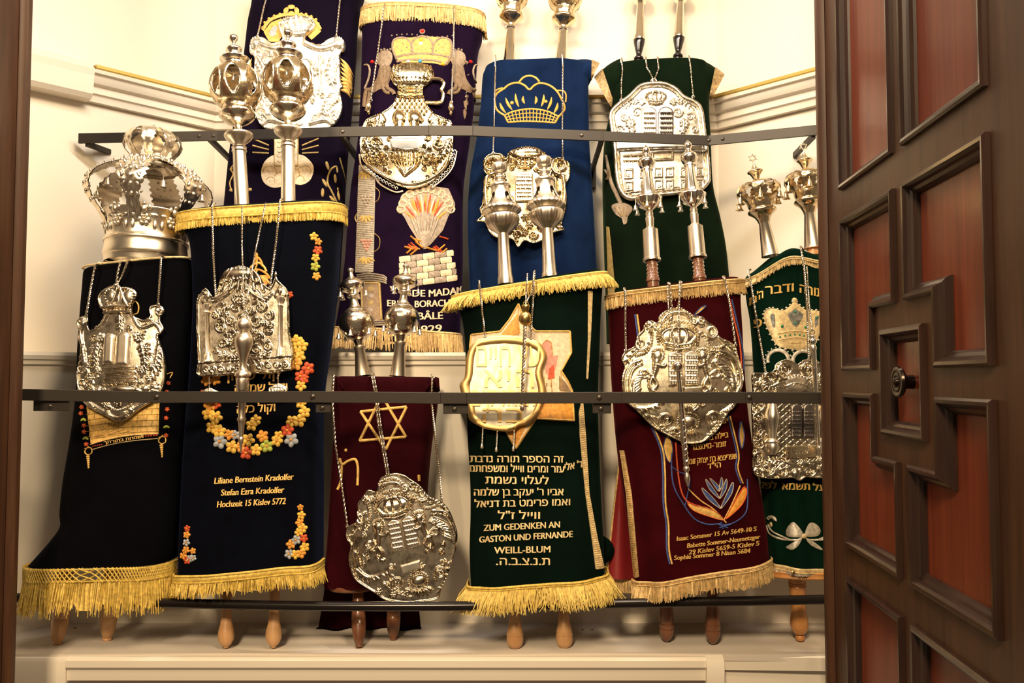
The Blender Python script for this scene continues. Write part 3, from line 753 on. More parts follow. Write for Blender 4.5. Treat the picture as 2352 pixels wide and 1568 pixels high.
mb.lathe([(-.007, 0), (-.007, R*.97), (-.005, R), (-.001, R*.99), (.001, R*.985), (.004, R), (.006, R*.97), (.006, 0)], p, (0, .08, 1), 60, wob=lambda a, t: 1-.32*abs(sin(a))); dsc = mb.build('roller_disc', M['orange_wood'], m.root)
mb = MB(); mb.dome(W(1822, 1314, p.y-R*.68-.004), (0, -1, .1), (1, 0, 0), .004, .003, .0015); mb.build('screw', M['brass'], dsc)
mb = MB(); q0 = W(1838, 1476, floorY(1838, 1476)+.010); q0.z = ZF+.0006; turned(mb, q0, W(1830, 1318, p.y-.01), BALLFOOT, 28); mb.build('roller_handle', M['orange_wood'], m.root)
mb = MB(); q0 = W(1925, 1470, floorY(1925, 1470)+.010); q0.z = ZF+.0006; turned(mb, q0, W(1920, 1318, p.y-.01), BALLFOOT, 28); mb.build('roller_handle', M['orange_wood'], m.root)
# ---- back row, standing on the step
LB = (2.115, 1.875)
m = scroll('U1', 'torah scroll in a dark plum mantle, at upper left behind the tall pair of finials',
    [(588, -30, 842, -30), (582, 20, 828, 20), (574, 60, 820, 70), (566, 130, 816, 140), (552, 240, 808, 240), (536, 340, 798, 340), (526, 440, 790, 440), (516, 560, 782, 560), (508, 680, 772, 680), (502, 785, 752, 785)],
    M['v_plum'], lean=LB, dp=(.062, .075), seed=51, fold=.004)
m = scroll('U2', 'torah scroll in a purple mantle with embroidered lions and a straight gold fringe',
    [(836, 50, 1110, 62), (834, 84, 1107, 92), (833, 130, 1097, 130), (830, 230, 1090, 230), (824, 330, 1078, 330), (810, 430, 1064, 430), (802, 520, 1062, 520), (796, 600, 1062, 600), (784, 700, 1058, 700), (770, 775, 1054, 800)],
    M['v_purple'], lean=(2.115, 1.86), dp=(.066, .080), seed=52, fold=.0035, round_top=.022, e=.7)
fringe(m, .02, -.3, pi+.3, .040, 320, .012, [M['fr_gold'], M['fr_gold']], m.m, seed=21, off=.003, jit=.08, w=.0016, zoff=.030)
fringe(m, .955, .02, pi-.02, .046, 300, .006, [M['fr_gold'], M['fr_gold']], m.m, seed=22, off=.003, jit=.10, w=.0016)
m = scroll('U3', 'torah scroll in a plain blue mantle with a stitched yellow crown',
    [(1114, 166, 1345, 162), (1109, 182, 1350, 182), (1105, 240, 1352, 250), (1096, 316, 1353, 320), (1082, 395, 1358, 400), (1076, 470, 1362, 470), (1076, 540, 1366, 550), (1080, 640, 1370, 640), (1083, 720, 1372, 720), (1086, 788, 1372, 788)],
    M['v_blue'], lean=LB, dp=(.062, .078), seed=53, fold=.005, nfold=6, round_top=.014)
m = scroll('U4', 'torah scroll in a bottle green mantle with short gold-edged sleeves',
    [(1404, 166, 1622, 158), (1402, 186, 1626, 190), (1400, 260, 1626, 260), (1391, 310, 1629, 320), (1386, 390, 1634, 430), (1387, 480, 1650, 500), (1389, 560, 1664, 570), (1392, 650, 1672, 650), (1394, 720, 1674, 720), (1396, 788, 1676, 788)],
    M['v_green'], lean=LB, dp=(.060, .075), seed=54, fold=.004, round_top=.012)
def sleeve(Mt, pts, Y, mat, trim, name='sleeve', w=.016):
    """a short pointed cape shoulder: closed cloth loop from shoulder to cuff; pts = (top_in, top_out, low_out, low_in) pixels"""
    a, b, c, d = [np.array(p, float) for p in pts]; rows = []
    for i in range(9):
        t = i/8; T = a+(b-a)*t+np.array([0, -6*sin(pi*t)]); B_ = d+(c-d)*t; row = []
        for k in range(24):
            g = 2*pi*k/24; mid = (T+B_)/2; half = (T-B_)/2; q = mid+half*cos(g); row.append(W(q[0], q[1], Y-.045*sin(g)*(1-.25*t)+.004*sin(g*3+t*4)))
        rows.append(row)
    mb = MB(); mb.grid(rows, True); s = mb.build(name, mat, Mt.m, sharp=70)
    r2 = []
    for i in range(5):
        f = 1.005-i*.32/4*1.0; ii = f*8; i0 = min(7, max(0, int(ii))); r = []
        for k in range(24):
            p = rows[i0][k].lerp(rows[i0+1][k], ii-i0); c0 = sum(rows[i0], Vector())/24; r.append(p+(p-c0).normalized()*.0022)
        r2.append(r)
    mb = MB(); mb.grid(r2, True); mb.build('cuff_trim', trim, s)
    return s
u3 = SC['U3']; u4 = SC['U4']
sleeve(u3, [(1322, 138), (1376, 146), (1362, 176), (1348, 205)], u3.Y(160)-.005, M['v_blue'], M['braid'])
sleeve(u4, [(1425, 134), (1366, 178), (1409, 256), (1422, 215)], u4.Y(180)-.005, M['v_green'], M['braid'])
sleeve(u4, [(1598, 134), (1663, 172), (1634, 228), (1615, 215)], u4.Y(180)-.005, M['v_green'], M['braid'])
l3 = SC['L3']                                               # puffed corners of the maroon mantle
for pts in ([(790, 878), (766, 866), (764, 893), (788, 908)], [(978, 878), (1008, 870), (1010, 896), (980, 908)]): sleeve(l3, pts, l3.Y(885), M['v_maroon'], M['v_maroon'], 'shoulder')
# ---------------------------------------------------------------- finials, crown, pointers
class Ax:
    """an axis between two image points at given depths; profiles are written as (image y, radius in pixels)"""
    def __init__(s, b, t, Yb, Yt):
        s.b, s.t = b, t; s.p0 = W(*b, Yb); s.p1 = W(*t, Yt); s.v = s.p1-s.p0; s.L = s.v.length; s.d = s.v/s.L; s.Yb, s.Yt = Yb, Yt
        s.u = s.d.cross(Vector((0, 1, 0))).normalized(); s.w = s.d.cross(s.u)
        s.k = (Yb+Yt)/2/F
    def f(s, y): return (y-s.b[1])/(s.t[1]-s.b[1])
    t0 = -1e9
    def clip(s, Mt, e=.0008): s.t0 = (Mt.topz(s.p0.x)+e-s.p0.z)/s.d.z; return s
    def prof(s, P): return [(max(s.t0, s.f(y)*s.L), max(r, .01)*s.k) for y, r in P]
    def at(s, y, r=0, a=0): return s.p0+s.v*s.f(y)+(s.u*cos(a)+s.w*sin(a))*r*s.k
def smoothprof(P, n=3):
    """rounds a profile between its points where they are not doubled"""
    return [tuple(p) for p in catmull(P, n)]
def bell(A, parent, y, r, a, size=7.0, link=8, mat='silver'):
    mb = MB(); p = A.at(y, r, a); k = A.k
    mb.tube([p, p+Vector((0, 0, -link*k))], .9*k, 5); q = p+Vector((0, 0, -link*k))
    mb.lathe([(0, 0), (0, .28*size*k), (.25*size*k, .42*size*k), (.8*size*k, .50*size*k), (1.25*size*k, .66*size*k), (1.5*size*k, .92*size*k), (1.55*size*k, .90*size*k), (1.35*size*k, .6*size*k)], q, (0, 0, -1), 14)
    mb.dome(q+Vector((0, 0, -1.55*size*k)), (0, 0, -1), (1, 0, 0), .22*size*k, .22*size*k, .2*size*k, 0, 8, 3)
    return mb.build('bell', M[mat], parent)
def finial(label, A, parts, group=None, bells=(), mat='silver_c'):
    root = thing('finial', label, 'finial', A.p0, group)
    for nm, P, mt, kw in parts:
        mb = MB(); hole = kw.get('hole'); mb.lathe(A.prof(P if kw.get('raw') else P), A.p0, A.d, kw.get('n', 44), hole=(lambda a, t, h=hole: h(a, t/A.L)) if hole else None, wob=kw.get('wob'))
        mb.build(nm, M[mt], root, sharp=kw.get('sharp', 50), solid=kw.get('solid', 0))
    for (y, r, n, a0, size, link) in bells:
        for k in range(n): bell(A, root, y, r, a0+2*pi*k/n, size, link)
    return root
def shift(P, y0, y1, b, t): return [(lerp(b, t, (y-y0)/(y1-y0)), r) for y, r in P]
# tall lantern pair on the navy scroll
def tall(label, b, t):
    Y = SC['L2'].Y; A = Ax(b, t, Y(b[1])-.0, Y(t[1])).clip(SC['L2'], .0035)
    g = lambda P: shift(P, 470, 78, b[1], t[1])
    win = lambda a, f: ((((a+.2) % (pi/4))-pi/8)/.275)**2+((f-(470-205)/392.)/.078)**2 < 1
    bulb = g(smoothprof([(250, 34), (246, 38), (240, 46), (225, 55), (208, 59), (190, 57), (175, 50), (165, 42), (160, 36)], 8))
    r = finial(label, A, [
        ('staff', g([(520, 17), (470, 16.5), (352, 14.5)]), 'silver', {}),
        ('collar', g(smoothprof([(353, 15), (350, 17), (346, 15), (342, 17), (339, 12), (332, 17), (324, 27), (317, 32), (312, 30), (307, 13), (299, 8.5), (291, 8)])), 'silver', {}),
        ('bowl', g(smoothprof([(293, 8), (290, 14), (284, 26), (276, 36), (268, 40.5), (262, 38), (258, 33), (250, 33)])), 'silver_c', {'wob': lambda a, t: 1+.03*abs(sin(10*a))}),
        ('lantern', bulb, 'silver_g', {'hole': win, 'n': 128, 'solid': .0012}),
        ('gallery', g(smoothprof([(162, 37), (156, 28), (150, 26), (146, 30), (141, 34.5), (139, 33), (137, 20), (132, 17), (124, 16), (118, 19.5), (113, 18), (111, 10), (106, 5), (100, 4), (96, 8), (89, 11.5), (83, 9), (79, 3), (77, 0)])), 'silver_b', {})])
    lan = r.children[3] if len(r.children) > 3 else r
    for k in range(8):                                  # raised rims of the windows
        c = -.2+pi/8+k*pi/4; mb = MB(); pts = []
        for i in range(25):
            e = 2*pi*i/24; a = c+.288*cos(e); y = 205+34*sin(e); yy = lerp(b[1], t[1], (y-470)/(78-470.))
            rr = np.interp(-y, [-p[0] for p in sorted([(250, 34), (240, 46), (225, 55), (208, 59), (190, 57), (175, 50), (160, 36)], reverse=True)], [p[1] for p in sorted([(250, 34), (240, 46), (225, 55), (208, 59), (190, 57), (175, 50), (160, 36)], reverse=True)])
            pts.append(A.at(yy, rr+.5, a))
        mb.tube(pts, 2.0*A.k, 6); mb.build('window_rim', M['silver_b'], lan)
        bell(A, r, lerp(b[1], t[1], (188-470)/(78-470.)), 36, c, 6.5, 9)
    return r
tall('tall gilded lantern finial, the one nearer the wall, on the navy scroll', (556, 470), (536, 78))
tall('tall gilded lantern finial overlapping the bright shield, on the navy scroll', (662, 460), (661, 66))
# bulbous pair on the maroon scroll
def double(label, b, t):
    Y = SC['L3'].Y; A = Ax(b, t, Y(b[1]), Y(t[1])).clip(SC['L3']); g = lambda P: shift(P, 871, 605, b[1], t[1]); gy = lambda y: lerp(b[1], t[1], (y-871)/(605-871.))
    return finial(label, A, [
        ('staff', g([(920, 20), (871, 18), (795, 11.5), (792, 13.5), (786, 13.5), (783, 9)]), 'silver_d', {}),
        ('lower_bulb', g(smoothprof([(784, 9), (776, 11), (770, 15), (765, 24), (755, 33), (742, 39), (728, 40.5), (716, 36), (708, 28), (704, 20)])), 'silver_c', {}),
        ('neck', g(smoothprof([(706, 23), (703, 24), (700, 19), (695, 13), (685, 9.5), (676, 9), (672, 14), (668, 14), (665, 10)])), 'silver', {}),
        ('upper_bulb', g(smoothprof([(666, 9), (660, 18), (655, 26), (645, 29.5), (637, 25), (632, 17), (628, 8)])), 'silver_c', {}),
        ('tip', g(smoothprof([(629, 10), (626, 7), (620, 5.5), (615, 5), (612, 7.5), (608, 7), (604, 0)])), 'silver', {})],
        bells=[(gy(742), 42, 6, .35, 8.5, 10), (gy(652), 31, 5, .7, 7.5, 9)])
double('silver double-bulb finial on the maroon scroll, left of its pair, leaning left', (836, 883), (804, 615))
double('silver double-bulb finial on the maroon scroll, right of its pair, before the woven altar patch', (913, 872), (933, 606))
# lantern-on-bowl pair on the dark green scroll
def lampf(label, b, t):
    Y = SC['L4'].Y; A = Ax(b, t, Y(b[1]), Y(t[1])).clip(SC['L4'], .004); g = lambda P: shift(P, 628, 354, b[1], t[1])
    win = lambda a, f: abs(((a+.1) % (pi/2))-pi/4) < .27*(1 if f < .675 else max(0, 1-((f-.675)/.035)**2)**.5 if f < .71 else 0) and .607 < f < .71
    gy = lambda y: lerp(b[1], t[1], (y-628)/(354-628.))
    r = finial(label, A, [
        ('staff', g([(680, 18), (628, 17.5), (624, 16), (530, 12.5), (526, 13)]), 'silver', {}),
        ('bowl', g(smoothprof([(528, 12.5), (522, 20), (512, 33), (500, 39), (490, 39.5), (484, 34)])), 'silver_d', {'wob': lambda a, t: 1+.012*sin(26*a), 'n': 104}),
        ('rim', g(smoothprof([(485, 33), (481, 38), (477, 44), (474, 45.5), (470, 44.5), (466, 41)])), 'silver', {'wob': lambda a, t: 1+.02*sin(24*a), 'n': 96}),
        ('lantern', g(smoothprof([(467, 42), (462, 36), (450, 27.5), (438, 22.5), (428, 20.5), (420, 20.5)], 8)), 'silver', {'hole': win, 'n': 120, 'solid': .001}),
        ('top_crown', g(smoothprof([(421, 20), (418, 23.5), (412, 22.5), (409, 14), (402, 9), (398, 12.5), (394, 12), (391, 7), (385, 8), (381, 15), (372, 18), (364, 17), (360, 11), (358, 8), (355, 4), (353, 0)])), 'silver_d', {'wob': lambda a, t: 1+.04*sin(8*a)})])
    for k in range(4): bell(A, r, gy(444), 12, k*pi/2-.1+pi/4+.0, 7.0, 4)
    return r
lampf('silver lantern finial on a ribbed bowl, left of the pair before the blue scroll', (1161, 637), (1146, 368))
lampf('silver lantern finial on a ribbed bowl, right of the pair before the blue scroll', (1262, 628), (1249, 354))
# slim belled pair on the crimson scroll
def slim(label, b, t):
    Y = SC['L5'].Y; A = Ax(b, t, Y(b[1])-.01, Y(t[1])); g = lambda P: shift(P, 642, 321, b[1], t[1]); gy = lambda y: lerp(b[1], t[1], (y-642)/(321-642.))
    mb = MB(); mb.lathe(A.prof(g([(665, 13), (642, 13.5), (641, 15.5), (634, 15), (631, 12.5), (590, 12)])), A.p0, A.d, 28)
    h = mb.build('roller_top', M['mid_wood'], SC['L5'].root)
    mb = MB()
    for k in range(14):
        for y in (629, 622, 613, 604): mb.dome(A.at(gy(y), 12.6, k*2*pi/14), A.at(gy(y), 13, k*2*pi/14)-A.at(gy(y)), A.d, .0012, .0012, .0011, 0, 6, 2)
    mb.build('stud_band', M['silver'], h)
    return finial(label, A, [
        ('staff', g([(594, 15), (594, 20.5), (589, 20.5), (587, 18.5), (523, 17.5), (520, 12), (516, 8.5), (495, 10), (492, 8), (484, 9), (480, 7), (476, 9)]), 'silver', {'sharp': 30}),
        ('cup', g(smoothprof([(478, 8), (472, 16), (464, 26), (456, 30), (450, 31), (446, 26), (443, 20)])), 'silver_b', {'wob': lambda a, t: 1+.03*sin(12*a), 'n': 72}),
        ('cone', g(smoothprof([(444, 20), (436, 17.5), (415, 13.5), (385, 11), (383, 13.5), (379, 13), (378, 11)])), 'silver_b', {'wob': lambda a, t: 1+.03*sin(8*a)}),
        ('onion', g(smoothprof([(379, 11), (374, 17), (366, 20.5), (358, 19), (352, 12), (347, 7), (342, 6), (339, 9), (332, 9), (327, 5), (321, 0)])), 'silver_b', {})],
        bells=[(gy(455), 33, 6, .25, 7.5, 13)])
slim('slim silver belled finial on a studded peg, left of the crimson scroll pair', (1500, 648), (1483, 332))
slim('slim silver belled finial on a studded peg, right of the crimson scroll pair', (1607, 642), (1579, 321))
def band(mb, A, th, P, wd, bumps=0.0, th_=.0011, seed=0, n=10):
    """a curved metal strap: P = (y, r) spine, wd = half width in pixels along it"""
    rnd = random.Random(seed); sp = catmull([(y, r, w) for (y, r), w in zip(P, wd)], 7); rows = []; rows2 = []
    for i, (y, r, w) in enumerate(sp):
        row = []; row2 = []
        for j in range(n+1):
            q = j/n*2-1; a = th+q*w/max(r, 9.0)
            e = w*(1+.10*sin(i*1.7)*abs(q)); a = th+q*e/max(r, 9.0)
            h = bumps*(max(0, cos(q*pi*1.5)*sin(i*.9+seed))+.5*(abs(q) > .8))
            row.append(A.at(y, r+h, a)); row2.append(A.at(y, max(.1, r-1.2), a))
        rows.append(row); rows2.append(row2)
    mb.grid(rows); mb.grid(rows2, flip=True)
def star2(mb, c, R, th, nrm=(0, -1, 0), up=(0, 0, 1)):
    up = Vector(up).normalized(); rt = up.cross(Vector(nrm)).normalized()
    for f in (0, pi):
        P = [Vector(c)+(rt*sin(f+k*2*pi/3)+up*cos(f+k*2*pi/3))*R for k in range(4)]; mb.tube(P, th, 5)
# star-tipped little crowns on the emerald scroll
def starf(label, b, t, Yo=0.0):
    Y = SC['L6'].Y; A = Ax(b, t, Y(b[1])+Yo, Y(t[1])+Yo);
    if not Yo: A.clip(SC['L6'])
    g = lambda P: shift(P, 585, 352, b[1], t[1]); gy = lambda y: lerp(b[1], t[1], (y-585)/(352-585.))
    r = finial(label, A, [
        ('staff', g([(587 if Yo else 640, 19), (586, 20), (583, 19), (512, 12), (510, 13.5)]), 'silver', {}),
        ('cup', g(smoothprof([(512, 12), (500, 17), (494, 22), (488, 30), (484, 32.5), (481, 31), (479, 27), (470, 30), (456, 31.5), (452, 30), (453, 28), (470, 27)])), 'silver_g', {'wob': lambda a, t: 1+.015*sin(9*a)}),
        ('stem', g(smoothprof([(470, 6), (436, 5), (429, 10), (424, 8), (415, 3), (412, 6), (400, 12), (395, 17.5), (392, 17), (390, 10), (382, 5), (374, 1.5), (371, 1.2)])), 'silver_g', {})])
    for k in range(6):
        mb = MB(); band(mb, A, k*pi/3+.3, [(gy(462), 30), (gy(452), 43), (gy(438), 50), (gy(424), 42), (gy(421), 24), (gy(428), 8)], [12, 15, 16, 14, 10, 5], 1.2, seed=k); mb.build('crown_leaf', M['silver_g'], r)
    for k in range(6): bell(A, r, gy(444), 50, k*pi/3+.3, 11, 8, 'silver_g')
    mb = MB(); star2(mb, A.at(gy(362)), 10*A.k, 1.3*A.k, up=A.d); mb.build('star', M['silver_d'], r)
    return r
starf('star-tipped silver crown finial, the lower of two, beside the open door', (1769, 587), (1727, 353))
starf('star-tipped silver crown finial, the upper of two, partly behind the open door', (1867, 569), (1844, 326), .02)
L6 = SC['L6']; A = Ax((1868, 600), (1866, 560), L6.Y(600)+.02, L6.Y(560)+.02)
mb = MB(); mb.lathe(A.prof([(600, 12), (560, 12)]), A.p0, A.d, 24); mb.build('roller_top', M['light_wood'], L6.root)
mb = MB(); mb.lathe(A.prof([(594, 0), (594, 34), (592, 37), (586, 37), (584, 34), (584, 0)]), A.p0, A.d, 40); mb.build('roller_disc', M['orange_wood'], L6.root)
# crown-topped pair on the blue scroll, cut by the top of the picture
def tallcrown(label, b, t):
    Y = SC['U3'].Y; A = Ax(b, t, Y(b[1]), Y(t[1])).clip(SC['U3'], .004); g = lambda P: shift(P, 130, -60, b[1], t[1]); gy = lambda y: lerp(b[1], t[1], (y-130)/(-60-130.))
    r = finial(label, A, [('staff', g([(200, 17), (130, 14), (66, 10), (65, 12), (61, 12), (60, 8.5)]), 'silver_b', {}),
        ('cup', g(smoothprof([(61, 8), (54, 9), (47, 17), (42, 26), (38, 28.5), (34, 27), (32, 22), (24, 24), (14, 25), (8, 30), (6, 28), (14, 22)])), 'silver_g', {'wob': lambda a, t: 1+.02*sin(10*a)})])
    for k in range(7):
        mb = MB(); band(mb, A, k*2*pi/7+.2, [(gy(16), 24), (gy(6), 35), (gy(-8), 40), (gy(-24), 32), (gy(-36), 16), (gy(-40), 5)], [7, 9, 9, 8, 6, 3], 1.0, seed=k); mb.build('crown_leaf', M['silver_g'], r)
    mb = MB(); mb.lathe(A.prof(g(smoothprof([(-36, 6), (-44, 10), (-50, 7), (-54, 10), (-62, 0)]))), A.p0, A.d, 20); mb.build('tip', M['silver_b'], r); return r
tallcrown('silver crown finial on the blue scroll, left of its pair, cut by the picture top', (1170, 134), (1178, -62))
tallcrown('silver crown finial on the blue scroll, right of its pair, cut by the picture top', (1289, 134), (1301, -50))
def sleevef(label, b, t):
    U = SC['U4']; Y = U.Y; A = Ax(b, t, Y(b[1]), Y(t[1])); g = lambda P: shift(P, 134, -70, b[1], t[1])
    mb = MB(); mb.lathe(A.prof(g(smoothprof([(190, 8), (150, 8), (137, 8), (134, 11), (130, 11), (128, 7), (121, 6.5), (116, 8), (104, 11), (95, 13), (88, 12.5)]))), A.p0, A.d, 28); mb.build('roller_handle', M['black_wood'], U.root)
    return finial(label, A, [('staff', g([(91, 13.5), (88, 14), (82, 13.5), (79, 12), (6, 7.5), (5, 14), (1, 14), (0, 7)]), 'silver_b', {}), ('bulb', g(smoothprof([(1, 7), (-6, 12), (-16, 24), (-30, 26), (-42, 18), (-50, 8), (-56, 6), (-64, 8), (-70, 0)])), 'silver_c', {})])
sleevef('plain silver sleeve finial on a black handle, left of two above the bottle green scroll', (1467, 137), (1473, -70))
sleevef('plain silver sleeve finial on a black handle, right of two above the bottle green scroll', (1557, 131), (1567, -72))
# ---- the big crown at far left
L1 = SC['L1']; A = Ax((335, 594), (353, 292), L1.Y(594)+.034, L1.Y(594)+.056).clip(L1, .004)
root = thing('crown', 'big silver openwork crown with hanging bells on the black scroll', 'crown', A.p0)
mb = MB(); mb.lathe(A.prof(smoothprof([(640, 86), (600, 88), (594, 90), (588, 91), (566, 88), (563, 91), (559, 91), (556, 88), (545, 86), (525, 88), (508, 93), (500, 97), (498, 95), (510, 90), (545, 83), (594, 83)], 3)), A.p0, A.d, 90, wob=lambda a, t: 1+(.016*sin(9*a)+.01*sin(23*a+2))*min(1, max(0, (t/A.L-.12)*9))); mb.build('base_band', M['silver'], root)
for k in range(9):                                      # flowers and fleurs round the base
    a = k*2*pi/9+.5; mb = MB(); n = (A.at(520, 10, a)-A.at(520)).normalized()
    for q in range(6): mb.dome(A.at(526+9*sin(q*pi/3), 89, a+9*cos(q*pi/3)/89), n, A.d, .0052, .0045, .0042)
    mb.dome(A.at(526, 91, a), n, A.d, .0040, .0040, .0055)
    for q in (-1, 1):
        mb.dome(A.at(536, 88, a+q*.26), n, A.d, .010, .0042, .0035)
        mb.dome(A.at(516, 91, a+q*.22), n, A.d, .0042, .0085, .0035)
    mb.dome(A.at(504, 96, a), n, A.d, .0085, .006, .0045); mb.dome(A.at(494, 98, a), n, A.d, .0045, .0045, .0045)
    for q in (-1, 1): mb.dome(A.at(500, 97, a+q*.12), n, A.d+A.u*.4*q, .0065, .004, .0035)
    mb.build('flower_relief', M['silver'], root)
for k in range(6):
    th = k*pi/3+pi/2+.12; mb = MB()
    band(mb, A, th, [(536, 84), (505, 101), (475, 124), (448, 136), (425, 131), (405, 108), (390, 78), (380, 52), (374, 40)], [13, 13, 17, 28, 34, 33, 28, 24, 18], 2.4, seed=k, n=18)
    bnd = mb.build('crown_strap', M['silver'], root, solid=0)
    mb = MB()                                           # chased leaves and beads on the strap
    for j, (y, r) in enumerate([(480, 122), (462, 133), (446, 138), (430, 135), (416, 122), (404, 108), (394, 88), (386, 70), (380, 56)]):
        n = (A.at(y, 10, th)-A.at(y)+A.d*.3*(A.L/302)*max(0, (450-y)/3.)*.12).normalized()
        mb.dome(A.at(y, r, th), n, A.d, .0045, .0038, .0034)
        for q in (-1, 1):
            mb.dome(A.at(y-2, r-1.5, th+q*(11+(j % 3)*3)/r), n, A.d+A.u*q*.6, .0062, .0030, .0028)
            mb.dome(A.at(y-6, r-3, th+q*(20+(j % 2)*4)/r), n, A.d-A.u*q*.5, .0050, .0026, .0026)
    mb.build('leaf_relief', M['silver'], bnd)
    bell(A, root, 432, 116, th+pi/6, 11, 12)
mb = MB(); mb.lathe(A.prof(smoothprof([(396, 58), (388, 60), (384, 54), (376, 44), (370, 40), (366, 30), (364, 10)])), A.p0, A.d, 60, wob=lambda a, t: 1+.03*sin(11*a)); mb.build('dome', M['silver'], root)
for k in range(8):
    mb = MB(); band(mb, A, k*pi/4+.25, [(376, 24), (366, 40), (350, 58), (332, 64), (314, 56), (303, 38), (303, 18), (307, 6)], [8, 8, 10, 14, 15, 11, 6, 3], 1.3, seed=k+20, n=12); mb.build('top_strap', M['silver'], root)
mb = MB(); mb.lathe(A.prof(smoothprof([(312, 8), (306, 11), (301, 9), (298, 4), (294, 6), (290, 4), (284, 1), (280, 0)])), A.p0, A.d, 20); mb.build('tip', M['silver'], root)
# ---- reading pointers hanging on chains
def pointer(label, key, top, bot, prof, mat, dY, chains, extra=None):
    Mt = SC[key]; Yc = Mt.Y((top[1]+bot[1])/2)-dY; A = Ax(top, bot, Yc+.004, Yc-.002)
    root = thing('torah_pointer', label, 'pointer', A.p1)
    for nm, P, mt in prof:
        mb = MB(); mb.lathe(A.prof(smoothprof(P, 2)), A.p0, A.d, 22); mb.build(nm, M[mt], root)
    mb = MB(); c = A.p0+Vector((0, 0, .004)); mb.tube([c+Vector((cos(i*pi/6)*.0045, 0, sin(i*pi/6)*.0045)) for i in range(13)], .001, 5)
    mb.build('ring', M[mat], root)
    for ch in chains:
        mb = MB(); chain(mb, [W(x, y, Mt.Y(y)-d) for x, y, d in ch]+[c], .0015, .007); mb.build('chain', M['chain'], root)
    return root, A
dp2 = .068
pointer('stout silver reading pointer hung before the pillared shield on the navy scroll', 'L2', (561, 727), (553, 1041),
    [('knob', [(727, 3), (731, 9), (738, 16), (746, 18), (755, 16), (761, 9)], 'silver'), ('grip', [(760, 8), (765, 12), (774, 19), (785, 21), (798, 18), (815, 12), (830, 8), (842, 8), (850, 10), (856, 17), (864, 19), (868, 12)], 'silver_d'),
     ('shaft', [(867, 12), (872, 15), (895, 14), (902, 12), (915, 10), (958, 8), (960, 10), (966, 10), (968, 8), (990, 5.5), (1004, 4)], 'silver_d'), ('pointing_hand', [(1003, 4), (1008, 6), (1016, 5), (1022, 3), (1041, 1.5)], 'silver')],
    'silver', .125, [[(556, 474, .092), (556, 560, .092)], [(610, 466, .092), (590, 560, .092)]])
r, A = pointer('twisted reading pointer with a brass ball, before the star patch', 'L4', (1208, 702), (1199, 944),
    [('crown', [(702, 2), (700, 9), (706, 10), (714, 7), (718, 6)], 'brass'), ('ball', [(716, 5), (718, 9), (724, 14), (732, 15.5), (740, 14), (745, 9), (748, 4)], 'brass'), ('shaft', [(746, 3), (900, 2.6), (930, 2)], 'silver'), ('pointing_hand', [(929, 2), (934, 5), (940, 5), (945, 1)], 'silver')],
    'brass', .112, [[(1211, 628, .098), (1209, 670, .098)], [(1226, 624, .098), (1222, 670, .098)]])
mb = MB()
for ph in (0, 2.1, 4.2): mb.tube([A.at(lerp(748, 928, i/90), 3.4, i*.55+ph) for i in range(91)], 1.5*A.k, 5)
mb.build('twist', M['silver'], r)
r, A = pointer('long silver reading pointer with a round knob, across the round shield', 'L5', (1556, 828), (1580, 1118),
    [('knob', [(828, 3), (831, 9), (837, 13.5), (845, 13.5), (851, 9), (853, 6)], 'silver_b'), ('shaft', [(851, 6), (858, 5), (905, 6.5), (930, 7), (1060, 6), (1072, 5)], 'silver_b'), ('pointing_hand', [(1070, 5), (1074, 7.5), (1080, 7.5), (1085, 4), (1092, 6), (1100, 6.5), (1108, 4), (1118, 1)], 'silver')],
    'silver', .118, [[(1533, 655, .086), (1536, 715, .105)], [(1561, 648, .086), (1560, 715, .105)]])
mb = MB()
for ph in (0, 3.14): mb.tube([A.at(lerp(932, 1066, i/70), 6.2, i*.45+ph) for i in range(71)], 1.6*A.k, 5)
mb.build('twist', M['silver_b'], r)
pointer('thin silver reading pointer beside the open door, over the lattice shield', 'L6', (1866, 768), (1883, 1050),
    [('knob', [(768, 3), (772, 7), (776, 5), (780, 9), (787, 9), (792, 5)], 'silver_b'), ('collar', [(791, 5), (796, 7.5), (803, 7.5), (806, 6.5)], 'silver'), ('shaft', [(805, 6.5), (845, 6), (846, 7.2), (849, 7.2), (850, 6), (905, 5.5), (907, 4), (1024, 3.2)], 'silver_b'), ('pointing_hand', [(1023, 3), (1028, 5), (1036, 4), (1050, 1)], 'silver')],
    'silver', .110, [[(1853, 612, .074), (1858, 690, .082)]])
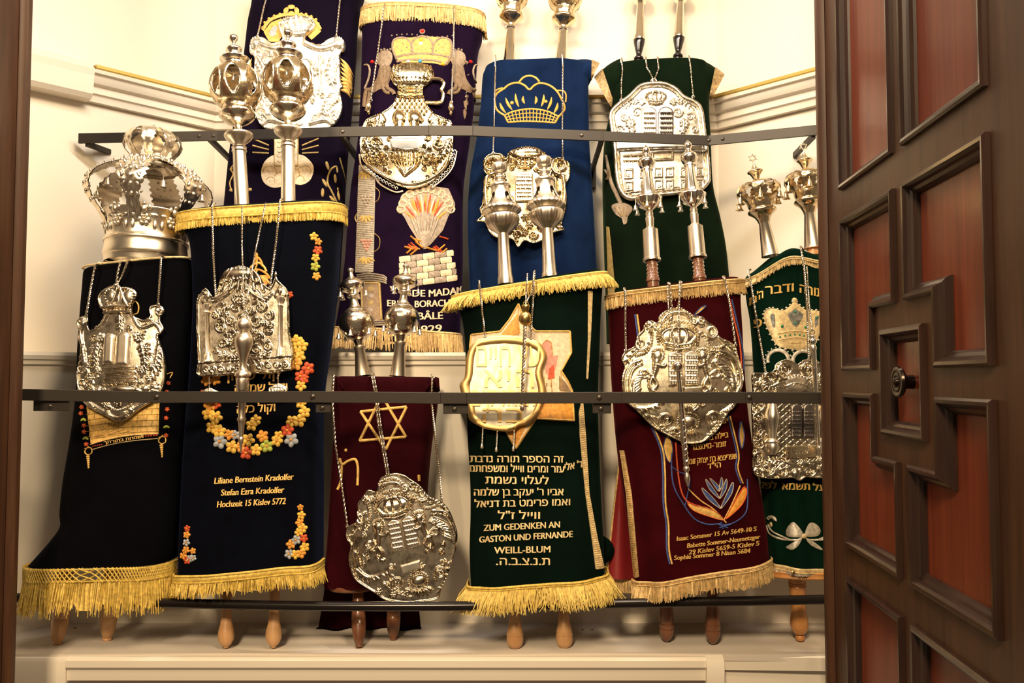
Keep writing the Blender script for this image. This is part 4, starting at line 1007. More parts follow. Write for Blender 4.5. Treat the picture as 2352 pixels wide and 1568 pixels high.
# ---------------------------------------------------------------- chased silver shields
class Relief:
    """a hammered plate: heights (pixels) over the plate's own plane, cut to an outline"""
    def __init__(s, out, step=1.5, sm=3):
        s.out = catmull(out, sm, True) if sm else np.array(out, float); s.st = step
        lo = s.out.min(0)-2; hi = s.out.max(0)+2
        s.X, s.Y = np.meshgrid(np.arange(lo[0], hi[0], step), np.arange(lo[1], hi[1], step))
        s.ins = inpoly(s.out, s.X, s.Y); s.D = dist_line(s.out, s.X, s.Y, True); s.H = np.zeros_like(s.X); s.res = []
        s.gain = 1.0; s.base = np.zeros_like(s.X)
    def up(s, prof): s.H = np.maximum(s.H, prof)
    def loc(s, cx, cy, r):
        return (s.X > cx-r) & (s.X < cx+r) & (s.Y > cy-r) & (s.Y < cy+r)
    def ridge(s, pts, w, h, sm=4, taper=False, add=False):
        P = catmull(pts, sm) if sm and len(pts) > 2 else np.array(pts, float)
        lo = P.min(0)-w; hi = P.max(0)+w; k = (s.X > lo[0]) & (s.X < hi[0]) & (s.Y > lo[1]) & (s.Y < hi[1])
        if not k.any(): return
        x, y = s.X[k], s.Y[k]
        if taper:
            v = np.zeros(len(x)); n = len(P)
            for i in range(n-1):
                ww = max(.25, w*(1-.75*i/n)); d = dist_line(P[i:i+2], x, y); v = np.maximum(v, h*ww/w*np.sqrt(np.clip(1-(d/ww)**2, 0, 1)))
        else:
            d = dist_line(P, x, y); v = h*np.sqrt(np.clip(1-(d/w)**2, 0, 1))
        if add: s.H[k] += v
        else: s.H[k] = np.maximum(s.H[k], v)
    def bump(s, cx, cy, rx, ry, h, rot=0, add=False):
        c, n = cos(rot), sin(rot); k = s.loc(cx, cy, max(rx, ry)+1); x = s.X[k]-cx; y = s.Y[k]-cy
        q = ((x*c+y*n)/rx)**2+((-x*n+y*c)/ry)**2; v = h*np.sqrt(np.clip(1-q, 0, 1))
        if add: s.H[k] += v
        else: s.H[k] = np.maximum(s.H[k], v)
    def rim(s, w, h, inset=0): s.up(np.where(s.ins, h*np.sqrt(np.clip(1-((s.D-inset-w)/w)**2, 0, 1)), 0))
    def beads(s, pts, gap, r, h, sm=4):
        P = resample(catmull(pts, sm) if sm and len(pts) > 2 else np.array(pts, float), gap)
        for x, y in P: s.bump(x, y, r, r, h)
    def spiral(s, cx, cy, r, a0=0, turns=1.4, w=2.2, h=3.5, d=1):
        P = [(cx+r*(1-.8*t)*cos(a0+d*t*turns*2*pi), cy+r*(1-.8*t)*sin(a0+d*t*turns*2*pi)) for t in np.linspace(0, 1, 18)]
        s.ridge(P, w, h, 0, True); s.bump(P[-1][0], P[-1][1], w*1.1, w*1.1, h)
    def leaf(s, x0, y0, x1, y1, w, h):
        L = math.hypot(x1-x0, y1-y0); a = math.atan2(y1-y0, x1-x0)
        s.bump((x0+x1)/2, (y0+y1)/2, L/2, w, h, a)
        s.ridge([(x0, y0), (x1, y1)], max(.9, w*.28), -h*.0+h*1.18, 0)
    def plume(s, pts, w, h, n=7, side=1):
        P = catmull(pts, 8); s.ridge(pts, w*.35, h*1.1, 6, True)
        for i in range(n):
            t = i/n; j = int(t*(len(P)-2)); d = P[j+1]-P[j]; d = d/(np.linalg.norm(d)+1e-9)
            for q in ((1, -1) if side == 0 else (side,)):
                nrm = np.array([-d[1], d[0]])*q; e = P[j]+(nrm*.8+d*.75)*w*(1-.45*t)
                s.leaf(P[j][0], P[j][1], e[0], e[1], w*.23, h*.85)
    def rosette(s, cx, cy, r, n=6, h=3):
        for k in range(n): s.bump(cx+r*.6*cos(2*pi*k/n), cy+r*.6*sin(2*pi*k/n), r*.42, r*.3, h, 2*pi*k/n)
        s.bump(cx, cy, r*.3, r*.3, h*1.3)
    def slab(s, poly, h, edge=2.0, add=False, sm=0):
        P = catmull(poly, sm, True) if sm else np.array(poly, float); i = inpoly(P, s.X, s.Y); d = dist_line(P, s.X, s.Y, True)
        v = np.where(i, h*np.sqrt(np.clip(1-(1-np.minimum(1, d/edge))**2, 0, 1)), 0)
        if add: s.H += v
        else: s.up(v)
    def clear(s, poly, h=0.0, sm=0):
        P = catmull(poly, sm, True) if sm else np.array(poly, float); i = inpoly(P, s.X, s.Y); s.H[i] = h
    def filler(s, n, seed, size, avoid=(), h=3.0, inset=6):
        """flowers, leaves and curls scattered over the free ground"""
        rnd = random.Random(seed); lo = s.out.min(0); hi = s.out.max(0); placed = []; av = [np.array(a, float) for a in avoid]; tries = 0
        while len(placed) < n and tries < n*60:
            tries += 1; x = rnd.uniform(lo[0], hi[0]); y = rnd.uniform(lo[1], hi[1]); q = np.array([x]), np.array([y])
            if not inpoly(s.out, *q)[0] or dist_line(s.out, *q, True)[0] < inset: continue
            if any(inpoly(a, *q)[0] for a in av): continue
            if any(math.hypot(x-a, y-b) < size*1.25 for a, b in placed): continue
            placed.append((x, y)); k = rnd.random(); r = size*rnd.uniform(.7, 1.05); a = rnd.uniform(0, 6.28)
            if k < .45: s.spiral(x, y, r, a, rnd.uniform(1, 1.5), r*.24, h, rnd.choice((-1, 1)))
            elif k < .65: s.rosette(x, y, r*.9, 6, h)
            else:
                for b in (-.6, 0, .6): s.leaf(x-cos(a)*r*.5, y-sin(a)*r*.5, x+cos(a+b)*r, y+sin(a+b)*r, r*.24, h)
    def crown(s, cx, cy, w, hh, h, rot=0, clear=True):
        """an embossed crown: band, five arches with beads, orb"""
        T = lambda x, y: (cx+x*cos(rot)-y*sin(rot), cy+x*sin(rot)+y*cos(rot))
        body = [T(-.62*w, .45*hh), T(-1.0*w, -.05*hh), T(-.9*w, -.45*hh), T(-.45*w, -.72*hh), T(0, -.62*hh), T(.45*w, -.72*hh), T(.9*w, -.45*hh), T(w, -.05*hh), T(.62*w, .45*hh)]
        s.slab(body, h, w*.5, sm=3)
        for q in (-.78, -.4, 0, .4, .78): s.ridge([T(q*w*.72, .4*hh), T(q*w*1.08, -.1*hh), T(q*w*.8, -.5*hh), T(q*w*.25, -.66*hh)], w*.07, h*1.28)
        s.beads([T(-.95*w, -.1*hh), T(-.88*w, -.48*hh), T(-.45*w, -.76*hh), T(0, -.66*hh), T(.45*w, -.76*hh), T(.88*w, -.48*hh), T(.95*w, -.1*hh)], w*.14, w*.065, h*1.3)
        s.ridge([T(-.68*w, .38*hh), T(0, .52*hh), T(.68*w, .38*hh)], w*.10, h*1.25); s.ridge([T(-.60*w, .66*hh), T(0, .80*hh), T(.60*w, .66*hh)], w*.08, h*1.1)
        s.beads([T(-.62*w, .52*hh), T(0, .66*hh), T(.62*w, .52*hh)], w*.16, w*.06, h*1.2)
        s.bump(*T(0, -.84*hh), w*.13, w*.13, h*1.2)
    def mesh(s, name, mat, parent, PL, h0=0.0, bow=0.0, thick=3.0):
        keep = s.ins | (s.D < s.st*.5); H, Wd = s.X.shape
        q = keep[:-1, :-1] & keep[1:, :-1] & keep[:-1, 1:] & keep[1:, 1:]
        cnt = np.zeros((H+1, Wd+1), int); cnt[:-1, :-1][1:, 1:] += 0
        use = np.zeros((H, Wd), int)
        for a in (0, 1):
            for b in (0, 1): use[a:H-1+a, b:Wd-1+b] += q
        idx = -np.ones((H, Wd), int); k = use > 0; idx[k] = np.arange(k.sum())
        px = s.X[k].copy(); py = s.Y[k].copy(); h = s.H[k]*s.gain+s.base[k]+h0; bd = use[k] < 4
        P = s.out; n = len(P)                                # pull border nodes on to the outline
        bx, by = px[bd], py[bd]; best = np.full(len(bx), 1e9); nx, ny = bx.copy(), by.copy()
        for i in range(n):
            a, b = P[i], P[(i+1) % n]; d = b-a; L = d@d+1e-9; t = np.clip(((bx-a[0])*d[0]+(by-a[1])*d[1])/L, 0, 1)
            x = a[0]+t*d[0]; y = a[1]+t*d[1]; dd = np.hypot(bx-x, by-y); m = dd < best; best[m] = dd[m]; nx[m] = x[m]; ny[m] = y[m]
        m = best < s.st*1.6; bx[m] = nx[m]; by[m] = ny[m]; px[bd] = bx; py[bd] = by
        cx = (P[:, 0].min()+P[:, 0].max())/2; hw = (P[:, 0].max()-P[:, 0].min())/2
        h = h-bow*((px-cx)/hw)**2
        V = PL.pts(px, py, h); Vb = PL.pts(px[bd], py[bd], -bow*((px[bd]-cx)/hw)**2-thick)
        bi = np.flatnonzero(bd); bmap = {int(i): len(V)+j for j, i in enumerate(bi)}
        Fc = []; ec = {}
        for i, j in zip(*np.nonzero(q)):
            f = (int(idx[i, j]), int(idx[i+1, j]), int(idx[i+1, j+1]), int(idx[i, j+1])); Fc.append(f)
            for e in ((f[0], f[1]), (f[1], f[2]), (f[2], f[3]), (f[3], f[0])):
                if bd[e[0]] and bd[e[1]]:
                    r = (e[1], e[0])
                    if r in ec: del ec[r]
                    else: ec[e] = 1
        for a, b in ec: Fc.append((a, b, bmap[b], bmap[a]))
        mb = MB(); mb.v = [tuple(v) for v in V]+[tuple(v) for v in Vb]; mb.f = Fc; mb.m = [0]*len(Fc)
        return mb.build(name, mat, parent, sharp=75)
class Plane:
    """the plane a shield hangs in, through two image heights with their depths"""
    def __init__(s, xc, y0, Y0, y1, Y1):
        a = W(xc, y0, Y0); b = W(xc, y1, Y1); s.o = a; v = (b-a).normalized(); s.n = v.cross(Vector((1, 0, 0))).normalized()
        if s.n.y > 0: s.n = -s.n
        s.k = (Y0+Y1)/2/F
    def pts(s, px, py, h):
        px = np.asarray(px, float); py = np.asarray(py, float); dx = (px-CX)/F; dz = -(py-CY)/F
        d = np.stack([dx, _cp-dz*_sp, _sp+dz*_cp], -1); n = np.array(s.n); e = np.array(EYE)
        t = ((np.array(s.o)-e)@n)/(d@n); return e+d*t[..., None]+n*(np.asarray(h)*s.k)[..., None]
    def p(s, x, y, h=0): return Vector(s.pts(np.array([x]), np.array([y]), np.array([float(h)]))[0])
def shield(key, label, y0, y1, xc, off=.011):
    Mt = SC[key]; f = lambda y: Mt.Y(y)-lerp(Mt.dp[0], Mt.dp[1], np.clip((y-Mt.R[0][1])/(Mt.R[-1][1]-Mt.R[0][1]), 0, 1))-off
    PL = Plane(xc, y0, f(y0), y1, f(y1)); root = thing('torah_shield', label, 'shield', PL.p(xc, y1)); PL.f = f; PL.Mt = Mt
    return root, PL
def chains(root, PL, lines, top=.014, r=.0019):
    top = max(top, .014)
    for L in lines:
        mb = MB(); pts = []
        for i, (x, y) in enumerate(L):
            t = i/(len(L)-1); a = W(x, y, PL.f(y)-top); b = PL.p(x, y, 1.5); pts.append(a.lerp(b, t) if i < len(L)-1 else b)
        x, y = L[0]; zt = PL.Mt.rt+.0035; a = W(x, y, PL.Mt.Y(y)-.03); b = W(x, y, PL.f(y)-top+.014); zc_ = PL.Mt.topz(a.x)+.0035; a.z = zc_; b.z = max(b.z, PL.Mt.topz(b.x)+.002); b.y += .016; pts = [a, b]+pts
        chain(mb, pts, r); 
        mb.tube([PL.p(L[-1][0]+3.2*cos(k*pi/5), L[-1][1]+1+3.2*sin(k*pi/5), 2) for k in range(11)], .0008, 5)
        mb.build('chain', M['chain'], root)
def patch(name, PL, poly, mat, parent, fn=None, h=3.0, edge=2.5, step=1.2, sm=0, bow=0, base=0.0):
    R = Relief(poly, step, sm); R.H += np.where(R.ins, h*np.sqrt(np.clip(1-(1-np.minimum(1, R.D/edge))**2, 0, 1)), 0)
    if fn: fn(R)
    return R.mesh(name, mat, parent, PL, base, bow, 1.0)
def tablet_poly(x0, y0, x1, y1, sk=0):
    w = x1-x0; T = [(x0, y1), (x0+sk*0, y0+w*.45)]+[(x0+w/2-w/2*cos(a), y0+w*.45-w*.45*sin(a)) for a in np.linspace(.2, pi-.2, 7)]+[(x1, y0+w*.45), (x1, y1)]
    return [(x+sk*(y1-y)/(y1-y0), y) for x, y in T]
def lines_on(R, x0, x1, ys, w=.8, h=1.2, seed=1, sk=0, y1=0):
    """rows of tiny engraved letters"""
    rnd = random.Random(seed)
    for y in ys:
        x = x0
        while x < x1-2:
            L = rnd.uniform(2, 4.5); R.ridge([(x, y), (x+L*.8, y)], w, h, 0, add=True); R.ridge([(x+L*.7, y), (x+L*.7, y+2.6)], w, h, 0, add=True); x += L+1.2
# ---- black scroll: crowned shield with two tablets and curled shoulders
root, PL = shield('L1', 'old silver shield with two plain tablets, hanging on the black scroll', 655, 965, 275)
out = [(267,653),(241,663),(225,680),(227,698),(238,715),(238,732),(224,749),(207,758),(201,746),(201,729),(191,725),(176,732),(174,746),(182,763),(177,773),(183,787),(184,808),(177,853),(176,890),(182,911),(200,932),(238,952),(272,968),(293,961),(320,939),(358,915),(375,887),(380,853),(374,808),(362,773),(368,767),(375,753),(368,739),(367,729),(375,715),(372,703),(358,699),(344,703),(342,715),(344,725),(331,734),(315,729),(305,722),(305,698),(313,684),(313,670),(300,660),(279,658)]
R = Relief(out, 1.4); R.rim(2.2, 2.5)
R.base += np.where(R.ins, 7*np.exp(-((R.X-275)/70)**2-((R.Y-830)/80)**2), 0)
tab = [(236,760),(302,755),(304,850),(236,850)]
def mir(f): f(1); f(-1)
for q in (1, -1):
    c = 276; X = lambda x: c+q*x
    R.bump(X(20), 680, 15, 20, 7, q*.4); R.ridge([X(8)+0, 665] and [(X(4), 664), (X(12), 690), (X(22), 706)], 3, 8); R.beads([(X(4), 662), (X(22), 664), (X(34), 678), (X(26), 700)], 7, 2.6, 8)
    R.spiral(X(91), 714 if q > 0 else 736, 9, pi/2, 1.3, 3, 6, q); R.bump(X(85), 712 if q > 0 else 736, 5, 7, 6)
    R.ridge([(X(30), 722), (X(48), 752), (X(78), 742), (X(92), 760), (X(88), 790)], 4.5, 5); R.ridge([(X(92), 775), (X(98), 830), (X(96), 890), (X(60), 935)], 3.2, 5)
    R.rosette(X(44), 776, 12, 7, 5); R.plume([(X(88), 800), (X(80), 840), (X(62), 880)], 22, 5, 8, -q); R.rosette(X(60), 800, 10, 6, 5)
    R.plume([(X(50), 790), (X(58), 830), (X(50), 866)], 14, 5, 7, 0); R.rosette(X(72), 838, 8, 6, 5); R.rosette(X(50), 852, 9, 6, 5); R.rosette(X(68), 868, 9, 6, 5)
    R.plume([(X(38), 895), (X(66), 900), (X(86), 880)], 15, 4, 6, 0)
R.ridge([(228, 708), (270, 704), (308, 706)], 3.5, 8); R.ridge([(236, 720), (272, 716), (306, 718)], 3.5, 7); R.beads([(234, 714), (272, 710), (306, 712)], 8, 2.4, 9)
R.bump(267, 656, 6, 6, 7); R.plume([(276, 726), (276, 744), (276, 760)], 12, 4.5, 4, 0)
for y, w in ((846, 38), (858, 34), (870, 34), (880, 36)): R.ridge([(c-w, y+2), (c+w, y-2)], 3, 6, 0)
R.bump(282, 895, 34, 11, 8); R.beads([(246, 886), (282, 881), (318, 884)], 4.5, 1.6, 7); R.bump(335, 893, 9, 9, 7); R.bump(228, 897, 8, 8, 7)
R.ridge([(206, 925), (240, 945), (272, 960), (310, 938), (350, 912)], 3, 4); R.beads([(238, 925), (272, 942), (308, 924)], 6, 2.2, 4)
R.filler(34, 8, 8, [[(232, 755), (306, 755), (306, 905), (232, 905)], [(220, 640), (320, 640), (320, 735), (220, 735)]], 5, 6); R.gain = 1.2
plate = R.mesh('plate', M['pl_old'], root, PL, bow=6)
for x0, x1, y0 in ((239, 266, 766), (268, 300, 762)): patch('tablet', PL, tablet_poly(x0, y0, x1, 838 if x0 < 250 else 842, 4), M['silver_d'], root, None, 8, 9, base=6)
chains(root, PL, [[(219, 608), (208, 665), (199, 724)], [(276, 603), (270, 630), (268, 652)], [(293, 600), (282, 630), (270, 652)], [(370, 590), (367, 640), (364, 698)]], .004)
# ---- navy scroll: gate with two columns under a draped canopy
root, PL = shield('L2', 'dark silver gate-shaped shield with two columns, hanging on the navy scroll', 612, 865, 560, off=.018)
out = [(459,865),(455,832),(451,697),(462,674),(473,661),(486,676),(493,684),(504,652),(517,627),(532,615),(549,610),(570,613),(594,629),(606,650),(620,662),(630,642),(634,632),(639,644),(652,656),(661,668),(664,692),(666,763),(669,850),(560,858)]
R = Relief(out, 1.4, 2); R.rim(1.8, 3)
can = [(504,652),(517,627),(549,610),(594,629),(606,650)]
R.bump(552, 628, 42, 16, 8); 
for k in range(7): R.ridge([(552+(k-3)*9, 618), (552+(k-3)*15, 640), (552+(k-3)*19-4, 668)], 4, 7)
R.beads([(510, 652), (535, 644), (565, 642), (600, 652)], 8, 3, 9)
for q in (-1, 1):
    for k in range(4): R.ridge([(552+q*(10+k*6), 655), (552+q*(30+k*8), 676+k*3), (552+q*(58+k*5), 684-k*6+8)], 3.2, 5.5-k*.4)
R.crown(553, 690, 20, 14, 6)
inner = [(497,700),(625,690),(630,815),(497,830)]
R.filler(46, 5, 11, [], 5, 8) if False else None
for (x, y, r) in [(510,710,13),(530,735,12),(508,752,12),(535,770,12),(512,790,12),(600,705,13),(618,725,11),(590,742,12),(618,760,12),(596,775,12),(617,795,11),(575,712,11),(540,705,9),(560,735,12),(538,800,12),(590,802,12)]: R.spiral(x, y, r, x*.7, 1.4, 3, 5, 1 if (x+y) % 2 else -1)
for (x, y) in [(520,722),(545,752),(522,768),(606,742),(583,760),(606,786),(575,785),(552,780)]: R.rosette(x, y, 7, 6, 5)
for q in (-1, 1): R.plume([(560, 815), (560+q*25, 822), (560+q*60, 808)], 14, 5, 7, 0)
base = [(462,836),(666,820),(667,846),(461,861)]; R.slab(base, 2.2, 2)
R.ridge([(458, 834), (666, 818)], 2.2, 4.5, 0); R.ridge([(460, 863), (668, 847)], 2.0, 4, 0)
for k in range(11): R.spiral(474+k*18, 850-k*1.4, 8, k*2.1, 1.3, 2.2, 5.2, 1 if k % 2 else -1)
for q, x, yt in ((0, 478, 694), (1, 644, 680)): R.slab([(x-14, yt-2), (x, yt-26), (x+14, yt-4), (x+12, yt+2), (x-12, yt+4)], 3, 3); R.leaf(x, yt-4, x, yt-20, 7, 5)
R.filler(26, 8, 8, [[(455, 690), (494, 670), (494, 870), (455, 870)], [(630, 640), (672, 640), (672, 860), (630, 860)], [(455, 830), (670, 812), (670, 870), (455, 870)], [(500, 600), (610, 600), (615, 685), (500, 690)]], 5, 5)
R.gain = 1.25
R.mesh('plate', M['pl_dark'], root, PL)
for x, yt, yb in ((479, 700, 832), (644, 684, 820)):
    mb = MB(); a = PL.p(x, yb, 5); b = PL.p(x+(1 if x > 600 else -3), yt, 5); L = (b-a).length; k = PL.k
    mb.lathe([(0, 0), (0, 9*k), (.04*L, 9*k), (.06*L, 7*k), (.12*L, 7.5*k), (.15*L, 5*k), (.17*L, 4.6*k), (.84*L, 4.2*k), (.86*L, 6*k), (.90*L, 5*k), (.94*L, 8*k), (.99*L, 9.5*k), (L, 8*k), (L, 0)], a, b-a, 24, wob=lambda a, t: 1+.05*cos(10*a)); mb.build('column', M['silver'], root)
mb = MB(); a = PL.p(634, 634, 2); mb.lathe([(0, 2*PL.k), (2*PL.k, 3*PL.k), (5*PL.k, 3.2*PL.k), (8*PL.k, 2*PL.k), (11*PL.k, 0)], a, (0, 0, 1), 14); mb.build('finial_tip', M['silver'], root)
patch('hinged_plate', PL, [(577, 838), (590, 836), (590, 856), (577, 857)], M['silver_g'], root, None, 2, 2, base=4)
for x, y in ((481, 866), (639, 856)):                       # little crowns hanging under the plate
    mb = MB(); chain(mb, [PL.p(x, y, 1), PL.p(x, y+24, 1)], .0012, .005); mb.build('chain', M['chain'], root)
    patch('hanging_crown', PL, [(x-19, y+48), (x-22, y+36), (x-14, y+30), (x, y+24), (x+14, y+30), (x+22, y+34), (x+18, y+48), (x, y+56)], M['silver_d'], root, lambda R, x=x, y=y: (R.crown(x, y+40, 17, 12, 3), R.rim(1.2, 2)), 1.5, 2, sm=3)
chains(root, PL, [[(487, 476), (490, 580), (496, 683)], [(643, 462), (634, 560), (620, 660)]], .014)
# ---- round rocaille shields on the maroon and the crimson scroll
def rocaille(R, c, s, rot, tabs=True):
    """edge scrolls, lions and plumes of the two round shields, written for the crimson one and turned about its middle"""
    cx, cy = c; co, si = cos(rot)*s, sin(rot)*s
    T = lambda x, y: (cx+(x-1568)*co-(y-862)*si, cy+(x-1568)*si+(y-862)*co)
    TT = lambda P: [T(*p) for p in P]
    R.crown(*T(1557, 777), 46*s, 34*s, 8*s, rot)
    R.beads(TT([(1513, 790), (1510, 765), (1528, 745), (1556, 738), (1585, 744), (1603, 768), (1600, 792)]), 6.5*s, 2.6*s, 6*s)
    R.ridge(TT([(1520, 740), (1532, 724), (1556, 717), (1578, 722), (1586, 736)]), 4*s, 6*s); R.beads(TT([(1514, 732), (1532, 714), (1556, 708), (1576, 712), (1588, 726)]), 6*s, 2.6*s, 5*s)
    for (x, y, r, a, d) in [(1507, 748, 9, 0, 1), (1594, 738, 9, pi, -1), (1472, 790, 15, .5, 1), (1634, 762, 17, 2.4, -1), (1488, 745, 9, 1.5, -1), (1612, 736, 10, 1.5, 1)]: R.spiral(*T(x, y), r*s, a+rot, 1.3, 3.4*s, 6*s, d)
    R.beads(TT([(1495, 757), (1496, 785), (1484, 808), (1462, 816)]), 6*s, 3*s, 4.5*s); R.beads(TT([(1620, 770), (1630, 795), (1652, 798), (1668, 790)]), 6*s, 3*s, 4.5*s)
    R.plume(TT([(1462, 770), (1468, 798), (1448, 818), (1436, 836)]), 13*s, 5*s, 6, 1); R.plume(TT([(1650, 775), (1668, 792), (1690, 812)]), 13*s, 5*s, 6, -1)
    for q in (0, 1):
        if q == 0:
            R.ridge(TT([(1470, 828), (1448, 838), (1436, 868), (1437, 905)]), 4.2*s, 6*s); R.ridge(TT([(1474, 836), (1456, 846), (1446, 872), (1447, 905)]), 2.6*s, 5*s)
            R.plume(TT([(1455, 905), (1458, 875), (1472, 852)]), 20*s, 5*s, 7, 1); R.spiral(*T(1466, 832), 7*s, rot, 1.2, 3*s, 6*s, 1)
        else:
            R.ridge(TT([(1650, 806), (1680, 816), (1698, 848), (1702, 880), (1690, 905)]), 4.6*s, 6*s); R.ridge(TT([(1656, 814), (1678, 826), (1690, 852), (1692, 880)]), 2.8*s, 5*s)
            R.plume(TT([(1686, 888), (1680, 856), (1660, 834), (1650, 826)]), 26*s, 5*s, 9, -1); R.spiral(*T(1653, 808), 8*s, rot+2, 1.2, 3*s, 6*s, -1)
    R.plume(TT([(1436, 912), (1460, 936), (1500, 934), (1522, 918)]), 17*s, 5*s, 9, 1); R.plume(TT([(1692, 910), (1680, 932), (1660, 944)]), 15*s, 5*s, 7, -1)
    R.spiral(*T(1530, 966), 17*s, rot+3, 1.4, 4*s, 6*s, 1); R.spiral(*T(1638, 962), 18*s, rot, 1.4, 4*s, 6*s, -1); R.spiral(*T(1548, 992), 10*s, rot, 1.2, 3*s, 5*s, -1)
    R.plume(TT([(1496, 958), (1520, 985), (1556, 1004)]), 11*s, 4.5*s, 7, -1); R.plume(TT([(1668, 952), (1648, 985), (1620, 1008)]), 11*s, 4.5*s, 7, 1)
    R.bump(*T(1582, 969), 20*s, 14*s, 8*s, rot); R.beads(TT([(1560, 982), (1556, 966), (1566, 952), (1590, 950), (1604, 962), (1602, 980)]), 5.5*s, 2.4*s, 5*s)
    for a in np.linspace(-1.0, 1.0, 7): R.leaf(*T(1582+8*sin(a), 950-8*cos(a)), *T(1582+26*sin(a), 946-22*cos(a)), 3*s, 5*s)
    for a in np.linspace(-1.1, 1.1, 7): R.leaf(*T(1582+12*sin(a), 984+6*cos(a)), *T(1584+32*sin(a), 988+20*cos(a)), 3.2*s, 5*s)
    for q, x0 in ((-1, 1510), (1, 1614)):                       # two rampant lions
        R.bump(*T(x0, 818), 13*s, 14*s, 8*s); R.beads(TT([(x0-q*2-12, 812), (x0-8, 804), (x0+8, 803), (x0+13, 815), (x0+8, 828)]), 5*s, 3*s, 8*s)
        R.ridge(TT([(x0+q*2, 828), (x0+q*6, 850), (x0+q*12, 872)]), 9*s, 7*s, taper=True); R.ridge(TT([(x0, 838), (x0-q*12, 842), (x0-q*18, 838)]), 3.6*s, 7*s)
        R.ridge(TT([(x0+q*10, 868), (x0+q*2, 884), (x0+q*10, 896), (x0+q*2, 902)]), 4.4*s, 6*s); R.ridge(TT([(x0+q*14, 868), (x0+q*18, 886), (x0+q*12, 900)]), 4*s, 6*s)
        R.ridge(TT([(x0+q*14, 862), (x0+q*30, 850), (x0+q*40, 856), (x0+q*34, 866), (x0+q*22, 866)]), 2.2*s, 4*s)
    return T
def roundtabs(root, PL, T, mat, seed, s):
    box = [(1533, 816), (1566, 816), (1567, 886), (1534, 888)]; b2 = [(1569, 815), (1602, 814), (1604, 884), (1570, 886)]
    for k, b in enumerate((box, b2)):
        poly = [T(*b[3]), T(*b[0])]+[T(lerp(b[0][0], b[1][0], t), b[0][1]-9*sin(pi*t)) for t in (.2, .4, .6, .8)]+[T(*b[1]), T(*b[2])]
        def fn(R, b=b, k=k):
            rnd = random.Random(seed+k)
            for r in range(6):
                x = b[0][0]+4
                while x < b[1][0]-4:
                    L = rnd.uniform(2.5, 5); R.ridge([T(x, b[0][1]+4+r*11.5), T(x+L, b[0][1]+4+r*11.5)], 1.0*s, 1.5*s, 0, add=True); R.ridge([T(x+L*.8, b[0][1]+4+r*11.5), T(x+L*.8, b[0][1]+9+r*11.5)], 1.0*s, 1.5*s, 0, add=True); x += L+2
        patch('tablet', PL, poly, mat, root, fn, 4*s, 3, base=8)
root, PL = shield('L5', 'large round pale silver shield with lions, hanging on the crimson scroll', 707, 1018, 1568)
out = [(1550,707),(1527,714),(1513,727),(1510,741),(1493,735),(1479,746),(1477,757),(1463,772),(1457,794),(1437,805),(1428,822),(1435,842),(1429,864),(1430,895),(1440,923),(1463,943),(1493,974),(1516,990),(1544,1004),(1575,1018),(1609,1017),(1631,1004),(1651,985),(1673,948),(1687,934),(1701,903),(1710,873),(1707,847),(1696,814),(1690,794),(1670,780),(1653,774),(1645,752),(1628,741),(1611,727),(1595,724),(1583,718),(1566,708)]
R = Relief(out, 1.4); R.rim(1.6, 2.2); R.base += np.where(R.ins, 6*np.exp(-((R.X-1568)/90)**2-((R.Y-862)/90)**2), 0)
T = rocaille(R, (1568, 862), 1.0, 0.0); R.slab([(1568, 890), (1612, 887), (1614, 905), (1570, 908)], 7, 3)
R.filler(30, 4, 8, [[T(1500, 800), T(1625, 800), T(1625, 910), T(1500, 910)], [T(1505, 735), T(1608, 735), T(1608, 802), T(1505, 802)], [T(1550, 945), T(1612, 945), T(1612, 990), T(1550, 990)]], 4.5, 5); R.gain = 1.25
R.mesh('plate', M['pl_warm'], root, PL, bow=7); roundtabs(root, PL, T, M['silver'], 3, 1.0)
chains(root, PL, [[(1436, 668), (1436, 740), (1437, 804)], [(1538, 652), (1541, 690), (1543, 708)], [(1565, 648), (1560, 690), (1556, 708)], [(1665, 640), (1676, 700), (1689, 792)]], .014)
root, PL = shield('L3', 'round dark silver shield tilted to one side, hanging low on the maroon scroll', 1086, 1385, 922, off=.014)
out = [(907,1086),(878,1094),(868,1112),(866,1128),(845,1124),(833,1140),(820,1157),(820,1194),(797,1210),(793,1235),(804,1252),(799,1285),(812,1327),(837,1347),(866,1364),(886,1378),(932,1386),(965,1383),(1005,1376),(1013,1356),(1027,1322),(1040,1285),(1048,1256),(1050,1223),(1040,1190),(1027,1165),(1007,1146),(986,1140),(965,1115),(942,1099),(928,1090)]
R = Relief(out, 1.4); R.rim(2.0, 3.0); R.base += np.where(R.ins, 8*np.exp(-((R.X-922)/85)**2-((R.Y-1240)/90)**2), 0)
T = rocaille(R, (930, 1238), .93, -.20)
R.filler(26, 4, 9, [[T(1500, 800), T(1625, 800), T(1625, 905), T(1500, 905)], [T(1505, 735), T(1608, 735), T(1608, 802), T(1505, 802)], [T(1550, 945), T(1612, 945), T(1612, 990), T(1550, 990)]], 4.5, 5)
R.gain = 1.35
R.mesh('plate', M['pl_old'], root, PL, bow=8); roundtabs(root, PL, T, M['silver_d'], 13, .93)
patch('name_plate', PL, [(920, 1298), (965, 1286), (968, 1304), (926, 1317)], M['silver'], root, lambda R: R.rim(1.2, 1.5), 3, 2, base=9)
chains(root, PL, [[(763, 918), (770, 1020), (784, 1110), (798, 1208)], [(991, 920), (1000, 1010), (1010, 1090), (1014, 1148)]], .010)
mb = MB()
z_ = PL.Mt.topz(W(860, 884, 1.68).x)+.004
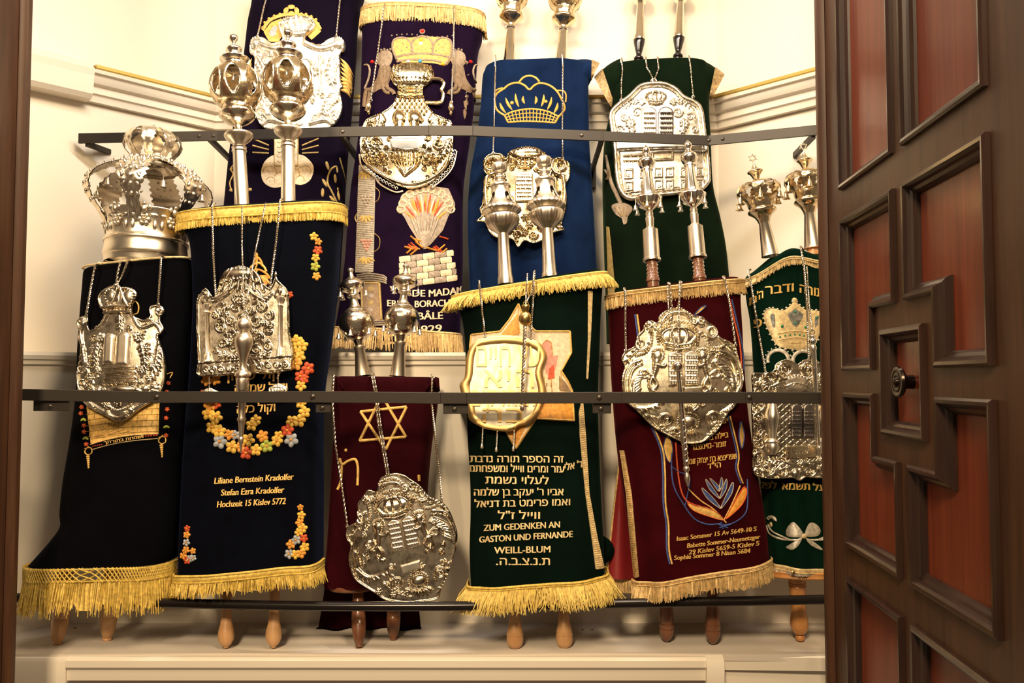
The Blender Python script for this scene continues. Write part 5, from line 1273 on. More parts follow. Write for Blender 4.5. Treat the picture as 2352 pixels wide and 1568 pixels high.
for dx in (-.0022, .0022): chain(mb, [Vector((W(860, 884, 1.68).x+dx, PL.Mt.Y(884)-.03, z_)), Vector((W(861, 884, 1.64).x+dx, PL.f(884)+.002, z_)), W(862, 894, PL.f(894)-.012)+Vector((dx, 0, 0)), W(872, 980, PL.f(980)-.006)+Vector((dx, 0, 0)), PL.p(892, 1092, 3)+Vector((dx, 0, 0))], .0017)
mb.build('chain', M['chain'], root)
# ---- emerald scroll: lattice ground, balusters, dark tablets
root, PL = shield('L6', 'tall silver shield with lattice ground and dark tablets, beside the open door', 830, 1100, 1825, off=.018)
out = [(1727,860),(1745,856),(1774,853),(1781,836),(1803,825),(1824,831),(1832,836),(1846,826),(1872,827),(1893,840),(1903,853),(1925,858),(1930,900),(1929,1000),(1930,1060),(1926,1088),(1906,1096),(1876,1098),(1850,1096),(1837,1104),(1822,1097),(1795,1099),(1765,1099),(1745,1096),(1731,1088),(1727,1060),(1729,1000),(1726,940),(1729,900)]
R = Relief(out, 1.4, 3); R.rim(1.8, 2.5)
lat = [(1786,905),(1872,905),(1872,1062),(1786,1062)]; i = inpoly(np.array(lat, float), R.X, R.Y)
R.H += np.where(i, 1.6*np.maximum(np.clip(1-np.abs(((R.X+R.Y*1.15) % 17)-8.5)/1.8, 0, 1), np.clip(1-np.abs(((R.X-R.Y*1.15) % 17)-8.5)/1.8, 0, 1)), 0)
for q in (-1, 1):
    X = lambda x: 1828+q*x
    for k in range(6): R.spiral(X(87), 900+k*30, 14, k*1.3, 1.4, 3.4, 6, q if k % 2 else -q); R.plume([(X(92), 885+k*30), (X(82), 900+k*30), (X(72), 905+k*30)], 9, 4, 4, 0)
    R.spiral(X(24), 850, 22, pi/2, 1.4, 5, 7, -q); R.spiral(X(62), 868, 15, 0, 1.4, 4, 6, q); R.plume([(X(40), 880), (X(66), 888), (X(92), 868)], 15, 5, 7, 0)
    R.spiral(X(30), 1082, 17, -pi/2, 1.5, 4, 6, q); R.spiral(X(66), 1078, 17, 0, 1.4, 4, 6, -q); R.plume([(X(10), 1066), (X(36), 1060), (X(60), 1058), (X(90), 1070)], 14, 5, 8, 0); R.spiral(X(90), 1084, 9, 0, 1.2, 3, 5, q)
R.bump(1828, 1088, 10, 12, 5); R.filler(30, 3, 9, [[(1780, 900), (1878, 900), (1878, 1064), (1780, 1064)]], 5, 6); R.gain = 1.3
R.mesh('plate', M['pl_old'], root, PL)
patch('crown_relief', PL, [(1796, 868), (1812, 862), (1828, 858), (1846, 862), (1862, 868), (1856, 884), (1844, 900), (1814, 900), (1800, 884)], M['silver_d'], root, lambda R: (R.ridge([(1802, 888), (1828, 880), (1856, 888)], 2, 10), R.beads([(1798, 870), (1828, 862), (1860, 870)], 7, 2.6, 11), R.spiral(1815, 880, 8, 0, 1.2, 2, 10), R.spiral(1843, 880, 8, pi, 1.2, 2, 10, -1)), 8, 12, sm=3)
for x in (1774, 1893):
    mb = MB(); k = PL.k; a = PL.p(x, 1044, 4); b = PL.p(x, 908, 4); L = (b-a).length
    mb.lathe([(0, 0), (.0, 7*k), (.05*L, 12*k), (.12*L, 15*k), (.18*L, 13*k), (.21*L, 16*k), (.24*L, 14*k), (.27*L, 8*k), (.4*L, 10*k), (.55*L, 15*k), (.66*L, 15*k), (.8*L, 10*k), (.9*L, 8*k), (.95*L, 13*k), (L, 12*k), (L, 0)], a, b-a, 24); mb.build('baluster', M['silver'], root)
dark = metal('dark_silver', (.23, .20, .18), .35); M['silver_k'] = dark
for x0, x1 in ((1815, 1842), (1843, 1869)): patch('tablet', PL, tablet_poly(x0, 928, x1, 1006), M['silver_k'], root, lambda R, x0=x0, x1=x1: lines_on(R, x0+4, x1-3, range(946, 1003, 9), .8, 1.3, x0), 4, 3, base=3)
mp = patch('name_plate', PL, [(1803, 1024), (1873, 1022), (1874, 1049), (1804, 1052)], M['silver_g'], root, lambda R: R.rim(1.2, 1.2), 3, 2, base=4)
def flat_text(PL, s, x0, x1, y, cap, h, mat, parent, heb=True, name='lettering', bold=.0, y1=None):
    V, Fc = glyphs(s[::-1] if heb else s, bold); mn = V[:, 0].min(); mx = V[:, 0].max(); H = .60 if heb else .729; u = (V[:, 0]-mn)/(mx-mn)
    px = x0+u*(x1-x0); py = lerp(y, y1 if y1 else y, u)-V[:, 1]/H*cap; mb = MB(); n = len(V)
    T = PL.pts(px, py, np.full(n, float(h))); B = PL.pts(px, py, np.full(n, h-3.0)); from collections import Counter
    ec = Counter(); eo = {}
    for f in Fc:
        for a, b in zip(f, f[1:]+f[:1]): ec[(min(a, b), max(a, b))] += 1; eo[(min(a, b), max(a, b))] = (a, b)
    sides = [(eo[k][0], eo[k][0]+n, eo[k][1]+n, eo[k][1]) for k, c in ec.items() if c == 1]
    mb.add([tuple(v) for v in T]+[tuple(v) for v in B], [tuple(f) for f in Fc]+sides); return mb.build(name, mat, parent, smooth=False)
flat_text(PL, 'שבת', 1826, 1854, 1043, 10, 8.2, M['silver_d'], mp)
chains(root, PL, [[(1724, 645), (1732, 700), (1744, 775), (1758, 855)], [(1846, 602), (1853, 700), (1857, 825)]], .012)
# ---- dark green scroll: pale cut-out plate with raised letters
root, PL = shield('L4', 'pale gilt shield of raised letters over the star patch, dark green scroll', 772, 990, 1160, off=.014)
out = [(1121,773),(1093,782),(1078,800),(1070,825),(1067,865),(1055,886),(1069,926),(1075,941),(1078,963),(1106,981),(1118,985),(1152,990),(1179,989),(1191,978),(1216,972),(1234,956),(1246,929),(1256,901),(1246,855),(1256,825),(1253,806),(1237,785),(1210,776),(1167,770)]
R = Relief(out, 1.5); R.H += np.where(R.ins, 2*np.minimum(1, R.D/4), 0)
rnd = random.Random(5); R.H += .12*np.sin(R.X*.23+R.Y*.11)+.1*np.sin(R.X*.09-R.Y*.19+1)
R.mesh('plate', M['plate_pale'], root, PL, bow=3)
fr = Relief(out, 1.5); inn = [(1118, 793), (1098, 800), (1090, 822), (1086, 862), (1080, 890), (1090, 930), (1096, 956), (1120, 972), (1160, 976), (1200, 962), (1226, 940), (1236, 900), (1228, 855), (1238, 820), (1222, 800), (1168, 790)]
mb = MB(); O = resample(np.vstack([fr.out, fr.out[:1]]), 4)[:-1]; I = catmull(inn, 6, True)
rows = []
for k in range(5):
    t = k/4; row = []
    for p in O:
        j = I[np.argmin(np.hypot(I[:, 0]-p[0], I[:, 1]-p[1]))]; q = p+(j-p)*t; row.append(PL.p(q[0], q[1], 4.5+1.2*sin(pi*t)-3*((q[0]-1158)/100)**2 if 0 < k < 4 else 1.5-3*((q[0]-1158)/100)**2))
    rows.append(row)
mb.grid(rows, True); mb.build('border', M['plate_gold'], root)
for s_, x0, x1, y, cap in (('עץ חיים', 1094, 1240, 842, 46), ('היא', 1112, 1226, 890, 40), ('למחזיקים', 1082, 1236, 932, 36), ('בה', 1108, 1206, 970, 32)):
    flat_text(PL, s_, x0, x1, y, cap, 4.6, M['plate_gold'], root, bold=.0)
chains(root, PL, [[(1100, 645), (1106, 700), (1114, 772)], [(1228, 622), (1224, 690), (1219, 776)]], .020, .0017)
for x, y in ((1109, 982), (1142, 990), (1181, 988)):
    mb = MB(); chain(mb, [PL.p(x, y, 1), PL.p(x-2, y+38, 1)], .0014, .006); a = PL.p(x-2, y+36, 1)
    mb.lathe([(0, .0012), (.004, .0030), (.008, .0034), (.010, .001), (.0101, 0)], a, (0, 0, -1), 12); mb.build('tassel', M['chain'], root)
# ---- plum scroll: bright shield with horned shoulders
root, PL = shield('U1', 'brightly lit silver shield with curled shoulders, behind the tall lantern finials', 40, 300, 683, off=.014)
out = [(640,52),(664,40),(684,37),(713,40),(724,55),(719,67),(704,80),(701,92),(713,101),(738,101),(753,89),(771,83),(790,92),(790,113),(780,121),(781,184),(787,196),(779,204),(785,239),(777,269),(759,290),(722,300),(680,306),(640,300),(606,292),(590,272),(584,240),(588,204),(580,190),(583,130),(572,118),(573,94),(590,83),(606,86),(622,98),(646,94),(648,84),(642,70)]
R = Relief(out, 1.5); R.rim(1.8, 2.4); R.base += np.where(R.ins, 6*np.exp(-((R.X-683)/70)**2-((R.Y-190)/80)**2), 0)
R.crown(682, 62, 38, 26, 7)
for q in (-1, 1):
    X = lambda x: 683+q*x
    R.ridge([(X(20), 100), (X(50), 112), (X(80), 104), (X(98), 92)], 7, 7); R.bump(X(96), 98, 11, 12, 8); R.beads([(X(86), 90), (X(98), 86), (X(106), 96), (X(104), 110)], 6, 3, 8); R.spiral(X(98), 98, 8, 0, 1.2, 2.5, 9, q)
    R.plume([(X(92), 130), (X(76), 165), (X(84), 200)], 18, 5, 7, 0); R.spiral(X(86), 262, 16, 0, 1.4, 4, 6, q); R.plume([(X(92), 215), (X(70), 240), (X(60), 270)], 16, 5, 7, 0)
    R.ridge([(X(52), 130), (X(54), 220)], 4, 6); R.ridge([(X(30), 285), (X(64), 276), (X(80), 286)], 4, 6)
R.gain = 1.3; R.filler(40, 9, 9, [[(648, 130), (718, 130), (718, 230), (648, 230)]], 5, 10)
R.mesh('plate', M['pl_white'], root, PL, bow=8)
for x0, x1 in ((650, 682), (684, 716)): patch('tablet', PL, tablet_poly(x0, 138, x1, 222), M['silver_b'], root, lambda R, x0=x0, x1=x1: lines_on(R, x0+4, x1-3, range(162, 218, 10), .9, 1.4, x0), 4, 3, base=7)
chains(root, PL, [[(618, -30), (606, 20), (592, 84)], [(784, -30), (779, 20), (773, 84)]], .004)
# ---- purple scroll: pitcher shield
root, PL = shield('U2', 'silver shield topped by a pitcher, hanging on the purple scroll', 146, 432, 935, off=.016)
out = [(896,171),(901,153),(918,147),(951,145),(982,148),(996,162),(996,181),(982,194),(973,202),(973,220),(982,242),(1000,260),(1025,271),(1037,277),(1040,306),(1041,343),(1031,373),(1013,398),(988,419),(948,433),(912,425),(872,401),(841,376),(827,352),(826,306),(838,275),(853,266),(878,257),(902,239),(913,217),(913,202),(902,190)]
R = Relief(out, 1.4); R.rim(1.4, 1.8)
R.base += np.where(R.ins & (R.Y > 240), 7*np.exp(-((R.X-935)/70)**2-((R.Y-340)/60)**2), 0); R.bump(946, 172, 52, 30, 9, 0)
for k in range(12): R.ridge([(906+k*7.6, 152), (902+k*8.2, 172), (910+k*6.8, 190)], 2.2, 8.5)
for k in range(9): R.rosette(908+k*9.5, 182, 5, 5, 10)
for y, w in ((199, 30), (206, 31), (213, 32), (221, 32)): R.ridge([(943-w, y), (943, y+3), (943+w, y)], 2.6, 7)
for i in range(5):
    for j in range(7): R.bump(908+j*11+(i % 2)*5, 230+i*8, 3, 4, 5)
R.ridge([(832, 345), (848, 378), (888, 408), (940, 424), (990, 410), (1022, 380), (1034, 340)], 3, 4)
for q in (-1, 1):
    X = lambda x: 935+q*x
    R.bump(X(18), 272, 15, 18, 10); R.ridge([(X(16), 280), (X(18), 300)], 10, 8); R.plume([(X(60), 264), (X(66), 290), (X(86), 300)], 16, 5, 7, 0); R.rosette(X(84), 280, 8, 6, 5)
    R.spiral(X(72), 330, 14, 0, 1.5, 3, 6, q); R.plume([(X(98), 320), (X(84), 350), (X(60), 380)], 14, 5, 8, 0)
    for (x, y) in ((50, 358), (58, 364), (46, 366), (54, 372), (64, 374), (48, 376), (60, 356), (74, 368)): R.bump(X(x), y, 4, 4, 7)
for k in range(9): R.ridge([(930, 405), (912+k*6, 380), (896+k*9, 354)], 2.2, 5+2*sin(k))
R.filler(46, 6, 8, [[(880, 140), (1000, 140), (1000, 262), (880, 262)], [(905, 262), (965, 262), (965, 415), (905, 415)]], 4.5, 9); R.gain = 1.2
R.mesh('plate', M['pl_gilt'], root, PL, bow=8)
mb = MB(); P = [PL.p(x, y, 0) for x, y in [(990, 181), (1010, 182), (1019, 190), (1018, 199), (1014, 207), (1018, 216), (1016, 230), (1008, 236), (978, 236)]]
Pm = mono([tuple(p) for p in P], 5); mb.tube(Pm, .0046, 8); mb.build('pitcher_handle', M['silver_g'], root)
patch('name_plate', PL, [(896, 326), (901, 322), (962, 322), (963, 348), (934, 350), (900, 346)], M['silver_b'], root, lambda R: R.rim(3, 2), 3, 2, base=10)
mb = MB(); c = [(824, 352), (830, 380), (858, 400), (872, 420), (905, 438), (925, 436)]
mb.tube([PL.p(x, y, -6) for x, y in catmull(c, 5)], .0024, 6)
for x, y in resample(catmull([(838, 384), (870, 408), (910, 430)], 6), 9): mb.tube([PL.p(x+3*cos(a), y+3*sin(a), -5) for a in np.linspace(0, 2*pi, 10)], .0011, 5)
mb.build('fretted_edge', M['silver_d'], root); mb = MB()
mb.tube([PL.p(x, y, -6) for x, y in catmull([(1049, 345), (1040, 380), (1020, 406), (992, 428)], 5)], .0018, 6)
for x, y in resample(catmull([(1044, 345), (1036, 378), (1016, 402), (990, 424)], 6), 9): mb.tube([PL.p(x+3*cos(a), y+3*sin(a), -5) for a in np.linspace(0, 2*pi, 10)], .0011, 5)
mb.build('fretted_edge', M['silver_d'], root)
chains(root, PL, [[(883, 14), (868, 120), (852, 230)], [(1043, 16), (1042, 120), (1037, 235)]], .018)
for x, y in ((847, 256), (1036, 258)):
    mb = MB(); k = PL.k; mb.lathe([(0, 2*k), (5*k, 5*k), (14*k, 7.5*k), (20*k, 6*k), (24*k, 3*k), (28*k, 5*k), (32*k, 2*k), (33*k, 0)], PL.p(x, y-24, 1), (0, 0, -1), 16); mb.build('link_bulb', M['silver_g'], root)
# ---- blue scroll: scroll-edged shield
root, PL = shield('U3', 'gilded silver shield with scrolled edges, hanging on the blue scroll', 336, 568, 1208, off=.024)
out = [(1212,336),(1184,342),(1167,350),(1163,364),(1149,352),(1125,352),(1109,368),(1111,391),(1119,403),(1109,411),(1107,466),(1101,476),(1105,494),(1093,506),(1113,510),(1125,534),(1145,547),(1176,549),(1190,569),(1204,553),(1224,559),(1248,551),(1271,534),(1297,526),(1290,514),(1303,466),(1299,427),(1309,403),(1309,375),(1295,364),(1263,362),(1252,352),(1232,340)]
R = Relief(out, 1.4); R.rim(1.8, 2.6); R.base += np.where(R.ins, 6*np.exp(-((R.X-1206)/60)**2-((R.Y-440)/70)**2), 0)
R.bump(1212, 352, 40, 16, 6); R.beads([(1172, 352), (1212, 340), (1250, 354)], 9, 3.4, 8); R.crown(1206, 376, 24, 16, 7)
for q in (-1, 1):
    X = lambda x: 1206+q*x
    R.spiral(X(80), 380, 22, pi/2, 1.5, 5.5, 8, q); R.ridge([(X(88), 405), (X(92), 440), (X(88), 480)], 6, 6); R.ridge([(X(70), 410), (X(72), 480)], 4, 6)
    R.spiral(X(48), 360, 9, 0, 1.2, 3, 5, -q); R.plume([(X(60), 395), (X(52), 425), (X(58), 455)], 15, 5, 7, 0); R.spiral(X(44), 520, 18, 0, 1.5, 4.5, 7, -q); R.spiral(X(80), 512, 12, 0, 1.3, 3.5, 6, q); R.spiral(X(18), 540, 10, 0, 1.3, 3, 6, q)
    R.bump(X(94), 512, 7, 7, 6)
for (x, y) in ((1190, 520), (1215, 518), (1202, 535), (1206, 500), (1180, 500), (1230, 500)): R.rosette(x, y, 9, 6, 6)
R.filler(30, 6, 8, [[(1180, 395), (1230, 395), (1230, 472), (1180, 472)]], 4.5, 6); R.gain = 1.3
R.mesh('plate', M['pl_gilt'], root, PL, bow=7)
patch('tablet', PL, [(1184, 404), (1224, 402), (1226, 466), (1182, 468)], M['silver_g'], root, lambda R: lines_on(R, 1187, 1222, range(410, 464, 9), .9, 1.5, 5), 4, 3, base=8)
chains(root, PL, [[(1138, 152), (1136, 230), (1133, 352)], [(1293, 150), (1292, 230), (1292, 364)]], .004)
# ---- bottle green scroll: smooth shield with squares
root, PL = shield('U4', 'broad silver shield with smooth rounded border, hanging on the bottle green scroll', 188, 458, 1515, off=.014)
out = [(1501,187),(1469,193),(1443,217),(1417,236),(1399,258),(1402,295),(1408,330),(1412,390),(1419,430),(1434,453),(1460,460),(1504,453),(1556,447),(1608,438),(1629,421),(1634,403),(1629,347),(1623,304),(1616,252),(1599,230),(1573,219),(1556,202),(1530,189)]
R = Relief(out, 1.4); R.rim(4.5, 5); R.rim(1.4, 3.0, 11)
R.crown(1506, 226, 24, 18, 6)
for q in (-1, 1):
    X = lambda x: 1510+q*x
    R.spiral(X(46), 258, 12, 0, 1.5, 1.8, 3, q); R.plume([(X(30), 236), (X(56), 234), (X(84), 252)], 9, 3, 6, 0); R.spiral(X(76), 268, 10, 0, 1.4, 1.8, 3, -q); R.rosette(X(62), 284, 12, 7, 4); R.spiral(X(86), 296, 9, 0, 1.3, 1.6, 3, q); R.rosette(X(58), 300, 8, 6, 4)
R.slab([(1416, 322), (1620, 318), (1621, 338), (1417, 342)], 2.5, 2); R.ridge([(1424, 345), (1618, 340)], 1.6, 3, 0); R.ridge([(1432, 443), (1620, 424)], 1.6, 3, 0)
lines_on(R, 1432, 1488, [358, 369], .9, 1.8, 3)
R.slab([(1495, 349), (1546, 346), (1547, 368), (1496, 371)], 3.5, 2); R.clear([(1500, 353), (1542, 350), (1542, 364), (1501, 367)], 1.0)
for j in range(2):
    for x in (1434, 1470, 1502, 1527, 1562, 1598):
        y = 388-(x-1434)*.03+j*28; R.slab([(x, y), (x+20, y-1), (x+20, y+22), (x, y+23)], 3.2, 1.5); R.clear([(x+3, y+3), (x+17, y+2.5), (x+17, y+19), (x+3, y+20)], 1.0); R.spiral(x+10, y+11, 5.5, x, 1.2, 1.5, 3)
R.mesh('plate', M['pl_smooth'], root, PL, bow=5)
for x0, x1, mt in ((1473, 1508, 'silver_d'), (1511, 1547, 'silver_k')): patch('tablet', PL, tablet_poly(x0, 246, x1, 322), M[mt], root, lambda R, x0=x0, x1=x1: lines_on(R, x0+5, x1-4, range(262, 318, 11), 1.3, 2.0, x0), 3, 3, base=2)
mb = MB(); mb.tube([PL.p(1501+7*cos(a), 187+6*sin(a), 1) for a in np.linspace(0, 2*pi, 14)], .0013, 6); mb.build('ring', M['silver'], root)
chains(root, PL, [[(1430, 160), (1427, 190), (1427, 230)], [(1486, 156), (1494, 170), (1500, 184)], [(1513, 156), (1508, 170), (1502, 184)], [(1586, 152), (1588, 180), (1592, 222)]], .004, .0016)
# ---------------------------------------------------------------- embroidery and lettering on the mantles
def emb(key, name, mats, fn):
    mb = EMB(); fn(mb, SC[key].S); bx = []                   # motifs that do not touch become parts of their own
    for a, b, f0, f1 in mb.el: v = np.array(mb.v[a:b]); bx.append((v.min(0)-.0022, v.max(0)+.0022))
    n = len(bx); g = list(range(n))
    def root(i):
        while g[i] != i: i = g[i]
        return i
    for i in range(n):
        for j in range(i):
            if (bx[i][0] <= bx[j][1]).all() and (bx[j][0] <= bx[i][1]).all(): g[root(i)] = root(j)
    for r in sorted(set(root(i) for i in range(n))):
        m2 = MB(); used = []
        for i in range(n):
            if root(i) == r:
                a, b, f0, f1 = mb.el[i]; o = len(m2.v)-a; m2.v += mb.v[a:b]; m2.f += [tuple(q+o for q in f) for f in mb.f[f0:f1]]; m2.m += mb.m[f0:f1]
        used = sorted(set(m2.m)); m2.m = [used.index(q) for q in m2.m]; m2.build(name, [M[mats[q]] for q in used], SC[key].m, sharp=60)
class EMB(MB):
    def __init__(s): MB.__init__(s); s.el = []
    def add(s, V, Fc, m=0): a = len(s.v); f = len(s.f); MB.add(s, V, Fc, m); s.el.append((a, len(s.v), f, len(s.f)))
def flower(mb, S, cx, cy, r, m, mc, rnd):
    l, n = S.hit(cx, cy); u = Vector((1, 0, 0)); k = l.y/F; a0 = rnd.random()*6
    for i in range(5):
        a = a0+i*2*pi/5; q, nq = S.hit(cx+r*.55*cos(a), cy+r*.55*sin(a)); d = Vector((cos(a), 0, -sin(a)))
        mb.dome(q-nq*.0004, nq, d, r*.48*k, r*.40*k, .0032, m, 10, 3)
    mb.dome(l+n*.001, n, u, r*.22*k, r*.22*k, .0030, mc, 8, 3)
def dome(mb, S, x, y, rx, ry, h, m=0, rot=0):
    l, n = S.hit(x, y); k = l.y/F; mb.dome(l-n*.0003, n, (cos(rot), 0, -sin(rot)), rx*k, ry*k, h, m, 14, 4)
class Lines:
    def __init__(s, key, mat): s.key, s.mat = key, mat
def tl(mb, S, s, x0, x1, y0, y1, cap, **k):
    if isinstance(mb, Lines):
        m2 = MB(); text(m2, S, s, x0, x1, y0, y1, cap, **k); m2.build('lettering', M[mb.mat], SC[mb.key].m, smooth=False)
    else: text(mb, S, s, x0, x1, y0, y1, cap, **k)
def hb(mb, S, s, x0, x1, y0, y1, cap, **k): tl(mb, S, s, x0, x1, y0, y1, cap, heb=True, **k)
# ---- black scroll: woven gate panel under the shield
def f(mb, S):
    fill(mb, S, [(196, 905), (367, 905), (364, 998), (300, 1003), (250, 1012), (209, 1022)], .0012, 0, 6)
    for k, y in enumerate(range(912, 1000, 13)):
        stroke(mb, S, [(199, y+14), (250, y+8), (300, y+3), (365, y)], 1.6, .0022, 1, 6)
        for x in range(206+(k % 2)*11, 364, 22):
            if y > 925: stroke(mb, S, [(x, y+14-(x-199)*.08), (x+1, y+1-(x-199)*.08)], 1.5, .0022, 1, 6, smooth=0)
    for k in range(9): stroke(mb, S, [(212, 1008), (222+k*11, 962+k*4)], 1.2, .0024, 2, 6, smooth=0)
    fill(mb, S, [(209, 1020), (250, 1009), (300, 1000), (363, 996), (362, 1006), (300, 1012), (250, 1021), (211, 1032)], .0014, 4, 5)
    stroke(mb, S, [(208, 1021), (250, 1009), (300, 1000), (364, 996)], 2.6, .0024, 2); stroke(mb, S, [(211, 1033), (250, 1022), (300, 1013), (363, 1007)], 2.6, .0024, 2)
    for k in range(5): stroke(mb, S, [(334+k*6, 1002-k*.5), (338+k*6, 1001-k*.5)], 3.5, .003, 3, 2, smooth=0); stroke(mb, S, [(214+k*5, 1025-k), (217+k*5, 1024-k)], 3.5, .003, 3, 2, smooth=0)
    hb(mb, S, 'ושמחת בתורתך', 240, 330, 1020, 1005, 6, m=0, h=.0026)
emb('L1', 'woven_gate_panel', ['gold', 'goldd', 'goldl', 't_red', 'v_black'], f)
def f(mb, S):
    rnd = random.Random(2)
    for x0, y0, x1, y1 in (((186, 935, 198, 1020),), ((385, 880, 381, 1000),))[side]:
        for k in range(7):
            t = k/6; x = lerp(x0, x1, t)+rnd.uniform(-2, 2); y = lerp(y0, y1, t)
            if k % 3 == 2:
                for q in (-.5, .6): dome(mb, S, x+4*q, y, 3, 6, .0022, 1, pi/2+q)
            else: flower(mb, S, x, y, 5.5, 0, 2, rnd)
    for x, y in (((203, 1040),), ((372, 1015),))[side]:
        stroke(mb, S, [(x-8, y-10), (x+6, y-12), (x+8, y), (x-2, y+4), (x-8, y-4), (x+2, y-16)], 2.6, .002, 2)
        for k in range(6): dome(mb, S, x-1+k*.3, y+8+k*5, 4.6-k*.5, 3.4, .0026, 2)
    if side: stroke(mb, S, [(309, 690), (318, 700), (317, 718), (308, 722)], 3, .002, 2); stroke(mb, S, [(381, 860), (396, 855), (390, 868)], 2.4, .002, 2)
for side in (0, 1): emb('L1', 'flower_border', ['t_red', 't_green', 'gold'], f)
# ---- navy scroll: flower garland, crown, dedication
def f(mb, S):
    rnd = random.Random(6); C = {'o': 0, 'y': 1, 'r': 2, 'g': 3, 'n': 4}
    for x, y, c, r in [(721,543,'y',8),(731,555,'o',7),(730,575,'r',9),(725,592,'y',8),(724,612,'n',9),(727,634,'o',8),(665,677,'r',7),
        (681,783,'y',12),(694,793,'y',11),(678,808,'y',12),(688,818,'y',11),(679,836,'o',12),(708,846,'r',12),(690,864,'r',11),(699,870,'r',9),(691,886,'y',10),(691,926,'y',10),(700,946,'y',11),(687,966,'y',12),(670,967,'y',11),(660,988,'r',12),(669,1010,'g',13),(636,1012,'y',11),(613,1024,'n',12),(603,1001,'o',11),(588,1033,'y',11),(565,1040,'r',12),(570,1010,'y',12),(552,1026,'o',10),(533,1026,'y',12),(505,1014,'g',13),(527,998,'o',10),(541,999,'g',9),(504,990,'y',12),(487,981,'y',12),(496,958,'y',12),(478,950,'y',12),(482,930,'o',12),(474,874,'o',10),(495,872,'o',10),(470,905,'r',10),(497,928,'r',9),(578,976,'y',11),(588,964,'y',10),(640,1000,'y',9),
        (690,1165,'o',6),(692,1183,'y',8),(688,1200,'o',8),(695,1213,'y',9),(686,1222,'y',8),(698,1236,'r',8),(680,1240,'g',9),(668,1250,'o',9),(664,1272,'g',9),(700,1256,'y',9),(691,1271,'o',9),(679,1273,'y',9),
        (430,1213,'r',6),(429,1228,'o',7),(428,1246,'g',7),(427,1263,'o',7),(421,1276,'o',7),(430,1287,'r',7),(437,1282,'g',7),(443,1265,'o',6),(444,1281,'g',6)]:
        mb = MB(); flower(mb, S, x, y, r*1.32, 0, 1, rnd); c0 = FL[C[c]]; mb.build('embroidered_flower', [M[c0], M['t_orange' if c != 'o' else 't_yellow']], SC['L2'].m, sharp=60)
FL = ['t_orange', 't_yellow', 't_red', 't_grey', 't_green']; f(None, SC['L2'].S)
def f(mb, S):
    for k, (w, y) in enumerate(((11, 600), (20, 612), (28, 628), (30, 644))):
        stroke(mb, S, [(592-w, y+12), (592-w*.7, y), (592, y-9), (592+w*.7, y), (592+w, y+12)], 5.5, .0026, k % 2)
        stroke(mb, S, [(592, y-9), (592-w*.3, y+8)], 4, .0024, 1)
    dome(mb, S, 588, 586, 5, 7, .003, 0); fill(mb, S, [(572, 632), (618, 632), (614, 655), (576, 655)], .002, 0, 5)
emb('L2', 'crown_embroidery', ['t_orange', 'gold'], f)
def f(mb, S):
    tl(mb, S, 'Liliane Bernstein Kradolfer', 493, 674, 1111, 1101, 15, skew=.12); tl(mb, S, 'Stefan Ezra Kradolfer', 508, 652, 1138, 1131, 15, skew=.12); tl(mb, S, 'Hochzeit 15 Kislev 5772', 499, 656, 1165, 1157, 15, skew=.12)
    hb(mb, S, 'קול ששון', 520, 645, 874, 868, 16); hb(mb, S, 'וקול שמחה', 540, 660, 900, 896, 16); hb(mb, S, 'וקול כלה', 545, 632, 949, 944, 17)
f(Lines('L2', 'gold'), SC['L2'].S)
# ---- maroon scroll: six-pointed star, a letter
def f(mb, S):
    for P in ([(826, 1012), (932, 1003), (877, 908)], [(828, 945), (934, 934), (886, 1032)]):
        for a, b in zip(P, P[1:]+P[:1]): stroke(mb, S, [a, b], 7, .0022, 0, smooth=0)
emb('L3', 'star_embroidery', ['gold'], f)
def f(mb, S):
    dome(mb, S, 794, 1034, 4, 4, .002); stroke(mb, S, [(780, 1052), (786, 1066), (800, 1058), (816, 1055), (822, 1074), (821, 1114)], 6.5, .0022); stroke(mb, S, [(785, 1066), (784, 1090), (782, 1108), (775, 1124)], 6.5, .0022)
    stroke(mb, S, [(962, 1090), (963, 1104)], 7, .002)
emb('L3', 'lettering', ['gold'], f)
# ---- dark green scroll: star patch with a painted city, slit ribbon, dedication
def f(mb, S):
    st = [(1191,698),(1206,738),(1231,761),(1309,761),(1312,810),(1289,852),(1304,876),(1314,898),(1318,966),(1231,961),(1185,1030),(1160,985),(1090,966),(1086,900),(1100,852),(1080,800),(1083,769),(1149,761),(1170,735)]
    fill(mb, S, st, .0014, 0, 8, puff=False)
    fill(mb, S, [(1247,790),(1255,780),(1264,782),(1269,795),(1270,815),(1258,818),(1248,818)], .002, 1, 6, puff=False); fill(mb, S, [(1258,818),(1282,816),(1276,850),(1262,866),(1252,852)], .0021, 1, 6, puff=False)
    fill(mb, S, [(1262,846),(1272,838),(1274,868),(1258,872)], .0024, 2, 6, puff=False); fill(mb, S, [(1240,902),(1300,900),(1316,930),(1316,964),(1232,958)], .002, 3, 8, puff=False)
    fill(mb, S, [(1284,862),(1300,880),(1312,900),(1284,897)], .0022, 4, 6, puff=False); fill(mb, S, [(1150,770),(1190,720),(1195,765),(1170,774)], .0020, 3, 8, puff=False)
    fill(mb, S, [(1164,985),(1215,965),(1186,1024)], .0020, 3, 8, puff=False)
    for P in ([(1191,700),(1190,770)], [(1250,865),(1252,900)], [(1266,868),(1268,900)], [(1288,855),(1290,896)], [(1247,818),(1246,790),(1256,780),(1266,786),(1269,816)]): stroke(mb, S, P, 2.2, .0030, 5, smooth=0)
    for x, y in ((1266, 884), (1256, 884)): stroke(mb, S, [(x, y-4), (x, y+4)], 3, .003, 4, 2, smooth=0)
    stroke(mb, S, st+[st[0]], 5, .0032, 5, 3, smooth=0)
emb('L4', 'star_patch', ['t_cream', 't_pink', 't_red', 't_orange', 't_brown', 'gold'], f)
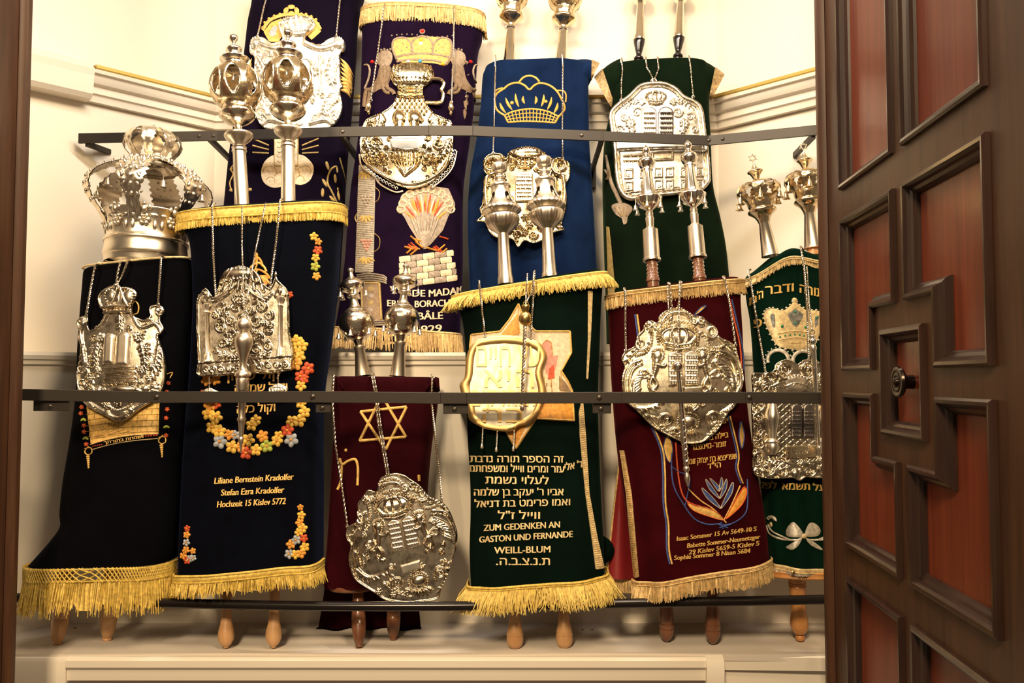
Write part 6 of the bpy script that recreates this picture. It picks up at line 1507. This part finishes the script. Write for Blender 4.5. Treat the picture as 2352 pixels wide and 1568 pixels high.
def f(mb, S):
    fill(mb, S, [(1350, 668), (1361, 668), (1356, 780), (1350, 871), (1346, 871), (1350, 780)], .0016, 0, 5, puff=False)
    fill(mb, S, [(1334, 926), (1339, 926), (1345, 1000), (1353, 1133), (1371, 1232), (1387, 1304), (1368, 1308), (1358, 1232), (1344, 1133), (1331, 1000), (1329, 947)], .0018, 0, 6, puff=False)
    for y in range(930, 1305, 5):
        xl = np.interp(y, [926, 1000, 1133, 1232, 1308], [1331, 1331, 1344, 1358, 1368]); xr = np.interp(y, [926, 1000, 1133, 1232, 1308], [1339, 1345, 1353, 1371, 1387]); stroke(mb, S, [(xl+1, y), (xr-1, y-2)], 2.2, .0028, 0, 5, smooth=0)
emb('L4', 'ribbon_trim', ['goldl'], f)
def f(mb, S):
    hb(mb, S, 'זה הספר תורה נדבת', 1081, 1294, 1061, 1062, 15); hb(mb, S, 'עזר ומרים ווייל ומשפחתם', 1080, 1296, 1083, 1085, 15); hb(mb, S, "ר' אלי", 1297, 1336, 1081, 1073, 15)
    hb(mb, S, 'לעלוי נשמת', 1116, 1260, 1110, 1112, 16); hb(mb, S, "אביו ר' יעקב בן שלמה", 1090, 1294, 1138, 1137, 15); hb(mb, S, 'ואמו פרימט בת דניאל', 1091, 1309, 1165, 1160, 15); hb(mb, S, 'ווייל ז"ל', 1144, 1240, 1192, 1191, 16)
    tl(mb, S, 'ZUM GEDENKEN AN', 1112, 1286, 1219, 1211, 15); tl(mb, S, 'GASTON UND FERNANDE', 1102, 1315, 1246, 1233, 15); tl(mb, S, 'WEILL-BLUM', 1136, 1264, 1271, 1268, 16); hb(mb, S, 'ת.נ.צ.ב.ה.', 1140, 1263, 1297, 1297, 16)
f(Lines('L4', 'goldl'), SC['L4'].S)
m = SC['L4']; rows = []
for i in range(9):
    t = i/8; y = lerp(1232, 1302, t); xr = 1388+22*sin(pi*min(1, t*1.15))**.7+4*t; Y = m.Y(y)+.035
    rows.append([W(lerp(1378, xr, u/8), y, Y-.012*sin(pi*u/8)) for u in range(9)])
mb = MB(); mb.grid(rows); mb.grid([[p+Vector((0, .006, 0)) for p in r] for r in rows], flip=True); bk = mb.build('mantle_back', M['v_dgreen'], m.root)
mb = MB(); mb.tube(rows[-1], .0022, 6)
for k in range(70):
    q = rows[-1][0].lerp(rows[-1][-1], k/70); mb.tube([q, q+Vector((random.gauss(.002, .004), -.003, -.030))], [.0011, .0006], 4, caps=False)
mb.build('fringe', M['fr_bright'], bk)
# ---- crimson scroll: ribbons, leaves, dedication
def f(mb, S):
    for dx, c in ((-2.5, 0), (2.5, 1)):
        stroke(mb, S, [(1461+dx, 722), (1464+dx, 745), (1468+dx, 775)], 4.5, .002, c)
        stroke(mb, S, [(1494+dx, 970), (1519+dx, 1029), (1525+dx, 1083), (1526+dx, 1154), (1533+dx, 1204), (1534+dx, 1261), (1541+dx, 1295)], 4.5, .002, c)
        stroke(mb, S, [(1678+dx, 687), (1690+dx, 740), (1702+dx, 794), (1706+dx, 850)], 4, .002, 0 if c else 3)
        stroke(mb, S, [(1674+dx, 955), (1694+dx, 1040), (1692+dx, 1075), (1704+dx, 1110)], 3.2, .002, c)
    def leaf(P, c=1, oc=0):
        Q = catmull(P, 5, True); fill(mb, S, Q, .0022, c, 4); stroke(mb, S, [tuple(q) for q in Q]+[tuple(Q[0])], 2.4, .0026, oc, smooth=0)
    leaf([(1532, 1000), (1524, 1024), (1530, 1050), (1539, 1062), (1545, 1035), (1541, 1012)])
    leaf([(1622, 703), (1606, 718), (1594, 724), (1610, 706)])
    leaf([(1701, 968), (1697, 1000), (1703, 1030), (1708, 1000)])
    leaf([(1579, 1154), (1600, 1160), (1640, 1172), (1662, 1194), (1628, 1186), (1592, 1172)], 1, 3); leaf([(1666, 1192), (1688, 1150), (1709, 1118), (1714, 1133), (1701, 1162)], 4, 3)
    stroke(mb, S, [(1542, 1040), (1546, 1111), (1572, 1161), (1596, 1192), (1626, 1204), (1656, 1202)], 3.6, .002, 0); stroke(mb, S, [(1716, 1100), (1717, 1150), (1711, 1180), (1686, 1200), (1660, 1206)], 3, .002, 0)
    stroke(mb, S, [(1544, 1072), (1560, 1084), (1582, 1092), (1584, 1112), (1578, 1140), (1574, 1160)], 3, .002, 0)
    stroke(mb, S, [(1552, 1015), (1558, 1090), (1572, 1144), (1610, 1168), (1640, 1180)], 4, .002, 3); stroke(mb, S, [(1580, 1122), (1610, 1150), (1640, 1170), (1668, 1200)], 3.6, .0022, 1); stroke(mb, S, [(1662, 1196), (1680, 1160), (1700, 1115)], 3.4, .0022, 1)
    for a, b in (((1650, 1204), (1672, 1212)), ((1652, 1212), (1680, 1203)), ((1656, 1198), (1660, 1214))): stroke(mb, S, [a, b], 4, .003, 0, smooth=0)
emb('L5', 'ribbon_embroidery', ['t_blue', 'gold', 'silk', 't_red', 't_orange'], f)
def f(mb, S):
    for P in ([(1612,1120),(1624,1144),(1655,1168),(1640,1146)], [(1655,1168),(1682,1108),(1680,1134)], [(1621,1100),(1630,1124),(1653,1145),(1640,1124)], [(1653,1145),(1668,1100),(1668,1122)], [(1630,1098),(1650,1128),(1652,1118)], [(1651,1128),(1657,1096),(1660,1112)]):
        Q = catmull(P, 5, True); fill(mb, S, Q, .0020, 0, 4); stroke(mb, S, [tuple(q) for q in Q]+[tuple(Q[0])], 2.2, .0026, 1, smooth=0)
emb('L5', 'leaf_embroidery', ['t_blue', 'silk'], f)
def f(mb, S):
    hb(mb, S, 'יצחק', 1640, 1671, 975, 971, 12); hb(mb, S, 'ביילה בת', 1622, 1672, 1012, 1004, 12); hb(mb, S, 'זומר-נוימצגר', 1587, 1667, 1034, 1025, 12); hb(mb, S, 'שפרינצא בת יצחק זומר', 1576, 1692, 1067, 1053, 12); hb(mb, S, 'הי"ד', 1625, 1655, 1077, 1073, 12)
    tl(mb, S, 'Isaac Sommer 15 Av 5649-10 S', 1554, 1736, 1242, 1219, 11, skew=.1); tl(mb, S, 'Babette Sommer-Neumetzger', 1578, 1744, 1258, 1237, 11, skew=.1); tl(mb, S, '29 Kislev 5659-5 Kislev 5', 1582, 1742, 1273, 1252, 11, skew=.1); tl(mb, S, 'Sophie Sommer 8 Nisan 5684', 1548, 1722, 1286, 1269, 11, skew=.1)
f(Lines('L5', 'gold'), SC['L5'].S)
def f(mb, S):
    L = [(1425, 1034), (1440, 1136), (1450, 1254), (1458, 1326)]; R_ = [(1468, 1326), (1462, 1254), (1452, 1136), (1434, 1034)]
    fill(mb, S, [tuple(p) for p in resample(L, 20)]+[tuple(p) for p in resample(R_, 20)], .0022, 0, 5, puff=False)
    for y in range(1038, 1326, 4):
        xl = np.interp(y, [1034, 1136, 1254, 1326], [1427, 1442, 1452, 1460]); xr = np.interp(y, [1034, 1136, 1254, 1326], [1432, 1450, 1460, 1466]); stroke(mb, S, [(xl, y), (xr, y+1)], 2, .0032, 0, 4, smooth=0)
emb('L5', 'edge_trim', ['fr_gold'], f)
# ---- emerald scroll: crown, bow, lettering, braid
def f(mb, S):
    Q = catmull([(1755,722),(1763,711),(1777,708),(1798,713),(1815,702),(1825,690),(1836,702),(1853,713),(1873,713),(1890,718),(1894,732),(1884,763),(1868,793),(1836,803),(1805,800),(1782,790),(1770,767),(1758,742)], 4, True)
    fill(mb, S, Q, .0030, 0, 5); cen = Q.mean(0)
    for i in range(0, len(Q), 2): d = Q[i]-cen; d /= np.linalg.norm(d); dome(mb, S, Q[i][0]+d[0]*2, Q[i][1]+d[1]*2, 3, 2.6, .003, 1)
    for P in ([(1766,720),(1782,716),(1786,745),(1780,766),(1770,745)], [(1792,745),(1796,730),(1806,756),(1792,758)], [(1803,722),(1825,704),(1850,722),(1838,745),(1830,756),(1818,752)], [(1845,756),(1852,735),(1860,757)], [(1868,722),(1884,722),(1882,745),(1870,764),(1866,742)]): fill(mb, S, P, .0036, 4, 4)
    fill(mb, S, [(1798,790),(1812,784),(1836,782),(1852,786),(1838,794),(1812,795)], .0034, 2, 4)
    for x, y in ((1796, 750), (1825, 717), (1825, 743), (1849, 752), (1874, 730)): dome(mb, S, x, y, 3.6, 4.2, .0065, 3)
    for k in range(7): dome(mb, S, 1792+k*10.8, 774-2.6*sin(pi*k/6)*2, 3.0, 3.0, .0058, 3)
    stroke(mb, S, [(1786, 767), (1825, 760), (1862, 766)], 3, .0045, 0); stroke(mb, S, [(1788, 782), (1825, 775), (1862, 781)], 3, .0045, 0)
    dome(mb, S, 1825, 690, 7, 7, .0035, 0)
    for cx, cy in ((1787, 826), (1845, 828)):
        stroke(mb, S, [(cx+24*cos(a), cy+22*sin(a)) for a in np.linspace(pi*.9, 2.15*pi, 14)], 9, .0026, 1, smooth=0)
        for a in np.linspace(pi*.9, 2.1*pi, 12): dome(mb, S, cx+30*cos(a), cy+28*sin(a), 2, 2, .0025, 1)
emb('L6', 'crown_embroidery', ['goldl', 'silk', 'goldd', 'gem_green', 't_grain'], f)
def f(mb, S):
    hb(mb, S, 'תורה', 1837, 1891, 672, 684, 19); hb(mb, S, 'ודבר', 1758, 1822, 677, 669, 19); hb(mb, S, "ה'", 1740, 1753, 690, 684, 18); hb(mb, S, 'מ', 1722, 1738, 702, 694, 17); hb(mb, S, 'פ', 1733, 1750, 753, 750, 19)
    hb(mb, S, 'לפק', 1745, 1784, 1121, 1122, 14); hb(mb, S, 'תשמא', 1798, 1859, 1124, 1125, 15); hb(mb, S, 'ועל', 1867, 1902, 1126, 1127, 14); hb(mb, S, 'ל', 1714, 1722, 992, 992, 14)
f(Lines('L6', 'gold'), SC['L6'].S)
def f(mb, S):
    for P in ([(1845,1230),(1826,1200),(1814,1204),(1806,1220),(1812,1232)], [(1849,1230),(1858,1202),(1872,1202),(1884,1216),(1878,1230)], [(1842,1232),(1818,1248),(1806,1256),(1820,1262),(1834,1252)], [(1850,1234),(1872,1246),(1890,1262),(1878,1260),(1860,1250)]): fill(mb, S, catmull(P, 4, True), .0026, 0, 4)
    for P in ([(1826,1214),(1822,1222),(1832,1224)], [(1864,1214),(1868,1222),(1860,1224)]): fill(mb, S, P, .0034, 2, 3)
    dome(mb, S, 1847, 1231, 7, 6, .004, 1)
    for q in (-1, 1):
        X = lambda x: 1847+q*x
        stroke(mb, S, [(X(10), 1240), (X(50), 1238), (X(78), 1226), (X(86), 1206)], 5, .0024, 0); stroke(mb, S, [(X(30), 1240), (X(70), 1222), (X(82), 1204)], 4, .0024, 0)
        for a in (-.9, -.3, .3, .9): dome(mb, S, X(76)+9*sin(a), 1196-9*cos(a), 4, 9, .0028, 0, pi/2+a)
        dome(mb, S, X(76), 1204, 6, 6, .003, 1)
emb('L6', 'bow_embroidery', ['silk', 'goldl', 'v_emerald'], f)
m = SC['L6']
fringe(m, .02, 0, pi, .011, 240, .008, [M['goldl'], M['goldl']], m.m, name='top_braid', off=.002, seed=61, jit=.35, w=.0013, zoff=.008)
fringe(m, .985, 0, pi, .006, 200, .010, [M['silk'], M['goldl']], m.m, name='hem_braid', off=.002, seed=62, jit=.3, w=.0013)
# ---- plum scroll: crown, wings, tablets on a cloud, vine
def f(mb, S):
    stroke(mb, S, [(603, 70), (618, 48), (644, 36), (670, 33), (702, 37), (724, 50), (736, 68)], 9, .003, 0); fill(mb, S, [(606, 74), (622, 52), (648, 42), (650, 80), (640, 96), (618, 96)], .002, 0, 6); fill(mb, S, [(614, 76), (626, 58), (642, 54), (638, 84), (622, 90)], .0026, 1, 5)
    fill(mb, S, [(700, 42), (724, 56), (738, 72), (716, 92), (704, 80)], .002, 0, 6)
    for x, y in [(603, 64), (608, 52), (618, 43), (630, 37), (643, 33), (692, 32), (703, 33), (715, 38), (726, 45), (731, 55), (735, 66)]: dome(mb, S, x, y, 3.6, 3.6, .004, 0)
    for a in (-1.25, 0, 1.25): dome(mb, S, 669+13*sin(a), 24-12*cos(a)+4, 6, 9, .0035, 0, pi/2+a)
    dome(mb, S, 669, 30, 7, 5, .004, 0)
emb('U1', 'crown_embroidery', ['gold', 't_grey'], f)
def f(mb, S):
    for k in range(5): stroke(mb, S, [(782, 134+k*10), (796+k*2, 150+k*11), (813-k*1.5, 190+k*6-(4-k)*3)], 10, .003, 0, taper=True)
    for k in range(4): stroke(mb, S, [(780, 182+k*8), (796, 186+k*8), (811-k*2, 204+k*7)], 11, .003, 0, taper=True)
    for k in range(4): stroke(mb, S, [(578, 134+k*12), (572-k, 150+k*10), (562-k, 176+k*8)], 8, .003, 0, taper=True)
emb('U1', 'wing_embroidery', ['gold'], f)
def f(mb, S):
    fill(mb, S, catmull([(600,395),(609,370),(634,355),(689,355),(710,367),(721,386),(713,413),(692,425),(670,421),(649,428),(627,431),(606,419)], 4, True), .0022, 1, 6)
    for cx, cy, r in ((620, 395, 16), (645, 408, 15), (672, 400, 17), (700, 393, 15), (690, 412, 10), (622, 415, 10)): stroke(mb, S, [(cx+r*cos(a), cy+r*.8*sin(a)) for a in np.linspace(pi, 2.2*pi, 9)], 2, .003, 0, smooth=0)
    for x0 in (631, 662): 
        fill(mb, S, [(x0, 300), (x0+23, 300), (x0+23, 382), (x0, 382)], .0034, 1, 7, puff=False)
        for P in ([(x0, 300), (x0, 382)], [(x0+23, 300), (x0+23, 382)], [(x0, 382), (x0+23, 382)]): stroke(mb, S, P, 2.4, .0044, 0, smooth=0)
        for y in range(316, 378, 11): stroke(mb, S, [(x0+7, y), (x0+12, y+3), (x0+17, y-1)], 2.2, .0042, 2, 3)
    for q in (-1, 1):
        for y0, y1 in ((328, 318), (338, 334), (346, 350)): stroke(mb, S, [(656+q*38, y0+6), (656+q*76, y1)], 4, .002, 0, smooth=0)
emb('U1', 'tablets_embroidery', ['goldd', 't_cream', 'v_black'], f)
def f(mb, S):
    stroke(mb, S, [(775, 468), (762, 440), (752, 418), (758, 392), (772, 382), (775, 396)], 4.5, .002); stroke(mb, S, [(780, 362), (790, 400), (799, 446)], 4, .002)
    for x, y, a in ((752, 380, 1.3), (746, 420, 1.0), (741, 442, 1.6), (770, 410, 1.5), (778, 450, 1.2), (764, 458, .6)): dome(mb, S, x, y, 11, 4, .0026, 0, a)
    stroke(mb, S, [(533, 440), (528, 420), (536, 400), (530, 388), (538, 378)], 4, .002)
    for x, y in ((531, 388), (540, 412), (530, 436), (574, 435)): dome(mb, S, x, y, 5, 4, .0026)
emb('U1', 'vine_embroidery', ['goldd'], f)
# ---- purple scroll: crown, two lions, vine column, burning bush on an altar, words
def f(mb, S):
    fill(mb, S, catmull([(900,116),(902,97),(915,86),(942,87),(970,83),(996,85),(1025,86),(1038,96),(1040,122),(1026,150),(998,146),(964,144),(930,145),(912,138)], 4, True), .0026, 0, 6)
    for P in ([(912,138),(902,112),(906,92),(930,88),(946,104),(948,128)], [(946,120),(948,96),(970,84),(992,96),(994,122)], [(994,128),(996,104),(1012,88),(1034,94),(1037,120),(1026,146)], [(910,132),(940,126),(970,124),(1000,126),(1030,132)], [(911,142),(940,138),(968,138),(1000,140),(1026,148)]): stroke(mb, S, P, 6, .0040, 1)
    for k in range(13): dome(mb, S, 900+k*11.6, 82-3*sin(k*pi/6), 2.2, 2.2, .003, 1)
    for x, y in ((912, 108), (922, 118), (935, 110), (990, 112), (1008, 104), (1018, 116), (1022, 102), (948, 112), (926, 100), (1002, 118)): dome(mb, S, x, y, 3, 3, .004, 1)
    for x, y, c in ((970, 72, 6), (967, 101, 4), (965, 141, 3), (1017, 147, 5), (967, 92, 5), (938, 143, 4)): dome(mb, S, x, y, 5, 5, .006, c)
    dome(mb, S, 970, 72, 7, 7, .003, 1)
emb('U2', 'crown_embroidery', ['t_mustard', 't_dtaupe', 'goldd', 'gem_blue', 'gem_white', 'gem_amber', 'gem_red'], f)
def lion(key, q, ox):
    def f(mb, S):
        X = lambda x: ox+q*(x-884)
        fill(mb, S, catmull([(X(874), 150), (X(896), 152), (X(898), 176), (X(890), 196), (X(872), 206), (X(856), 214), (X(852), 204), (X(866), 180)], 4, True), .0042, 0, 5)
        fill(mb, S, catmull([(X(868), 128), (X(878), 118), (X(896), 118), (X(902), 132), (X(896), 150), (X(880), 156), (X(868), 146)], 4, True), .0050, 1, 5)
        for k in range(9): stroke(mb, S, [(X(880+k % 3*7), 136+k*4), (X(876+k % 3*8), 152+k*4), (X(872+k % 3*8), 164+k*4)], 5, .0062, 1, taper=True)
        for k in range(4): dome(mb, S, X(876+k*7), 116-2*(k % 2), 3, 4, .005, 1)
        for P, w in (([(X(888), 188), (X(890), 202), (X(902), 210), (X(906), 218)], 10), ([(X(876), 196), (X(886), 212), (X(896), 214)], 8), ([(X(866), 196), (X(852), 206), (X(842), 208), (X(838), 226), (X(836), 246)], 12), ([(X(850), 212), (X(846), 232), (X(842), 256)], 9), ([(X(872), 140), (X(862), 146)], 8)): stroke(mb, S, P, w, .0046, 0)
        stroke(mb, S, [(X(838), 204), (X(846), 184), (X(850), 164), (X(846), 150), (X(838), 150)], 5, .004, 1)
        dome(mb, S, X(855), 142, 5, 4, .005, 2); dome(mb, S, X(866), 144, 5, 3, .006, 1)
    return emb(key, 'lion_embroidery', ['t_dbrown', 't_dtaupe', 'gem_red'], f)
lion('U2', 1, 884); lion('U2', -1, 1052)
def f(mb, S):
    fill(mb, S, [(826, 380), (863, 380), (862, 450), (860, 540), (858, 626), (817, 626), (820, 540), (823, 450)], .0026, 0, 7, puff=False)
    for y in range(386, 626, 5): stroke(mb, S, [(825-(y-386)*.03, y), (861-(y-386)*.012, y+4)], 1.6, .0036, 0, 8, smooth=0)
    for y in (398, 498, 594):
        for k, a in enumerate((-.9, -.4, .1, .6, 1.1)): dome(mb, S, 840+13*sin(a), y+10*cos(a)-3, 11, 4.4, .0055, 1, pi/2-a)
    for y, c in ((452, 3), (553, 2)):
        for i in range(4):
            for j in range(4-i): dome(mb, S, 832+j*7+i*3.6, y+i*7, 4, 4, .006, c)
    stroke(mb, S, [(862, 430), (872, 442), (868, 460), (856, 466)], 2, .0025, 4); stroke(mb, S, [(860, 536), (872, 548), (870, 570), (856, 580)], 2, .0025, 4); stroke(mb, S, [(824, 486), (816, 500), (822, 514)], 2, .0025, 4)
    for k in range(4): stroke(mb, S, [(820, 632+k*5), (850, 629+k*5), (880, 633+k*5), (888, 640+k*4)], 4, .0034, 0 if k % 2 else 3)
    fill(mb, S, [(829, 648), (872, 648), (877, 734), (832, 738)], .0024, 5, 6); 
    for P in ([(830, 650), (833, 736)], [(871, 650), (876, 734)], [(830, 650), (871, 650)]): stroke(mb, S, P, 6, .0036, 4, smooth=0)
    for k in range(4): dome(mb, S, 852, 664+k*16, 11-k, 8, .004, 3 if k % 2 else 4)
    for k in range(3): stroke(mb, S, [(824, 741+k*5), (850, 738+k*5), (886, 736+k*5)], 4, .0034, 0 if k % 2 else 3)
emb('U2', 'column_embroidery', ['silk_d', 't_mustard', 't_pink', 't_taupe', 'goldd', 't_brown'], f)
def f(mb, S):
    fill(mb, S, [(913,479),(922,448),(949,431),(986,426),(1030,433),(1046,470),(1030,496),(1017,529),(990,560),(974,573),(956,546),(939,519),(929,499)], .0022, 3, 7)
    for k in range(13):
        a = lerp(-1.35, 1.35, k/12); x = 978+58*sin(a); y = 494-60*cos(a); r = 9
        stroke(mb, S, [(x+r*cos(b), y+r*sin(b)) for b in np.linspace(0, 2*pi, 9)], 4.5, .004, 0, smooth=0)
        stroke(mb, S, [(x, y), (lerp(x, 976, .35), lerp(y, 520, .35)), (lerp(x, 976, .7), lerp(y, 530, .7))], 6, .0042, (1, 2, 0)[k % 3], taper=True)
    for k in range(9):
        a = lerp(-1.1, 1.1, k/8); stroke(mb, S, [(976+8*a, 558), (976+26*sin(a), 520), (976+42*sin(a), 500-26*cos(a))], 7, .0055, 3 if k % 2 else 4, taper=True)
    for k in range(7): a = lerp(-.8, .8, k/6); stroke(mb, S, [(976+30*sin(a), 492), (976+46*sin(a), 462-8*cos(a))], 5, .005, (1, 2)[k % 2], taper=True)
    fill(mb, S, [(962, 530), (992, 530), (984, 562), (977, 574), (968, 560)], .006, 5, 5)
    for k in range(22):
        rnd = random.Random(k); x = rnd.uniform(930, 1022); y = rnd.uniform(546, 580); a = rnd.choice((-.7, .7, .3)); 
        if abs(x-977) > 8: stroke(mb, S, [(x-11*cos(a), y-11*sin(a)), (x+11*cos(a), y+11*sin(a))], 4, .0042, 1 if k % 3 else 2, smooth=0)
emb('U2', 'burning_bush_embroidery', ['t_cream', 't_orange', 't_red', 't_taupe', 'silk_d', 't_taupe'], f)
def f(mb, S):
    rnd = random.Random(3)
    for r in range(5):
        for c in range(-1, 6):
            x0 = 917+c*27+(r % 2)*13; x1 = x0+26; tl_ = lambda x: lerp(590, 574, (x-917)/123)
            x0 = max(x0, 916+r*.5); x1 = min(x1, 1041+r*2)
            if x1-x0 < 6: continue
            ya = tl_(x0)+r*14.5; yb = tl_(x1)+r*14.5; fill(mb, S, [(x0, ya), (x1, yb), (x1+.5, yb+13.5), (x0+.5, ya+13.5)], .0042, 0 if (c+r) % 2 else 1, 5)
emb('U2', 'altar_embroidery', ['t_taupe', 't_cream'], f)
def f(mb, S):
    tl(mb, S, 'VVE', 896, 940, 672, 678, 16); tl(mb, S, 'DE', 948, 976, 681, 681, 16); tl(mb, S, 'MADAME', 985, 1076, 682, 673, 17); tl(mb, S, 'ERNA', 890, 942, 703, 706, 15); tl(mb, S, 'BORACH-L', 953, 1050, 706, 702, 16); tl(mb, S, 'BÂLE', 960, 1017, 734, 732, 17); tl(mb, S, '1929', 956, 1014, 766, 762, 18)
f(Lines('U2', 't_cream'), SC['U2'].S)
# ---- blue scroll: line-stitched crown
def f(mb, S):
    st = lambda P, w=4.5, **k: stroke(mb, S, P, w, .0018, 0, **k)
    st([(1159, 265), (1180, 256), (1220, 250), (1258, 256), (1283, 268)]); st([(1167, 281), (1195, 279), (1220, 279), (1250, 280), (1275, 282)]); st([(1159, 265), (1167, 281)], smooth=0); st([(1283, 268), (1275, 282)], smooth=0)
    for t in (.34, .67): st([(lerp(1159, 1167, t), lerp(265, 281, t)), (lerp(1180, 1190, t), lerp(256, 279, t)), (1220, lerp(250, 279, t)), (lerp(1258, 1252, t), lerp(256, 280, t)), (lerp(1283, 1275, t), lerp(268, 282, t))], 2.6)
    for k in range(1, 15): t = k/15; x = lerp(1159, 1283, t); yt = np.interp(x, [1159, 1180, 1220, 1258, 1283], [265, 256, 250, 256, 268]); st([(x, yt), (lerp(1167, 1275, t), 280)], 2.6, smooth=0)
    st([(1159, 265), (1141, 252), (1136, 228), (1142, 214), (1157, 204), (1170, 194), (1189, 190), (1205, 196), (1216, 206), (1226, 197), (1240, 191), (1260, 195), (1278, 208), (1290, 228), (1297, 250), (1283, 268)], 5)
    st([(1139, 222), (1136, 214), (1142, 206), (1155, 202)], 4); st([(1279, 208), (1294, 209), (1300, 218), (1299, 235)], 4); st([(1192, 189), (1202, 178), (1216, 174), (1230, 178), (1239, 188)], 5)
    for a, b in (((1148, 236), (1162, 260)), ((1161, 224), (1177, 253)), ((1184, 215), (1192, 246)), ((1202, 221), (1205, 238)), ((1230, 221), (1229, 239)), ((1249, 217), (1243, 245)), ((1267, 223), (1257, 252)), ((1281, 236), (1272, 260))):
        m_ = ((a[0]+b[0])/2+(4 if a[0] > 1216 else -4)*.6, (a[1]+b[1])/2); stroke(mb, S, [a, m_, b], 7, .0022, 0, taper=True)
    dome(mb, S, 1176, 236, 4.5, 4.5, .0022); dome(mb, S, 1254, 233, 4, 4, .0022)
emb('U3', 'crown_embroidery', ['gold_deep'], f)
# ---- bottle green scroll: slit trim and a pendant ornament
def f(mb, S): fill(mb, S, [(1394, 520), (1399, 520), (1404, 564), (1412, 650), (1412, 700), (1398, 700), (1397, 620)], .002, 0, 6, puff=False)
emb('U4', 'ribbon_trim', ['goldd'], f)
def f(mb, S):
    stroke(mb, S, [(1392, 356), (1398, 390), (1404, 420), (1416, 446), (1426, 468)], 10, .004, 0); stroke(mb, S, [(1390, 390), (1398, 404), (1394, 412)], 8, .004, 0)
    fill(mb, S, catmull([(1406, 472), (1430, 466), (1450, 474), (1452, 484), (1442, 498), (1440, 512), (1432, 516), (1428, 502), (1414, 492)], 4, True), .005, 0, 5)
    for k in range(4): stroke(mb, S, [(1414+k*9, 476), (1420+k*6, 488), (1428+k*3, 498)], 3, .0062, 1, smooth=0)
emb('U4', 'pendant_embroidery', ['t_dtaupe', 'goldd'], f)
for _o in list(COL.objects):
    if 'T' in _o: fix(_o)
